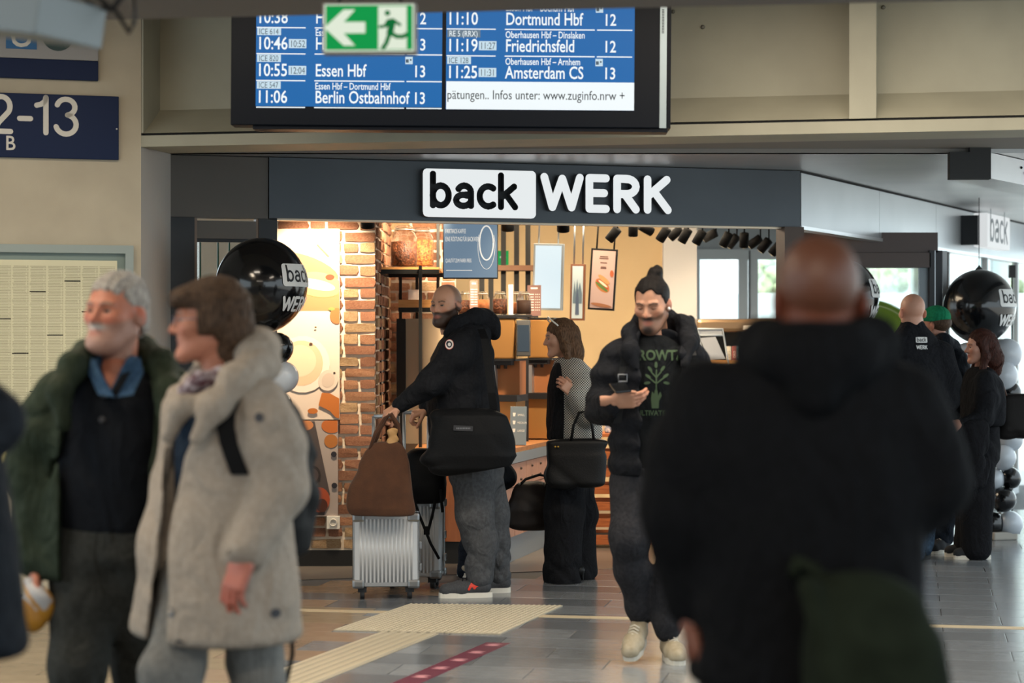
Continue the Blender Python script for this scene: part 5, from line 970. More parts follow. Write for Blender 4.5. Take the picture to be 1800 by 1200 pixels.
# hooded man with two suitcases (side on, head turned towards the hall)
P = Person('bald bearded man in black hooded jacket gripping the suitcase handles', 825, 12.08, h=.0075, skin=lin('#b5866c')); P.yaw = math.radians(-72); q = P.p
P.head(q(784, 538, -.03), math.radians(-34), .05, 0, .98, beard='#2a1e18', beardw=.95, scalp='#6e5648', eye='#2a231e', fullness=1.04)
J = dict(neck=q(812, 575), pelvis=q(832, 815), sha=q(818, 600, -.19), ela=q(757, 674, -.24), wra=q(700, 714, -.2), shb=q(803, 602, .19), elb=q(778, 684, .2), wrb=q(752, 718, .12), hipa=q(836, 830, -.09), kna=q(838, 915, -.1), ana=q(845, 1020, -.09), hipb=q(845, 830, .1), knb=q(864, 915, .12), anb=q(874, 1015, .12))
P.hand(q(702, 713, -.2), (-.75, -.15, -.45), (-.3, -.35, .8), -1, curl=(.95, .95, .95, .95), thumb=(.5, .6)); P.hand(q(752, 718, .12), (-.85, -.1, -.35), (-.2, -.3, .9), -1, curl=(.95, .95, .95, .95), thumb=(.5, .6))
stick(P, J, 1.1)
s = P.sdf(685, 895, 545, 835, -.42, .42)
s.loft(P.lv([(822, 828, 0, 66, .170), (814, 760, 0, 70, .195), (811, 690, 0, 72, .195), (812, 630, 0, 70, .175), (818, 600, 0, 62, .145), (824, 578, 0, 42, .10), (820, 562, 0, 22, .08)]), P.yaw)
s.chain([q(818, 598, -.17), q(800, 622, -.24), q(757, 674, -.25), q(703, 712, -.205)], [.085, .092, .074, .046], .04); s.chain([q(803, 602, .17), q(778, 684, .2), q(750, 717, .125)], [.09, .07, .045], .04)
s.folds(.010, 34, 3); soft('jacket', s, blk, P.root)
s = P.sdf(775, 885, 540, 612, -.3, .3, .009)
s.chain([q(788, 584, -.13), q(806, 566, -.15), q(836, 556, -.08), q(856, 562, .03), q(846, 560, .13), q(800, 572, .12), q(787, 585, .0)], [.028, .036, .048, .05, .045, .036, .03], .03); s.chain([q(846, 560, 0), q(862, 574, 0), q(869, 588, 0)], [.055, .05, .03], .05)
s.folds(.004, 45, 9); soft('hood', s, blk, P.root)
pants = cloth('charcoal_jersey', '#4b4c4e', '#3f4042', .2, 50)
legs(P, 'trousers', pants, P.lv([(838, 850, 0, 46, .15), (836, 800, 0, 50, .15)]), [([q(834, 832, -.08), q(834, 905, -.12), q(846, 950, -.09), q(843, 1014, -.09)], [.140, .105, .092, .080]), ([q(848, 832, .1), q(864, 905, .12), q(868, 950, .12), q(876, 1008, .12)], [.13, .100, .088, .072])], folds=.007, seed=4)
sneak = mat('sneaker_mesh_grey', '#2f3033', .8, col2='#3a3b3e', scale=120); red = mat('shoe_red', '#c2301c', .5)
for a, b, an, nm in (((866, 1048, -.10), (771, 1048, -.14), (846, 1014, -.09), 1), ((898, 1040, .12), (822, 1040, .09), (876, 1008, .12), 0)):
    h_, t_ = q(*a), q(*b); h_[2] = t_[2] = 0; o = shoe(P, h_, t_, .105, sneak, sole_w, q(*an), lace=blk, tall=.085, sole=.03)
    if nm:
        Z = [[(0, 0), (.55, 1)], [(.55, 1), (.75, .15)], [(.75, .15), (1.35, 1)], [(.18, .42), (1.15, .5)]]
        V, Fc = strokeset(Z, .17, .042, (h_[0]*.66+t_[0]*.34-.03, 0, .052), .01); decal(P, 'side_mark', (V, Fc), o, red, o, .002)
mb = MB(); cpt = Vector(q(791, 605, -.2))
o = P.root.children[1]
def disc(r, n=20): return [(r*math.cos(6.2832*i/n), 0, r*math.sin(6.2832*i/n)) for i in range(n)]
jk = [c for c in P.root.children if c.name.startswith('jacket')][0]
for r, c in ((.026, '#b84a3a'), (.0235, '#e3dcd6'), (.016, '#1e2430'), (.009, '#d8d6d2')):
    vv = [(v[0]+cpt.x, 0, v[2]*1.15+cpt.z) for v in disc(r)]
    decal(P, 'arm_patch', (vv, [tuple(range(len(vv)))]), jk, mat('patch_'+c[1:], c, .8), jk, .004+.001*(.03-r)*100)

# woman in a checked jacket
P = Person('woman in grey checked jacket and wide black trousers at the counter', 1005, 12.8, h=.008, skin=lin('#b58871')); P.yaw = math.radians(-75); q = P.p
P.head(q(985, 595), math.radians(-82), .12, 0, .92, female=True, lips='#8f4a42', brow='#4a372a')
J = dict(neck=q(1000, 630), pelvis=q(1008, 790), sha=q(1016, 655, -.15), ela=q(1034, 728, -.2), wra=q(1010, 690, -.27), shb=q(1002, 655, .15), elb=q(1010, 735, .17), wrb=q(975, 790, .1), hipa=q(1004, 800, -.08), kna=q(996, 900, -.09), ana=q(990, 1000, -.09), hipb=q(1010, 800, .08), knb=q(1012, 900, .09), anb=q(1018, 1000, .09))
P.hand(q(1009, 691, -.27), (-.7, -.1, .6), (.2, -.95, .1), 1, sc=.9, curl=(.55, .6, .65, .7), thumb=(.5, .3)); stick(P, J, .85)
chk = mat('houndstooth', '#a5a29b', .9, sheen=.1)
nt = chk.node_tree; ck = nt.nodes.new('ShaderNodeTexChecker'); ck.inputs['Scale'].default_value = 130; ck.inputs['Color1'].default_value = (*lin('#b7b4ab'), 1); ck.inputs['Color2'].default_value = (*lin('#2a2a2b'), 1)
tcn = nt.nodes.new('ShaderNodeTexCoord'); sxy = nt.nodes.new('ShaderNodeSeparateXYZ'); cxy = nt.nodes.new('ShaderNodeCombineXYZ'); nt.links.new(tcn.outputs['Object'], sxy.inputs[0]); nt.links.new(sxy.outputs['X'], cxy.inputs['X']); nt.links.new(sxy.outputs['Z'], cxy.inputs['Y']); nt.links.new(cxy.outputs[0], ck.inputs['Vector']); nt.links.new(ck.outputs['Color'], nt.nodes['Principled BSDF'].inputs['Base Color'])
s = P.sdf(950, 1065, 625, 785, -.3, .3)
s.loft(P.lv([(1006, 775, 0, 52, .150), (1004, 720, 0, 52, .145), (1004, 680, 0, 52, .14), (1004, 655, 0, 46, .12), (1000, 640, 0, 34, .085), (998, 632, 0, 20, .065)]), P.yaw); s.folds(.003, 40, 2); soft('top', s, blk, P.root)
s = P.sdf(950, 1068, 622, 785, -.36, .36)
s.loft(P.lv([(1010, 772, 0, 58, .165), (1008, 720, 0, 58, .16), (1007, 680, 0, 58, .155), (1006, 655, 0, 52, .135), (1001, 640, 0, 38, .10), (999, 628, 0, 24, .075)]), P.yaw)
xc = (978-CX)*P.k-P.r.x; s.fn(lambda X, Y, Z: xc-X-.25*(Y+.0)*1.0+0*Z)
s.chain([q(1014, 655, -.15), q(1022, 680, -.2), q(1036, 728, -.21), q(1012, 693, -.27)], [.075, .085, .075, .05], .03); s.chain([q(1002, 655, .15), q(1010, 735, .17), q(978, 788, .1)], [.075, .07, .05], .03)
s.folds(.005, 36, 5); soft('jacket', s, chk, P.root)
legs(P, 'trousers', blk2, P.lv([(1006, 830, 0, 44, .14), (1006, 770, 0, 44, .14)]), [([q(1000, 810, -.08), q(992, 900, -.10), q(988, 1014, -.10)], [.125, .12, .115]), ([q(1012, 810, .08), q(1016, 900, .09), q(1023, 1004, .10)], [.12, .11, .095])], folds=.008, seed=8)
for dx, dy in ((0, -.1), (12, .1)):
    t_, h_ = q(957+dx, 1020, dy), q(1022+dx*.6, 1020, dy); t_[2] = h_[2] = 0; s = SDF(np.minimum(t_, h_)-.06, np.maximum(t_, h_)+.12, .006)
    s.cap(h_+vec(-.01, 0, .075), h_*.5+t_*.5+vec(0, 0, .030), .030, .030, .02); s.cap(h_*.5+t_*.5+vec(0, 0, .026), t_+vec(.01, 0, .012), .030, .008, .02); s.cap(h_+vec(0, 0, .075), h_+vec(.012, 0, .0), .014, .005, .01); s.fn(lambda X, Y, Z: -Z+0*X+0*Y)
    soft('shoe', s, leather_k, P.root)
g = hairgrid(.005, (-.13, -.13, -.26), (.13, .2, .17)); g.ell((0, .018, .047), (.085, .105, .094), .02); g.chain([(0, .060, .0), (0, .075, -.10), (0, .085, -.205)], [.080, .068, .045], .04)
for x in (-1, 1): g.chain([(x*.075, -.01, .05), (x*.088, .01, -.06), (x*.085, .03, -.19)], [.022, .026, .018], .03)
g.fn(lambda X, Y, Z: (-.052-.25*np.clip(Z-.03, 0, 1)*4-Y)-.9*np.clip(Z-.055, 0, 1)+0*X); strands(g, .004); P.hair(g, hair_mat('hair_light_brown', '#6a4f3b', '#43301f'), it=1)
mb = MB(); mb.tube([Vector(P.onhead(vec(x, y, z))) for x, y, z in ((-.095, .0, .06), (-.098, -.03, .10), (-.07, -.06, .135), (0, -.065, .155), (.07, -.06, .135), (.095, -.02, .09))], .005, 6); mb.build('sunglasses', mat('hair_clip_white', '#dcd8d0', .3), P.root)

# man walking with a phone
P = Person('man with hair bun walking towards the hall looking at his phone', 1140, 9.67, h=.0075, skin=lin('#b08066')); P.yaw = math.radians(-8); q = P.p
P.head(q(1146, 536, -.02), math.radians(-20), .30, 0, 1.0, moust='#33261f', beard='#4a362b', beardw=.55, eye='#2b201a', brow='#241b16', fullness=.97, lid=1)
J = dict(neck=q(1147, 585), pelvis=q(1143, 830), sha=q(1088, 622), ela=q(1062, 714), wra=q(1080, 706, -.24), shb=q(1212, 622), elb=q(1250, 720), wrb=q(1240, 825, -.1), hipa=q(1112, 845), kna=q(1104, 945, -.12), ana=q(1120, 1080, .02), hipb=q(1180, 845), knb=q(1186, 960, -.04), anb=q(1176, 1120, -.03))
P.hand(q(1078, 704, -.24), (.93, -.1, .02), (-.1, -.85, -.5), -1, curl=(.42, .45, .5, .55), thumb=(.5, -.3)); stick(P, J, 1.0)
tee = cloth('tee_black', '#141618', '#191b1d', .15, 60)
s = P.sdf(1070, 1225, 575, 840, -.22, .22); s.loft(P.lv([(1145, 836, 0, 58, .125), (1147, 750, 0, 58, .13), (1149, 670, 0, 62, .135), (1149, 622, 0, 60, .11), (1147, 600, 0, 40, .085), (1147, 588, 0, 26, .07)]), P.yaw); s.folds(.003, 30, 6); teeo = soft('t_shirt', s, tee, P.root)
puff = cloth('puffer_black', '#17181b', '#1e1f23', .3, 30, .75)
s = P.sdf(1020, 1280, 560, 845, -.4, .3)
s.loft(P.lv([(1143, 838, 0, 74, .155), (1146, 750, 0, 75, .165), (1149, 660, 0, 78, .165), (1149, 618, 0, 74, .14), (1147, 596, 0, 52, .11), (1147, 580, 0, 36, .09)]), P.yaw)
xl = lambda Z: (1122-CX)*P.k-P.r.x+.03*np.clip(.95-Z, 0, 1); xr = lambda Z: (1192-CX)*P.k-P.r.x+.02*np.clip(Z-1.2, 0, 1)
s.fn(lambda X, Y, Z: -np.maximum(np.maximum(xl(Z)-X, X-xr(Z)), Y+.02))
s.chain([q(1090, 625), q(1074, 660, .0), q(1060, 716, -.0), q(1076, 708, -.2)], [.085, .088, .082, .055], .03); s.chain([q(1208, 625), q(1238, 680), q(1254, 725), q(1242, 825, -.1)], [.085, .082, .075, .055], .03)
s.fn(lambda X, Y, Z: .006*np.sin(60*Z+3*X)+0*Y, 'a'); s.folds(.005, 40, 12); soft('jacket', s, puff, P.root)
s = P.sdf(1085, 1245, 540, 640, -.25, .25, .008); s.chain([q(1122, 655, -.15), q(1108, 615, -.12), q(1108, 585, -.03), q(1128, 566, .08), q(1165, 560, .10), q(1202, 572, .04), q(1214, 600, -.06), q(1203, 640, -.14)], [.018, .030, .034, .038, .044, .044, .036, .02], .05); s.folds(.010, 50, 4); soft('hood', s, puff, P.root)
jog = cloth('jogger_charcoal', '#2e2e31', '#262629', .2, 60)
legs(P, 'trousers', jog, P.lv([(1146, 870, 0, 58, .12), (1145, 815, 0, 62, .125)]), [([q(1110, 850), q(1106, 945, -.12), q(1110, 1000, -.05), q(1124, 1068, .03), q(1126, 1082, .04)], [.105, .085, .076, .058, .046]), ([q(1180, 850), q(1188, 960, -.04), q(1180, 1040, -.03), q(1174, 1096, -.03), q(1173, 1110, -.03)], [.105, .085, .072, .060, .046])], folds=.005, seed=14)
t_, h_ = q(1106, 1150, -.16), q(1128, 1108, .06); t_[2] = .012; h_[2] = .085; shoe(P, h_, t_, .105, leather_w, sole_w, q(1126, 1084, .04), lace=lace_w, tall=.09)
t_, h_ = q(1194, 1160, -.20), q(1173, 1160, .05); t_[2] = h_[2] = 0; shoe(P, h_, t_, .105, leather_w, sole_w, q(1174, 1112, -.02), lace=lace_w, tall=.09)
hk = hair_mat('hair_black', '#17110e', '#0a0706')
g = hairgrid(); g.ell((0, .016, .046), (.081, .103, .093), .02); g.ell((.012, .060, .140), (.036, .036, .031), .018); g.ell((.02, .075, .155), (.022, .022, .018), .01); g.ell((0, .05, -.02), (.070, .072, .06), .03); g.fn(lambda X, Y, Z: np.where(Y < .03, .094-.55*np.clip(Y+.085, 0, .13)-6*np.clip(np.abs(X)-.062, 0, .02)+.012*np.sin(90*X)-Z, -.02)); strands(g, .002); P.hair(g, hk)
mb = MB(); mb.ball(Vector(P.onhead(vec(.083, -.006, -.016))), .008, 8, 6); mb.build('earbud', mat('plastic_white', '#e8e6e2', .3), P.root)
grn = mat('print_green', '#475742', .9, spec=.1); V, Fc = [], []
vv, ff = textmesh('GROWTH', .066, .86, .03, 'CENTER'); off = q(1152, 632)
decal(P, 'lettering', ([(v[0]+off[0], 0, v[2]+off[2]) for v in vv], ff), teeo, grn, teeo)
vv, ff = textmesh('CULTIVATE LOVE', .034, .86, .02, 'CENTER'); off = q(1152, 728)
decal(P, 'lettering', ([(v[0]+off[0], 0, v[2]+off[2]) for v in vv], ff), teeo, grn, teeo)
L = [[(0, -.30), (0, .30), (.01, .55)], [(0, .10), (-.22, .28)], [(0, .10), (.26, .30)], [(0, .30), (-.16, .48)], [(0, .30), (.17, .5)]]
V, Fc = strokeset(L, .022, .14, (q(1150, 678)[0], 0, q(1150, 678)[2])); decal(P, 'plant_print', (V, Fc), teeo, grn, teeo)
for lx, ly, la in ((-.27, .34, 2.5), (.32, .36, .6), (-.2, .58, 2.2), (.22, .6, .9), (.0, .72, 1.57), (.34, .12, -.2), (-.30, .12, 3.3)):
    c0 = q(1150, 678); vv = []
    for i in range(10):
        a = 6.2832*i/10; u, w = .11*math.cos(a), .05*math.sin(a); vv.append((c0[0]+.14*(lx+u*math.cos(la)-w*math.sin(la)), 0, c0[2]+.14*(ly+u*math.sin(la)+w*math.cos(la))))
    decal(P, 'leaf_print', (vv, [tuple(range(10))]), teeo, grn, teeo)
c0 = q(1149, 700); hp = [(-.13, -.30), (.10, -.30), (.11, -.05), (.2, .12), (.15, .26), (.08, .12), (.05, .3), (-.02, .32), (-.05, .18), (-.12, .26), (-.16, .05)]
decal(P, 'hand_print', ([(c0[0]+.14*a, 0, c0[2]+.14*b) for a, b in hp], [tuple(range(len(hp)))]), teeo, grn, teeo)
strap = mat('strap_black', '#0f1012', .8); jk = [c for c in P.root.children if c.name.startswith('jacket')][0]
bvh = BVHTree.FromPolygons([v.co for v in jk.data.vertices], [tuple(p_.vertices) for p_ in jk.data.polygons])
def on(bv, p_, e=.01):
    h_ = bv.ray_cast(Vector((p_[0], -1, p_[2])), Vector((0, 1, 0)))[0]; return (h_ if h_ is not None else Vector(p_))-Vector((0, e, 0))
for x0, x1 in ((1100, 1083), (1210, 1227)):
    pts = [on(bvh, q(x0+(x1-x0)*t, 592+150*t)) for t in np.linspace(0.08, 1, 8)]
    mb = MB()
    for a, b in zip(pts, pts[1:]): mb.add([a+Vector((-.018, 0, 0)), a+Vector((.018, 0, 0)), b+Vector((.018, 0, 0)), b+Vector((-.018, 0, 0)), a+Vector((-.018, .008, 0)), a+Vector((.018, .008, 0)), b+Vector((.018, .008, 0)), b+Vector((-.018, .008, 0))], [(0, 1, 2, 3), (7, 6, 5, 4), (0, 3, 7, 4), (1, 5, 6, 2)])
    so = mb.build('backpack_strap', strap, P.root); c = pts[3]-Vector((0, .004, 0)); mb = MB(); mb.tube([c+Vector((a, 0, b)) for a, b in ((-.02, -.016), (.02, -.016), (.02, .016), (-.02, .016), (-.02, -.016))], .004, 6); mb.build('buckle', buckle, so)

# foreground man seen from behind
P = Person('blurred bald man in black hoodie standing with his back to us', 1420, 4.0, skin=lin('#6b3d2c')); P.yaw = 0; q = P.p
P.head(q(1438, 530), math.pi, .0, 0, 1.0, scalp='#5a3828', fullness=1.02)
J = dict(neck=q(1430, 640), pelvis=q(1425, 1190), sha=q(1240, 700), ela=q(1200, 890), wra=q(1215, 1075, .05), shb=q(1600, 700), elb=q(1618, 850), wrb=q(1580, 790, .3), hipa=q(1340, 1220), kna=q(1335, 1620), ana=q(1335, 1890), hipb=q(1510, 1220), knb=q(1515, 1620), anb=q(1515, 1890))
P.hand(q(1215, 1070, .05), (.08, .15, -1), (-.9, .2, 0), -1, curl=(.35, .4, .45, .5)); P.hand(q(1590, 790, .3), (-.3, .6, .6), (.5, .2, .5), 1, curl=(.8, .8, .8, .8)); stick(P, J, 1.15)
hood = cloth('hoodie_black', '#0c0d0f', '#101114', .25, 60)
s = P.sdf(1110, 1720, 560, 1215, -.26, .42, .011)
s.loft(P.lv([(1425, 1205, 0, 208, .150), (1424, 1100, 0, 198, .15), (1422, 950, 0, 200, .155), (1420, 800, 0, 208, .16), (1420, 720, 0, 208, .145), (1424, 660, 0, 160, .115), (1430, 610, 0, 95, .095), (1434, 580, 0, 70, .085)]), 0)
s.chain([q(1250, 715), q(1222, 800), q(1203, 890), q(1215, 1062, .05)], [.085, .088, .080, .052], .04); s.chain([q(1585, 715), q(1610, 790), q(1620, 855), q(1582, 795, .28)], [.085, .088, .080, .055], .04)
s.folds(.007, 22, 5, .6); soft('hoodie', s, hood, P.root)
s = P.sdf(1300, 1580, 545, 760, -.25, .2, .010); s.chain([q(1350, 640, .05), q(1345, 610, -.03), q(1385, 622, -.10), q(1435, 632, -.12), q(1490, 622, -.10), q(1530, 605, -.03), q(1525, 635, .05)], [.04, .05, .052, .055, .052, .05, .04], .04); s.cap(q(1435, 640, -.11), q(1430, 700, -.13), .06, .04, .05); s.folds(.004, 40, 2); soft('hood', s, hood, P.root)
legs(P, 'trousers', blk2, P.lv([(1425, 1260, 0, 190, .14), (1425, 1150, 0, 190, .14)]), [([q(1345, 1230), q(1338, 1620), q(1335, 1900)], [.11, .085, .07]), ([q(1505, 1230), q(1512, 1620), q(1515, 1900)], [.11, .085, .07])], h=.014)
for x in (1335, 1515):
    h_, t_ = q(x, 1900, -.08), q(x, 1900, .2); h_[2] = t_[2] = 0; shoe(P, h_, t_, .11, leather_k, sole_k, q(x, 1870, 0))

# older man in a green jacket
P = Person('older grey haired man in open green jacket and dark sweater', 190, 6.4, h=.0075, skin=lin('#b6735a')); P.yaw = math.radians(-12); q = P.p
P.head(q(203, 553), math.radians(-27), -.04, .03, 1.0, beard='#9a8a80', beardw=.55, eye='#2c2622', brow='#7a6a5e', fullness=1.06, moust='#b5a89e', goatee=False)
J = dict(neck=q(206, 650), pelvis=q(195, 940), sha=q(105, 690), ela=q(66, 830), wra=q(64, 985, -.05), shb=q(305, 690), elb=q(345, 830), wrb=q(340, 980), hipa=q(150, 960), kna=q(140, 1170, -.05), ana=q(150, 1400), hipb=q(245, 960), knb=q(248, 1170, .1), anb=q(250, 1400, .15))
P.hand(q(64, 985, -.05), (.0, -.1, -1), (-1, 0, 0), -1, curl=(.7, .7, .7, .7)); stick(P, J, 1.05)
swe = cloth('sweater_navy', '#15171c', '#1a1d22', .3, 120)
s = P.sdf(80, 330, 600, 960, -.3, .3); s.loft(P.lv([(198, 938, 0, 92, .135), (200, 860, 0, 98, .150), (204, 770, 0, 100, .145), (206, 705, 0, 98, .12), (206, 668, 0, 68, .09), (206, 645, 0, 44, .075)]), P.yaw)
V0 = lambda Z: np.abs(0*Z)
zc = P.z(700); xc = (201-CX)*P.k-P.r.x; s.fn(lambda X, Y, Z: -np.maximum(np.maximum(np.abs(X-xc)-.42*np.clip(Z-zc, 0, 1), zc-Z), Y+.02)); s.folds(.004, 30, 3); swo = soft('sweater', s, swe, P.root)
shm = cloth('shirt_blue', '#3d5875', '#304861', .15, 80)
s = P.sdf(130, 280, 590, 760, -.25, .2, .007); s.loft(P.lv([(203, 745, 0, 40, .10), (204, 690, 0, 44, .10), (206, 660, 0, 46, .085), (206, 622, 0, 38, .075)]), P.yaw); zc2 = P.z(690); s.fn(lambda X, Y, Z: -np.maximum(np.maximum(np.abs(X-xc)-.45*np.clip(Z-zc2, 0, 1), zc2-Z), Y+.01)); soft('shirt', s, shm, P.root)
for sx in (-1, 1):
    mb = MB(); a, b, c = Vector(q(203+sx*42, 628, -.10)), Vector(q(203+sx*2, 698, -.165)), Vector(q(203+sx*30, 694, -.155)); e = Vector(q(203+sx*48, 655, -.10)); mb.prism([a, b, c, e], (0, .012, 0)); mb.build('collar', shm, P.root)
for yy in (692, 735): mb = MB(); c = on(BVHTree.FromPolygons([v.co for v in swo.data.vertices], [tuple(p_.vertices) for p_ in swo.data.polygons]), q(195, yy), .004); mb.ball(c, (.011, .005, .011), 10, 6); mb.build('button', mat('button_dark', '#3a3b40', .4), P.root)
gj = cloth('jacket_green', '#2f382d', '#252d22', .15, 25, .7); lining = cloth('jacket_lining', '#191b1a', '#202321', .2, 60)
s = P.sdf(-10, 400, 600, 1030, -.35, .35)
s.loft(P.lv([(196, 1015, 0, 135, .185), (198, 900, 0, 130, .185), (202, 780, 0, 126, .175), (205, 705, 0, 118, .145), (206, 665, 0, 88, .115), (206, 640, 0, 62, .10)]), P.yaw); s.shell(.028)
xl = lambda Z: (122-CX)*P.k-P.r.x+.0*Z; xr = lambda Z: (285-CX)*P.k-P.r.x+.0*Z
s.fn(lambda X, Y, Z: -np.maximum(np.maximum(xl(Z)-X, X-xr(Z)), Y-.0))
s.chain([q(108, 695), q(88, 750), q(66, 835), q(62, 980, -.05)], [.085, .090, .082, .058], .03); s.chain([q(302, 695), q(325, 760), q(348, 835), q(342, 978)], [.085, .09, .08, .058], .03)
s.folds(.014, 26, 7); soft('jacket', s, gj, P.root)
s = P.sdf(80, 340, 580, 760, -.3, .25, .008); s.chain([q(112, 745, -.20), q(104, 690, -.17), q(128, 645, -.10), q(150, 622, .03), q(190, 612, .13), q(250, 612, .13), q(285, 640, .03), q(300, 690, -.10), q(296, 750, -.16)], [.024, .036, .042, .042, .04, .04, .045, .045, .03], .03); s.folds(.006, 40, 5); soft('collar', s, gj, P.root)
gt = cloth('trousers_grey', '#3a3b39', '#31322f', .25, 60)
legs(P, 'trousers', gt, P.lv([(195, 985, 0, 92, .13), (196, 915, 0, 92, .135)]), [([q(150, 975), q(136, 1170, -.08), q(140, 1440)], [.115, .082, .062]), ([q(238, 975), q(245, 1170, .1), q(250, 1430, .15)], [.115, .08, .062])], h=.010, folds=.008, seed=3)
for x, dy in ((140, -.05), (250, .15)):
    h_, t_ = q(x, 1440, dy+.06), q(x-14, 1440, dy-.2); h_[2] = t_[2] = 0; shoe(P, h_, t_, .11, leather_k, sole_k, q(x, 1430, dy))
g = hairgrid(); g.ell((0, .018, .047), (.084, .104, .094), .02); g.ell((0, .055, -.02), (.074, .07, .06), .03)
g.fn(lambda X, Y, Z: np.where(Y < .0, (.088-.72*np.clip(Y+.10, 0, .10)-Z), np.maximum(.0-Z-.4*np.clip(Y-.02, 0, 1)*3, np.where(np.abs(X) > .06, .012-(Y+.35*Z), -1)))); strands(g, .004); P.hair(g, hair_mat('hair_grey', '#b9b3ab', '#6f6a66'))

# woman in a beige coat
P = Person('woman with brown bob and glasses in long beige hooded coat', 395, 6.0, h=.0075, skin=lin('#b0745c')); P.yaw = math.radians(-48); q = P.p
P.head(q(366, 568), math.radians(-80), .0, 0, .95, female=True, lips='#99524a', brow='#5b4636')
J = dict(neck=q(385, 650), pelvis=q(395, 940), sha=q(462, 705, -.1), ela=q(490, 850, -.14), wra=q(432, 975, -.24), shb=q(335, 705, .1), elb=q(310, 850, .1), wrb=q(290, 985, .0), hipa=q(430, 960, -.03), kna=q(450, 1180), ana=q(455, 1400, .1), hipb=q(350, 960, .03), knb=q(305, 1180, -.1), anb=q(290, 1420, -.2))
P.skin = lin('#ab6554'); P.hand(q(430, 980, -.25), (-.35, -.25, -1), (-.5, -.8, .2), 1, sc=.98, curl=(.35, .4, .45, .5), thumb=(.5, .3)); P.skin = lin('#b0745c'); stick(P, J, .85)
s = P.sdf(290, 480, 620, 960, -.2, .2); s.loft(P.lv([(385, 950, 0, 78, .115), (385, 800, 0, 80, .12), (385, 720, 0, 78, .105), (383, 690, 0, 55, .085)]), P.yaw); soft('sweater', s, cloth('sweater_blue', '#1f2b3a', '#18222e', .3, 90), P.root)
s = P.sdf(310, 460, 610, 730, -.2, .2, .007); s.chain([q(330, 690, -.10), q(352, 668, -.12), q(392, 660, -.10), q(412, 662, .0), q(380, 656, .08), q(345, 672, .03), q(330, 690, -.1)], [.020, .024, .026, .026, .024, .022, .02], .02); s.folds(.005, 90, 2); soft('scarf', s, mat('scarf_print', '#4a1f2a', .9, col2='#b7aeb4', scale=45), P.root)
bc = cloth('coat_beige', '#a1968a', '#958a7e', .12, 60)
s = P.sdf(200, 560, 620, 1135, -.42, .42)
s.loft(P.lv([(378, 1120, 0, 172, .215), (382, 1000, 0, 152, .20), (390, 880, 0, 128, .175), (396, 780, 0, 112, .155), (400, 715, 0, 104, .13), (396, 675, 0, 76, .105), (390, 650, 0, 52, .09)]), P.yaw); s.shell(.022)
def op(X, Y, Z):
    y_ = CY-(Z-H)/P.k; l = np.interp(y_.ravel(), [640, 720, 800, 950, 1120], [318, 298, 290, 290, 268]).astype(np.float32)[None, None, :]; r = np.interp(y_.ravel(), [640, 720, 800, 950, 1120], [420, 372, 336, 314, 312]).astype(np.float32)[None, None, :]
    xp = (X+P.r.x)/P.k+CX; return -np.maximum(np.maximum((l-xp)*P.k, (xp-r)*P.k), Y-.0)
s.fn(op)
s.chain([q(455, 715, -.1), q(475, 770, -.14), q(492, 855, -.15), q(436, 966, -.24)], [.085, .090, .082, .062], .03)
s.chain([q(335, 712, .1), q(315, 850, .12), q(295, 975, .02)], [.08, .075, .06], .03)
s.folds(.011, 22, 11); soft('coat', s, bc, P.root)
s = P.sdf(270, 500, 580, 800, -.32, .3, .009); s.chain([q(296, 765, -.16), q(318, 715, -.18), q(360, 705, -.17)], [.022, .03, .02], .03); s.chain([q(345, 770, -.22), q(378, 715, -.20), q(420, 668, -.14), q(452, 630, -.02), q(455, 612, .08), q(415, 605, .16), q(372, 640, .15), q(335, 690, .06), q(310, 730, -.06)], [.02, .034, .046, .055, .055, .05, .04, .035, .03], .04); s.cap(q(450, 622, 0), q(476, 645, .03), .05, .03, .04); s.folds(.004, 40, 8); soft('hood', s, bc, P.root)
s = P.sdf(380, 470, 955, 1015, -.42, -.05, .007); s.cap(q(434, 970, -.247), q(429, 980, -.258), .052, .050, .01); s.cap(q(440, 960, -.24), q(418, 1002, -.285), .046, .046, .004, 's'); soft('cuff', s, lining, P.root)
lt = cloth('trousers_light_grey', '#7b7a76', '#6f6e6b', .2, 50)
legs(P, 'trousers', lt, P.lv([(395, 990, 0, 92, .12), (395, 930, 0, 90, .12)]), [([q(432, 980, -.02), q(452, 1180), q(460, 1460, .12)], [.10, .075, .075]), ([q(345, 980, .02), q(302, 1180, -.10), q(285, 1480, -.2)], [.10, .08, .08])], h=.010, folds=.005, seed=9)
for x, dy in ((460, .12), (285, -.2)):
    h_, t_ = q(x+10, 1460, dy), q(x-70, 1460, dy-.14); h_[2] = t_[2] = 0; shoe(P, h_, t_, .10, leather_k, sole_k, q(x, 1450, dy))
g = hairgrid(); g.ell((0, .022, .048), (.095, .112, .100), .02); g.ell((0, .07, -.03), (.085, .075, .085), .03); g.ell((0, .075, -.10), (.06, .055, .05), .03)
for x in (-1, 1): g.ell((x*.08, .005, .0), (.022, .05, .05), .02)
g.ell((0, -.075, .075), (.07, .045, .035), .03); g.fn(lambda X, Y, Z: np.where(Y < -.035, .047-Z, np.where(Y < .02, -.035-Z, -.2))+0*X); strands(g, .004, seed=2)
P.hair(g, hair_mat('hair_brown', '#5a4535', '#33261c'))
mb = MB()
for x in (-1, 1):
    mb.tube([Vector(P.onhead(vec(x*.032+.020*math.cos(a), -.104-.004*math.cos(a)*x, .008+.016*math.sin(a)))) for a in np.linspace(0, 6.2832, 13)], .0016, 5); mb.tube([Vector(P.onhead(vec(x*.052, -.10, .012))), Vector(P.onhead(vec(x*.083, -.02, .014))), Vector(P.onhead(vec(x*.086, .02, .0)))], .0018, 5)
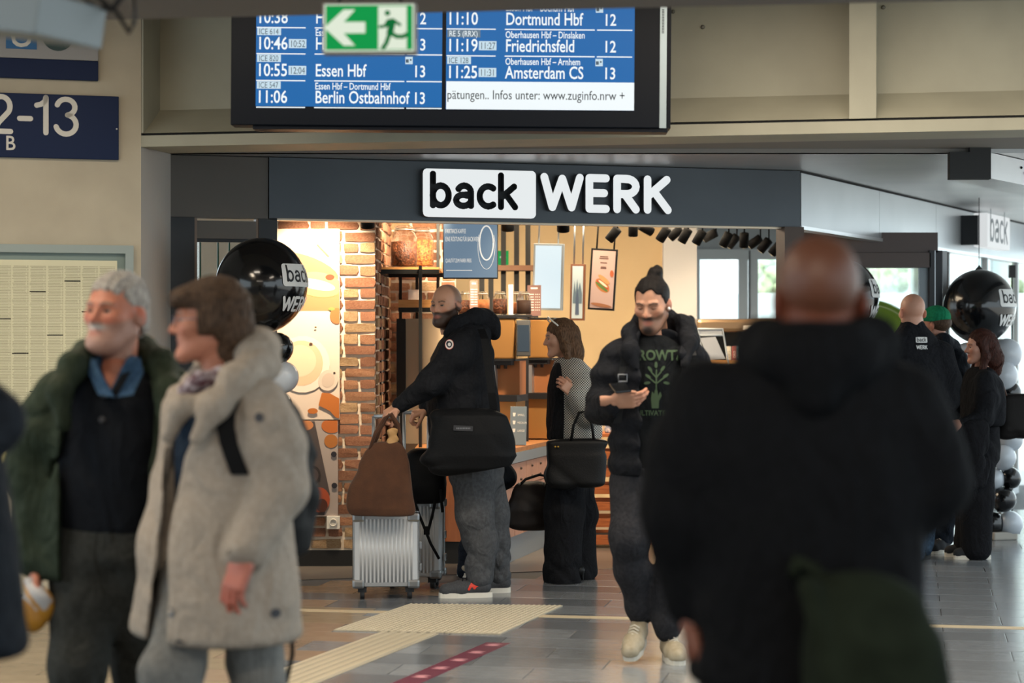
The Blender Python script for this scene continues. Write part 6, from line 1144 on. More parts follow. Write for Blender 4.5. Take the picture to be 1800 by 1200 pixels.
mb.tube([Vector(P.onhead(vec(-.012, -.106, .01))), Vector(P.onhead(vec(.012, -.106, .01)))], .0016, 5); mb.build('glasses', mat('glasses_steel', '#6a6c78', .3, .9), P.root)
ct = [c for c in P.root.children if c.name.startswith('coat')][0]; COAT = (ct, P.r.copy()); btn = mat('button_dark', '#3a3b40', .4)
for x, y in ((472, 728), (318, 1060), (338, 1112), (498, 1062)):
    c0 = q(x, y); vv = [(v[0]+c0[0], 0, v[2]+c0[2]) for v in disc(.014, 12)]; decal(P, 'button', (vv, [tuple(range(12))]), ct, btn, ct, .004)

# person at the left edge of the frame
P = Person('dark dressed passer by cut off by the left edge of the picture', -150, 4.5, h=.013, skin=lin('#9a6a54')); P.yaw = math.radians(-60); q = P.p
P.head(q(-160, 540), math.radians(-80), 0, 0, 1.0, scalp='#2b211b')
J = dict(neck=q(-150, 630), pelvis=q(-140, 1060), sha=q(-60, 700, -.1), ela=q(-15, 745, -.1), wra=q(-120, 880, -.25), shb=q(-200, 700, .1), elb=q(-200, 880, .15), wrb=q(-240, 1000, .1), hipa=q(-100, 1090), kna=q(-90, 1400), ana=q(-60, 1720), hipb=q(-170, 1090), knb=q(-200, 1400), anb=q(-230, 1720)); stick(P, J, 1.0)
s = P.sdf(-380, 60, 610, 1160, -.4, .35); s.loft(P.lv([(-118, 1150, 0, 165, .20), (-125, 950, 0, 165, .185), (-145, 800, 0, 170, .17), (-150, 700, 0, 160, .13), (-150, 640, 0, 80, .09)]), P.yaw); s.chain([q(-65, 710, -.1), q(-18, 742, -.1), q(-120, 870, -.25)], [.085, .07, .055], .03); s.chain([q(-205, 710, .1), q(-200, 880, .15), q(-240, 990, .1)], [.085, .07, .055], .03); s.folds(.006, 26, 2); soft('coat', s, navy, P.root)
legs(P, 'trousers', jeans_d, P.lv([(-135, 1150, 0, 110, .14), (-135, 1060, 0, 110, .14)]), [([q(-100, 1100), q(-90, 1400), q(-60, 1760)], [.11, .085, .07]), ([q(-170, 1100), q(-200, 1400), q(-230, 1760)], [.11, .085, .07])], h=.014)
for x in (-60, -230):
    h_, t_ = q(x+20, 1760), q(x-170, 1760, -.1); h_[2] = t_[2] = 0; shoe(P, h_, t_, .11, leather_k, sole_k, q(x, 1740))
g = hairgrid(.008); g.ell((0, .022, .050), (.088, .106, .094), .02); g.fn(lambda X, Y, Z: np.where(Y < .0, .07-Z, -.2)+0*X); P.hair(g, hk)

# man with the shop jacket, seen from behind
P = Person('bald man seen from behind with white shop logo on black jacket', 1608, 13.9, h=.011, skin=lin('#b98a74')); P.yaw = math.radians(12); q = P.p
P.head(q(1603, 550), math.radians(192), 0, 0, 1.0, fullness=1.02)
J = dict(neck=q(1604, 582), pelvis=q(1612, 830), sha=q(1560, 622), ela=q(1550, 715), wra=q(1562, 800, .1), shb=q(1656, 622), elb=q(1668, 700, .02), wrb=q(1632, 745, .26), hipa=q(1596, 845), kna=q(1602, 910), ana=q(1606, 968), hipb=q(1626, 845), knb=q(1624, 910, .1), anb=q(1622, 960, .15)); stick(P, J, 1.1)
s = P.sdf(1525, 1705, 555, 865, -.28, .38)
s.loft(P.lv([(1612, 850, 0, 54, .14), (1611, 760, 0, 56, .15), (1610, 660, 0, 60, .15), (1608, 618, 0, 54, .13), (1606, 590, 0, 38, .10), (1604, 572, 0, 22, .08), (1604, 562, 0, 19, .075)]), P.yaw)
s.chain([q(1562, 622), q(1549, 690), q(1548, 740), q(1562, 800, .1)], [.09, .085, .075, .05], .03); s.chain([q(1654, 622), q(1668, 666, .0), q(1668, 704, .02), q(1634, 745, .25)], [.09, .08, .07, .05], .03); s.folds(.006, 30, 2); jo = soft('jacket', s, blk, P.root)
legs(P, 'trousers', jeans, P.lv([(1611, 870, 0, 40, .12), (1611, 830, 0, 42, .13)]), [([q(1597, 855), q(1604, 910), q(1607, 966)], [.105, .085, .075]), ([q(1626, 855, .05), q(1624, 910, .1), q(1622, 958, .15)], [.105, .085, .075])], folds=.006)
for x, dy in ((1606, 0), (1622, .15)):
    h_, t_ = q(x-6, 980, dy-.08), q(x+6, 980, dy+.19); h_[2] = t_[2] = 0; shoe(P, h_, t_, .105, leather_k, sole_k, q(x, 968, dy), tall=.08)
def logo_pieces(w):
    """plaque, dark letters and white letters of the two-line shop mark, w wide"""
    bl, wb = strokes('back'); wl, ww = strokes('WERK'); sb = .80*w/wb; sw = .92*w/ww
    return [[(a*sb+.10*w, b*sb+.62*w) for a, b in l] for l in bl], [[(a*sw+.04*w, b*sw) for a, b in l] for l in wl], sb*.10, sw*.14
def plaque_grid(w, y0, y1, n=12, r=.06):
    V, Fc = [], []; m = 7
    for j in range(m+1):
        for i in range(n+1):
            x, y = w*i/n, y0+(y1-y0)*j/m
            if i in (0, n) and j in (0, m): x += (r*w*.35)*(1 if i == 0 else -1); y += (r*w*.35)*(1 if j == 0 else -1)
            V.append((x, 0, y))
    return V, [(j*(n+1)+i, j*(n+1)+i+1, (j+1)*(n+1)+i+1, (j+1)*(n+1)+i) for j in range(m) for i in range(n)]
prt_w = mat('print_white', '#d6d6d4', .7); prt_k = mat('print_black', '#15161a', .6)
c0 = q(1604, 611); w = 21*P.k; bl, wl, rb, rw = logo_pieces(w); gz = w*.55
V, Fc = plaque_grid(w, .52*w, 1.0*w, 6); decal(P, 'logo_plaque', ([(a+c0[0], 0, b*1.0+c0[2]-.1*w) for a, _, b in V], Fc), jo, prt_w, jo, .002)
for ls, r, m_, e in ((bl, rb, prt_k, .004), (wl, rw, prt_w, .003)):
    V, Fc = strokeset(ls, r, 1, (c0[0], 0, c0[2]-.1*w), .01); decal(P, 'logo_lettering', (V, Fc), jo, m_, jo, e)

# man in a green cap
P = Person('man in bright green cap and dark hooded jacket facing the door', 1648, 14.5, h=.011, skin=lin('#a97862')); P.yaw = math.radians(40); q = P.p
P.head(q(1643, 572), math.radians(-125), .05, 0, .98, beard='#5a4335', beardw=.5, scalp='#3a2a20')
J = dict(neck=q(1650, 602), pelvis=q(1652, 825), sha=q(1628, 632, .1), ela=q(1620, 715, .1), wra=q(1612, 790), shb=q(1682, 632, -.08), elb=q(1690, 710, -.1), wrb=q(1672, 770, -.05), hipa=q(1640, 840), kna=q(1638, 900), ana=q(1636, 952), hipb=q(1662, 840), knb=q(1660, 900), anb=q(1656, 948)); stick(P, J, 1.0)
s = P.sdf(1590, 1720, 575, 850, -.35, .35); s.loft(P.lv([(1655, 835, 0, 42, .13), (1658, 740, 0, 46, .14), (1658, 660, 0, 48, .14), (1655, 628, 0, 42, .12), (1652, 604, 0, 28, .10), (1650, 594, 0, 20, .085)]), P.yaw); s.chain([q(1632, 632, .1), q(1620, 715, .12), q(1614, 785)], [.085, .075, .05], .03); s.chain([q(1680, 634, -.08), q(1692, 710, -.12), q(1674, 765, -.05)], [.09, .08, .055], .03); s.chain([q(1640, 608, -.06), q(1658, 600, -.10), q(1676, 608, -.04)], [.04, .055, .05], .04); s.folds(.007, 30, 5); soft('jacket', s, navy, P.root)
legs(P, 'trousers', jeans_d, P.lv([(1651, 865, 0, 36, .12), (1652, 825, 0, 38, .12)]), [([q(1640, 848), q(1640, 900), q(1638, 945)], [.095, .082, .078]), ([q(1662, 848), q(1660, 900), q(1656, 945)], [.095, .082, .078])], folds=.007)
ck_ = mat('canvas_black', '#1c1e22', .85)
for a, b in ((1646, 1616), (1664, 1638)):
    h_, t_ = q(a, 970, .02), q(b, 970, -.16); h_[2] = t_[2] = 0; shoe(P, h_, t_, .10, ck_, sole_w, (h_*.8+t_*.2)+vec(0, 0, .1), lace=lace_w, tall=.1)
capm = cloth('cap_green', '#1f7a55', '#1a6a4a', .2, 80)
g = hairgrid(.006, (-.12, -.22, -.06), (.12, .16, .18)); g.ell((0, .014, .058), (.090, .108, .088), .02); g.fn(lambda X, Y, Z: .028-.1*Y-Z+0*X); g.cap((-.05, -.13, .028), (.05, -.13, .028), .05, .05, .01, sq=((0, 0, 1), 6)); P.hair(g, capm, 'cap')
g = hairgrid(.006); g.ell((0, .030, .020), (.083, .098, .075), .02); g.fn(lambda X, Y, Z: np.maximum(Z-.04, np.maximum(-.045-Z, -.005-Y))+0*X); P.hair(g, hair_mat('hair_brown', '#5a4535', '#33261c'))

# woman with auburn hair
P = Person('woman with long auburn hair in black suit carrying a folded coat', 1718, 14.1, h=.010, skin=lin('#b98772')); P.yaw = math.radians(-75); q = P.p
P.head(q(1722, 611), math.radians(-82), .05, 0, .90, female=True, lips='#9a4a42', brow='#4a2c20')
J = dict(neck=q(1724, 642), pelvis=q(1724, 775), sha=q(1733, 668, -.14), ela=q(1728, 732, -.2), wra=q(1692, 744, -.24), shb=q(1718, 668, .14), elb=q(1718, 735, .16), wrb=q(1690, 745, .05), hipa=q(1722, 785, -.07), kna=q(1718, 870, -.08), ana=q(1716, 955, -.07), hipb=q(1726, 785, .08), knb=q(1716, 870, .08), anb=q(1706, 955, .09))
P.hand(q(1690, 744, -.24), (-.95, -.1, -.1), (.1, -.6, .8), -1, sc=.9, curl=(.6, .6, .6, .6)); stick(P, J, .85)
s = P.sdf(1675, 1775, 632, 755, -.34, .34); s.loft(P.lv([(1727, 748, 0, 46, .125), (1727, 705, 0, 48, .13), (1726, 672, 0, 46, .115), (1724, 654, 0, 34, .085), (1723, 644, 0, 20, .065)]), P.yaw); s.chain([q(1732, 668, -.14), q(1736, 700, -.19), q(1728, 735, -.2), q(1696, 744, -.24)], [.07, .075, .066, .042], .03); s.chain([q(1718, 668, .14), q(1718, 735, .16), q(1694, 745, .06)], [.07, .066, .042], .03); s.folds(.004, 36, 3); soft('blazer', s, blk, P.root)
legs(P, 'trousers', blk2, P.lv([(1723, 810, 0, 36, .13), (1725, 745, 0, 34, .115)]), [([q(1722, 790, -.07), q(1716, 870, -.09), q(1716, 962, -.08)], [.115, .115, .105]), ([q(1726, 790, .08), q(1712, 870, .08), q(1702, 955, .09)], [.11, .11, .10])], folds=.007, seed=5)
for a, b, dy in ((1742, 1676, -.08), (1728, 1660, .09)):
    h_, t_ = q(a, 978, dy), q(b, 978, dy); h_[2] = t_[2] = 0; shoe(P, h_, t_, .095, ck_, sole_w, h_*.8+t_*.2+vec(0, 0, .09), lace=lace_w, tall=.07)
au = hair_mat('hair_auburn', '#42221a', '#24120c')
g = hairgrid(.005, (-.13, -.14, -.36), (.13, .2, .17)); g.ell((0, .022, .050), (.089, .108, .096), .02); g.chain([(0, .07, .0), (0, .10, -.09), (0, .115, -.18)], [.085, .078, .05], .04)
for x in (-1, 1): g.chain([(x*.076, -.005, .05), (x*.088, .012, -.07), (x*.085, -.03, -.2), (x*.08, -.07, -.33)], [.022, .028, .026, .016], .03)
g.fn(lambda X, Y, Z: np.where(Z > -.11, (-.05-.9*np.clip(Z-.05, 0, 1)-Y), -.2)+0*X); strands(g, .004, seed=4); P.hair(g, au)
s = P.sdf(1655, 1735, 725, 865, -.42, 0, .009); s.loft(P.lv([(1694, 855, -.24, 20, .04), (1694, 800, -.24, 26, .055), (1697, 750, -.24, 28, .07), (1700, 734, -.24, 20, .06)]), 0); s.folds(.009, 60, 3, .1); soft('folded_coat', s, blk2, P.root)

# child behind the suitcases
P = Person('small child in dark coat half hidden behind the bearded man', 848, 13.0, h=.011, skin=lin('#b58871')); P.yaw = math.radians(10); q = P.p
P.head(q(850, 752), math.radians(175), 0, 0, .86)
J = dict(neck=q(850, 785), pelvis=q(850, 905), sha=q(830, 806), ela=q(822, 845), wra=q(830, 880, .1), shb=q(874, 806), elb=q(890, 836), wrb=q(884, 850, .12), hipa=q(836, 915), kna=q(826, 965), ana=q(818, 1006), hipb=q(864, 915), knb=q(866, 965), anb=q(868, 1004)); stick(P, J, .62)
P2 = P; s = P.sdf(800, 912, 770, 945, -.25, .3); s.loft(P.lv([(850, 936, 0, 40, .125), (850, 880, 0, 38, .12), (850, 825, 0, 34, .11), (850, 800, 0, 28, .09), (850, 784, 0, 17, .07)]), P.yaw); s.chain([q(832, 808), q(822, 845), q(830, 880, .1)], [.06, .055, .045], .03); s.chain([q(872, 808), q(890, 838), q(884, 850, .12)], [.06, .06, .045], .03); s.folds(.006, 40, 3); soft('coat', s, navy, P.root)
legs(P, 'trousers', jeans_d, P.lv([(850, 935, 0, 28, .09), (850, 895, 0, 28, .09)]), [([q(838, 920), q(826, 965), q(818, 1004)], [.07, .062, .055]), ([q(864, 920), q(866, 965), q(868, 1002)], [.07, .062, .055])])
for a in (817, 868):
    h_, t_ = q(a+4, 1013, -.06), q(a-8, 1013, .10); h_[2] = t_[2] = 0; shoe(P, h_, t_, .075, leather_w, sole_w, h_*.7+t_*.3+vec(0, 0, .08), tall=.06)
g = hairgrid(.008); g.ell((0, .022, .050), (.088, .106, .094), .02); g.ell((0, .05, -.02), (.08, .075, .07), .03); g.fn(lambda X, Y, Z: np.where(Y < .0, .05-Z, -.2)+0*X); P.hair(g, hk)
# ---------------------------------------------------------------- balloon columns
bk = mat('balloon_black', '#0f1012', .16, coat=.4, spec=.5); bw = mat('balloon_white', '#b9bfc6', .25, coat=.3)
def sph_print(pieces, r, lon, lat, w, c, e):
    V, Fc = pieces; out = []
    for x, _, z in V:
        lo, la = lon+(x-w/2)/r, lat+(z-w*.55)/r; q_ = r+e; out.append((c[0]+q_*math.sin(lo)*math.cos(la), c[1]-q_*math.cos(lo)*math.cos(la), c[2]+q_*math.sin(la)))
    return out, Fc
def balloon_mesh(r, squash=1.04): 
    mb = MB(); prof = [(r*.03, -r*1.12*squash), (r*.05, -r*1.05*squash)]+[(max(r*math.sin(t)*(1 if t < 1.6 else 1-.06*(t-1.6)), .0004), r*math.cos(t)*squash) for t in np.linspace(2.98, .0, 26)]; mb.lathe(prof, 36); return mb
def column(label, px, d_, big, smalls, base_px):
    base = at(base_px, 0, d_); t = thing('balloon_column', label, 'balloons', (base.x, d_, 0), 0, 'shop balloon columns'); c = at(big[0], big[1], d_)-t.location; r = big[2]*d_/F
    mb = balloon_mesh(r); mb.tr(Matrix.Translation(c)); o = mb.build('big_balloon', bk, t); w = r*1.05; bl, wl, rb, rw = logo_pieces(w); lon, lat = big[3], big[4]
    for nm, pc, m_, e in (('logo_plaque', plaque_grid(w, .52*w, 1.0*w, 16), prt_w, .0012), ('logo_lettering', strokeset(bl, rb, 1, (0, 0, 0), .012), prt_k, .0024), ('logo_lettering', strokeset(wl, rw, 1, (0, 0, 0), .012), prt_w, .0012)):
        V, Fc = sph_print(pc, r*1.01, lon, lat, w, c, e); me = bpy.data.meshes.new(nm); me.from_pydata(V, [], Fc); me.materials.append(m_); me.update(); link(nm, me, o)
    for x, y, rp, col, dy in smalls:
        p_ = at(x, y, d_+dy)-t.location; mb = balloon_mesh(rp*d_/F, 1.03); mb.tr(Matrix.Translation(p_) @ Matrix.Rotation(random.uniform(-.8, .8), 4, 'Y') @ Matrix.Rotation(random.uniform(-.6, .6), 4, 'X')); mb.build('balloon', bw if col else bk, t)
    mb = MB(); mb.tube([(0, .02, .02), (0, .02, c.z-r*.9), (c.x, c.y, c.z-r*.98)], .012, 8); mb.build('pole', mat('pole_white', '#c9c9c6', .5), t)
    mb = MB(); mb.box((0, 0, .03), (.20, .16, .06), rotz(.3), .012); mb.build('base', mat('base_stone', '#a59f95', .8), t)
sm = [(489, 612, 27, 0, -.05), (497, 663, 28, 1, -.05), (488, 712, 26, 0, .0), (440, 620, 27, 1, .0), (446, 668, 27, 0, 0)]+[(445+48*(i % 2)+(i//2 % 2)*6, 760+42*(i//2), 27, (i+i//2) % 2, 0) for i in range(8)]
column('black and white balloon column at the left shop post', 460, 12.15, (460, 502, 81, 1.10, .0), sm, 468)
sm = [(1502, 628, 23, 0, 0), (1460, 618, 23, 1, 0), (1515, 668, 23, 1, 0), (1468, 655, 23, 0, 0)]+[(1468+46*(i % 2), 698+40*(i//2), 23, (i+i//2) % 2, 0) for i in range(10)]
column('balloon column half hidden behind the foreground man', 1478, 15.0, (1478, 524, 67, 1.26, .04), sm, 1490)
sm = [(1701, 626, 24, 1, 0), (1771, 621, 26, 1, 0), (1764, 660, 25, 1, -.05), (1775, 690, 20, 0, .03), (1706, 668, 22, 0, .03), (1760, 735, 24, 1, 0), (1776, 772, 22, 1, 0), (1764, 804, 22, 1, -.05), (1776, 840, 19, 0, 0), (1746, 842, 20, 1, 0), (1764, 878, 22, 0, -.05), (1745, 920, 21, 0, 0), (1776, 920, 22, 1, 0)]
column('black and white balloon column behind the auburn haired woman', 1722, 15.4, (1722, 539, 63, .88, .02), sm, 1759)
# ---------------------------------------------------------------- luggage
al = mat('suitcase_aluminium', '#b8b9ba', .55, .6); ald = mat('suitcase_trim', '#8a8c8e', .3, .9)
def suitcase(label, loc, rz, w, h_, dp_, hand_h, spread):
    t = thing('suitcase', label, 'suitcase', loc, rz, 'silver suitcases'); z0 = .07
    mb = MB(); mb.b2((-w/2, -dp_/2, z0), (w/2, dp_/2, z0+h_), .03); mb.build('shell', al, t)
    n = int(w/.026); mb = MB()
    for i in range(n):
        x = -w/2+.03+(w-.06)*(i+.5)/n
        for s_ in (-1, 1): mb.tube([(x, s_*(dp_/2-.0105), z0+.03), (x, s_*(dp_/2-.0105), z0+h_-.03)], .0125, 10)
    for i in range(5):
        y = -dp_/2+.04+(dp_-.08)*(i+.5)/5
        for s_ in (-1, 1): mb.tube([(s_*(w/2-.0105), y, z0+.03), (s_*(w/2-.0105), y, z0+h_-.03)], .0125, 10)
    mb.build('ribs', al, t)
    for sx in (-1, 1):
        for sy in (-1, 1):
            for zz in (z0+.02, z0+h_-.02): mb = MB(); mb.box((sx*(w/2-.028), sy*(dp_/2-.028), zz), (.072, .072, .052), None, .014); mb.build('corner_cap', ald, t)
            mb = MB(); mb.lathe([(.008, -.013), (.027, -.012), (.027, .012), (.008, .013)], 16, (sx*(w/2-.05), sy*(dp_/2-.045), .028), Matrix.Rotation(math.pi/2, 3, 'Y')); mb.box((sx*(w/2-.05), sy*(dp_/2-.045), .055), (.05, .05, .03)); mb.build('wheel', sole_k, t)
    mb = MB(); mb.b2((w/2-.002, -.012, z0+.03), (w/2+.008, .012, z0+h_-.03)); mb.b2((-w/2-.008, -.012, z0+.03), (-w/2+.002, .012, z0+h_-.03)); mb.build('seam_frame', ald, t)
    for zz in (.25, .55): mb = MB(); mb.box((w/2+.012, 0, z0+h_*zz), (.016, .05, .045), None, .004); mb.build('latch', ald, t)
    mb = MB(); [mb.tube([(s_*spread, dp_/2-.05, z0+h_-.01), (s_*spread, dp_/2-.05, hand_h)], .010, 8) for s_ in (-1, 1)]; mb.tube([(-spread, dp_/2-.05, hand_h), (spread, dp_/2-.05, hand_h)], .014, 8); mb.build('telescopic_handle', alum, t)
    mb = MB(); mb.tube([(-.06, 0, z0+h_), (-.055, 0, z0+h_+.025), (.055, 0, z0+h_+.025), (.06, 0, z0+h_)], .009, 8); mb.build('top_handle', sole_k, t)
g1 = fl(676, 1054); suitcase('front ribbed aluminium suitcase under the brown tote bag', (g1.x, 11.97, 0), math.radians(4), .375, .425, .23, 1.055, .072)
g2 = fl(735, 1034); suitcase('rear ribbed aluminium suitcase carrying the black backpack', (at(728, 0, 12.42).x, 12.45, 0), math.radians(-8), .35, .46, .22, 1.06, .075)
def kk(d_): return d_/F
# brown tote
D = 11.74; t0 = at(672, 905, D); t = thing('tote_bag', 'brown suede tote bag hanging on the suitcase handle', 'bag', t0); k_ = D/F
def L_(px, py, dy=0): p_ = at(px, py, D+dy)-t0; return (p_.x, p_.y, p_.z)
suede = mat('suede_brown', '#3f2413', .95, col2='#4b2d19', scale=12, bump=.25, bscale=140, sheen=.1)
s = SDF(L_(600, 920, -.1), L_(745, 760, .12), .008); s.loft([(*L_(671, 907), 55*k_, .035), (*L_(671, 893), 58*k_, .055), (*L_(672, 850), 52*k_, .06), (*L_(675, 815), 45*k_, .05), (*L_(678, 792), 36*k_, .035), (*L_(682, 776), 22*k_, .02)], 0, 2.3, capr=.012)
s.folds(.004, 30, 6, .1); soft('bag_body', s, suede, t)
mb = MB(); mb.tube([L_(650, 790, -.01), L_(660, 760, -.01), L_(676, 735, -.02), L_(688, 727, -.01), L_(700, 745, .0), L_(706, 785, .0)], .010, 8); mb.tube([L_(655, 788, .03), L_(668, 755, .03), L_(684, 728, .04), L_(698, 750, .04), L_(703, 785, .03)], .010, 8); mb.build('strap', suede, t)
tp = at(688, 800, D); t = thing('paper_bag', 'crumpled brown paper bag sticking out of the tote', 'bag', tp); s = SDF((-.06, -.04, -.03), (.06, .05, .19), .006); s.loft([(-.01, 0, -.02, .035, .018), (.0, 0, .06, .030, .018), (.01, 0, .12, .026, .013), (.0, 0, .17, .022, .010)], .2, 3); s.folds(.007, 90, 3, 1); soft('bag', s, mat('paper_kraft', '#b08a5c', .8, col2='#9c7749', scale=20), t)
# black backpack on the rear suitcase
D = 12.28; t0 = at(748, 881, D); t = thing('backpack', 'black backpack with dangling straps on the rear suitcase', 'backpack', t0); nyl = mat('nylon_black', '#0d0e10', .65, spec=.15, bump=.2, bscale=90)
s = SDF(L_(705, 895, -.15), L_(795, 775, .16), .009); s.loft([(*L_(748, 884), 34*D/F, .09), (*L_(748, 850), 37*D/F, .11), (*L_(747, 810), 35*D/F, .10), (*L_(746, 788), 26*D/F, .07)], 0, 2.8); s.folds(.006, 40, 7); soft('pack_body', s, nyl, t)
for pts in (((722, 860), (735, 900), (745, 925), (757, 955), (772, 982)), ((765, 880), (760, 905), (752, 935), (748, 930)), ((774, 860), (778, 900))): mb = MB(); mb.tube([L_(x, y, -.13) for x, y in pts], .009, 6); mb.build('strap', nyl, t)
mb = MB(); mb.box(L_(750, 932, -.135), (.035, .012, .05)); mb.build('buckle', nyl, t)
# shoulder bag of the bearded man
D = 11.72; t0 = at(828, 835, D); t = thing('shoulder_bag', 'large black shoulder bag carried by the bearded man', 'bag', t0)
s = SDF(L_(735, 850, -.14), L_(925, 700, .16), .009); s.loft([(*L_(812, 832), 55*D/F, .06), (*L_(820, 822), 76*D/F, .09), (*L_(828, 800), 80*D/F, .11), (*L_(826, 760), 70*D/F, .11), (*L_(824, 730), 62*D/F, .09), (*L_(822, 716), 40*D/F, .04)], 0, 2.5); bz = L_(0, 836)[2]; bx_ = L_(755, 0)[0]; s.fn(lambda X, Y, Z: (bz+.0+.17*(X-bx_)*1.0-.0*Y)-Z-.02); s.folds(.013, 30, 5, .8); bo = soft('bag_body', s, nyl, t)
mb = MB(); mb.tube([L_(768, 730, -.03), L_(790, 690, -.02), L_(830, 600, -.02), L_(838, 575, .12)], .001) if 0 else None
st = MB(); pts = [Vector(L_(x, y, dy)) for x, y, dy in ((846, 578, .14), (852, 595, .06), (858, 640, .02), (864, 690, .0), (868, 722, .02))]
for a, b in zip(pts, pts[1:]): st.prism([a-Vector((.022, 0, 0)), a+Vector((.022, 0, 0)), b+Vector((.022, 0, 0)), b-Vector((.022, 0, 0))], (0, .012, 0))
st.build('strap', nyl, t)
bv = BVHTree.FromPolygons([v.co for v in bo.data.vertices], [tuple(p_.vertices) for p_ in bo.data.polygons]); mb = MB(); c = on(bv, L_(815, 751), .006); mb.box(c, (.11, .006, .03), Matrix.Rotation(math.radians(3), 3, 'Y')); mb.build('label_patch', mat('patch_dark', '#26272b', .7), t); mb = MB(); lettering(mb, 'TOTEM AREA', .013, (c.x-.045, c.y-.0035, c.z-.004), sx=.8) if 0 else [mb.box((c.x-.035+i*.009, c.y-.0035, c.z), (.006, .001, .008)) for i in range(9)]; mb.build('patch_print', mat('patch_print', '#6b6d72', .7), t)
# phone of the walking man
D = 9.40; t = thing('phone', 'black smartphone held by the walking man', 'phone', at(1090, 681, D)); M = Euler((math.radians(-76), math.radians(-6), math.radians(8))).to_matrix(); mb = MB(); mb.box((0, 0, 0), (.074, .009, .15), M, .004); po = mb.build('phone_body', mat('phone_black', '#0d0e10', .25), t); mb = MB(); mb.box(M @ Vector((0, .0052, 0)), (.068, .0012, .14), M); mb.build('display', mat('phone_glass', '#1a1f26', .1, emit=.1), po); mb = MB(); mb.box(M @ Vector((-.02, -.0055, .05)), (.024, .002, .03), M, .001); mb.build('camera_block', mat('phone_black', '#0d0e10', .25), po)
# bags of the checked jacket woman
D = 12.48; t0 = at(1014, 857, D); t = thing('tote_bag', 'large black leather tote on the arm of the checked jacket woman', 'bag', t0)
s = SDF(L_(950, 868, -.12), L_(1080, 760, .12), .008); s.loft([(*L_(1014, 856), 46*D/F, .05), (*L_(1014, 848), 50*D/F, .065), (*L_(1014, 800), 53*D/F, .06), (*L_(1014, 772), 54*D/F, .045)], math.radians(-4), 5, capr=.02); s.folds(.008, 26, 2, .5); soft('bag_body', s, leather_k, t)
for dy in (-.04, .03): mb = MB(); mb.tube([L_(1004, 775, dy), L_(1008, 748, dy), L_(1018, 725, dy-.02), L_(1034, 722, dy-.02), L_(1041, 748, dy), L_(1044, 775, dy)], .009, 8); mb.build('handle', leather_k, t)
mb = MB(); mb.ball(L_(976, 785, -.06), .007, 8, 5); mb.ball(L_(981, 785, -.06), .007, 8, 5); mb.build('stud', mat('gold', '#b08a3c', .3, .9), t)
D = 12.95; t0 = at(932, 932, D); t = thing('duffel_bag', 'dark brown duffel bag held low in front of the counter', 'bag', t0); duf = mat('duffel_dark', '#1e1816', .6, col2='#251d1a', scale=40, bump=.1, bscale=90)
s = SDF(L_(880, 940, -.2), L_(985, 832, .2), .009); s.loft([(*L_(936, 931), 38*D/F, .08), (*L_(934, 920), 46*D/F, .11), (*L_(934, 895), 44*D/F, .12), (*L_(936, 865), 36*D/F, .10), (*L_(936, 846), 26*D/F, .05)], math.radians(6), 2.6); s.folds(.007, 30, 3); soft('bag_body', s, duf, t)
for dy in (-.07, .05): mb = MB(); mb.tube([L_(914, 852, dy), L_(924, 842, dy), L_(948, 834, dy*.4), L_(966, 838, dy*.4), L_(960, 856, dy)], .009, 8); mb.build('handle', leather_k, t)
mb = MB(); [mb.ball(L_(x, 850, -.08), .009, 8, 5) for x in (913, 955)]; mb.build('ring', metl, t)
# bag of the auburn haired woman
D = 14.25; t0 = at(1788, 772, D); t = thing('tote_bag', 'dark brown tote hanging from the auburn haired woman shoulder', 'bag', t0)
s = SDF(L_(1745, 780, -.2), L_(1830, 680, .2), .009); s.loft([(*L_(1786, 770), 30*D/F, .05), (*L_(1787, 755), 32*D/F, .07), (*L_(1786, 700), 26*D/F, .06), (*L_(1785, 692), 24*D/F, .05)], 0, 4, capr=.02); s.folds(.006, 30, 2); soft('bag_body', s, mat('tote_darkbrown', '#151211', .6, spec=.2, bump=.1, bscale=90), t)
for dy in (-.04, .04): mb = MB(); mb.tube([L_(1770, 698, dy), L_(1764, 680, dy), L_(1752, 664, dy*.5-.05), L_(1745, 660, -.05), L_(1748, 672, -.05), L_(1765, 698, dy)], .007, 8); mb.build('handle', mat('handle_tan', '#4a2f22', .6), t)
# olive bag of the foreground man
D = 3.78; t0 = at(1535, 1290, D); t = thing('backpack', 'blurred olive green backpack on the back of the foreground man', 'backpack', t0); olv = mat('canvas_olive', '#1c2219', .9, spec=.1, col2='#161b13', scale=14, bump=.2, bscale=80)
s = SDF(L_(1360, 1310, -.15), L_(1700, 980, .12), .009); s.loft([(*L_(1540, 1290), 120*D/F, .06), (*L_(1540, 1200), 132*D/F, .085), (*L_(1535, 1120), 122*D/F, .085), (*L_(1520, 1050), 98*D/F, .06), (*L_(1495, 1010), 70*D/F, .04)], .1, 2.6); s.cap(L_(1420, 1030, -.05), L_(1470, 1230, -.07), .018, .02, .02); s.folds(.008, 20, 2, .6); soft('pack_body', s, olv, t)
mb = MB(); mb.tube([L_(1450, 1020, .0), L_(1430, 1000, .03), L_(1400, 985, .05), L_(1395, 1010, .03)], .012, 8); mb.build('strap', olv, t)
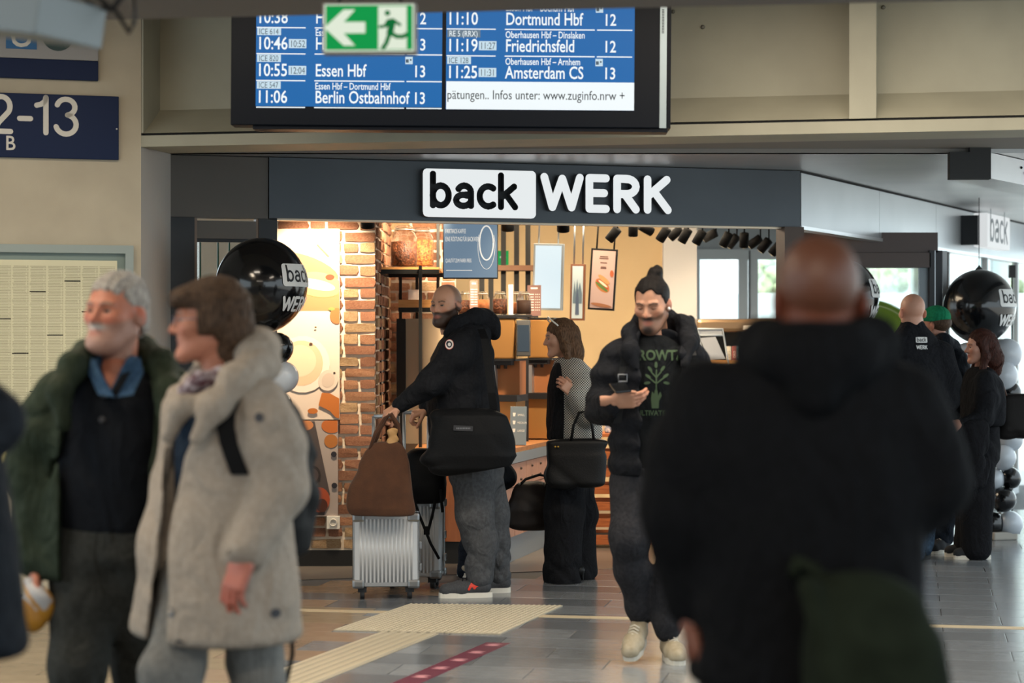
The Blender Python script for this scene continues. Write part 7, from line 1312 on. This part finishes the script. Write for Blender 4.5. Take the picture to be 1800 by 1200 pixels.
# backpack of the woman in the beige coat
D = 6.18; t0 = at(514, 985, D); t = thing('backpack', 'black backpack on the back of the woman in beige coat', 'backpack', t0)
s = SDF(L_(430, 1000, -.2), L_(560, 670, .25), .010); s.loft([(*L_(500, 980, .06), 36*D/F, .10), (*L_(505, 920, .06), 42*D/F, .12), (*L_(500, 800, .06), 42*D/F, .12), (*L_(485, 720, .06), 34*D/F, .09), (*L_(478, 690, .06), 20*D/F, .05)], math.radians(-20), 2.6); s.folds(.008, 30, 4); soft('pack_body', s, nyl, t)
cbv = BVHTree.FromPolygons([v.co for v in COAT[0].data.vertices], [tuple(p_.vertices) for p_ in COAT[0].data.polygons])
pts = []
for x, y in ((446, 662), (434, 680), (422, 700), (413, 722), (412, 745), (418, 772), (428, 800), (438, 826)):
    w_ = at(x, y, 6.0)-COAT[1]; h_ = cbv.ray_cast(Vector((w_.x, -1, w_.z)), Vector((0, 1, 0)))[0]; pts.append((h_ if h_ is not None else w_)+COAT[1]-t0-Vector((0, .016, 0)))
mb = MB()
for a, b in zip(pts, pts[1:]): mb.prism([a-Vector((.026, 0, 0)), a+Vector((.026, 0, 0)), b+Vector((.026, 0, 0)), b-Vector((.026, 0, 0))], (0, .014, 0))
mb.build('strap', nyl, t)
mb = MB(); mb.tube([L_(508, 975, .0), L_(513, 1090, -.02), L_(514, 1150, -.02), L_(503, 1200, -.02)], .007, 6); mb.build('strap', nyl, t)
# bread bag of the older man
D = 6.30; t0 = at(60, 1115, D); t = thing('plastic_bag', 'small white and yellow plastic bag in the older man hand', 'bag', t0)
s = SDF(L_(25, 1125, -.08), L_(95, 1000, .08), .006); s.loft([(*L_(58, 1112), 14*D/F, .02), (*L_(60, 1090), 22*D/F, .03), (*L_(62, 1050), 24*D/F, .03), (*L_(63, 1012), 16*D/F, .015)], .2, 3); s.folds(.018, 60, 3, .5); zc_ = L_(0, 1062)[2]
soft('bag', s, mat('bag_print', '#b8822c', .4, attr=True), t, lambda V: np.where(((V[:, 2]+.02*np.sin(60*V[:, 0]) < zc_) | (np.sin(V[:, 2]*70+V[:, 0]*90) > .75))[:, None], np.array(lin('#b8822c')), np.array(lin('#b5b3b3'))))
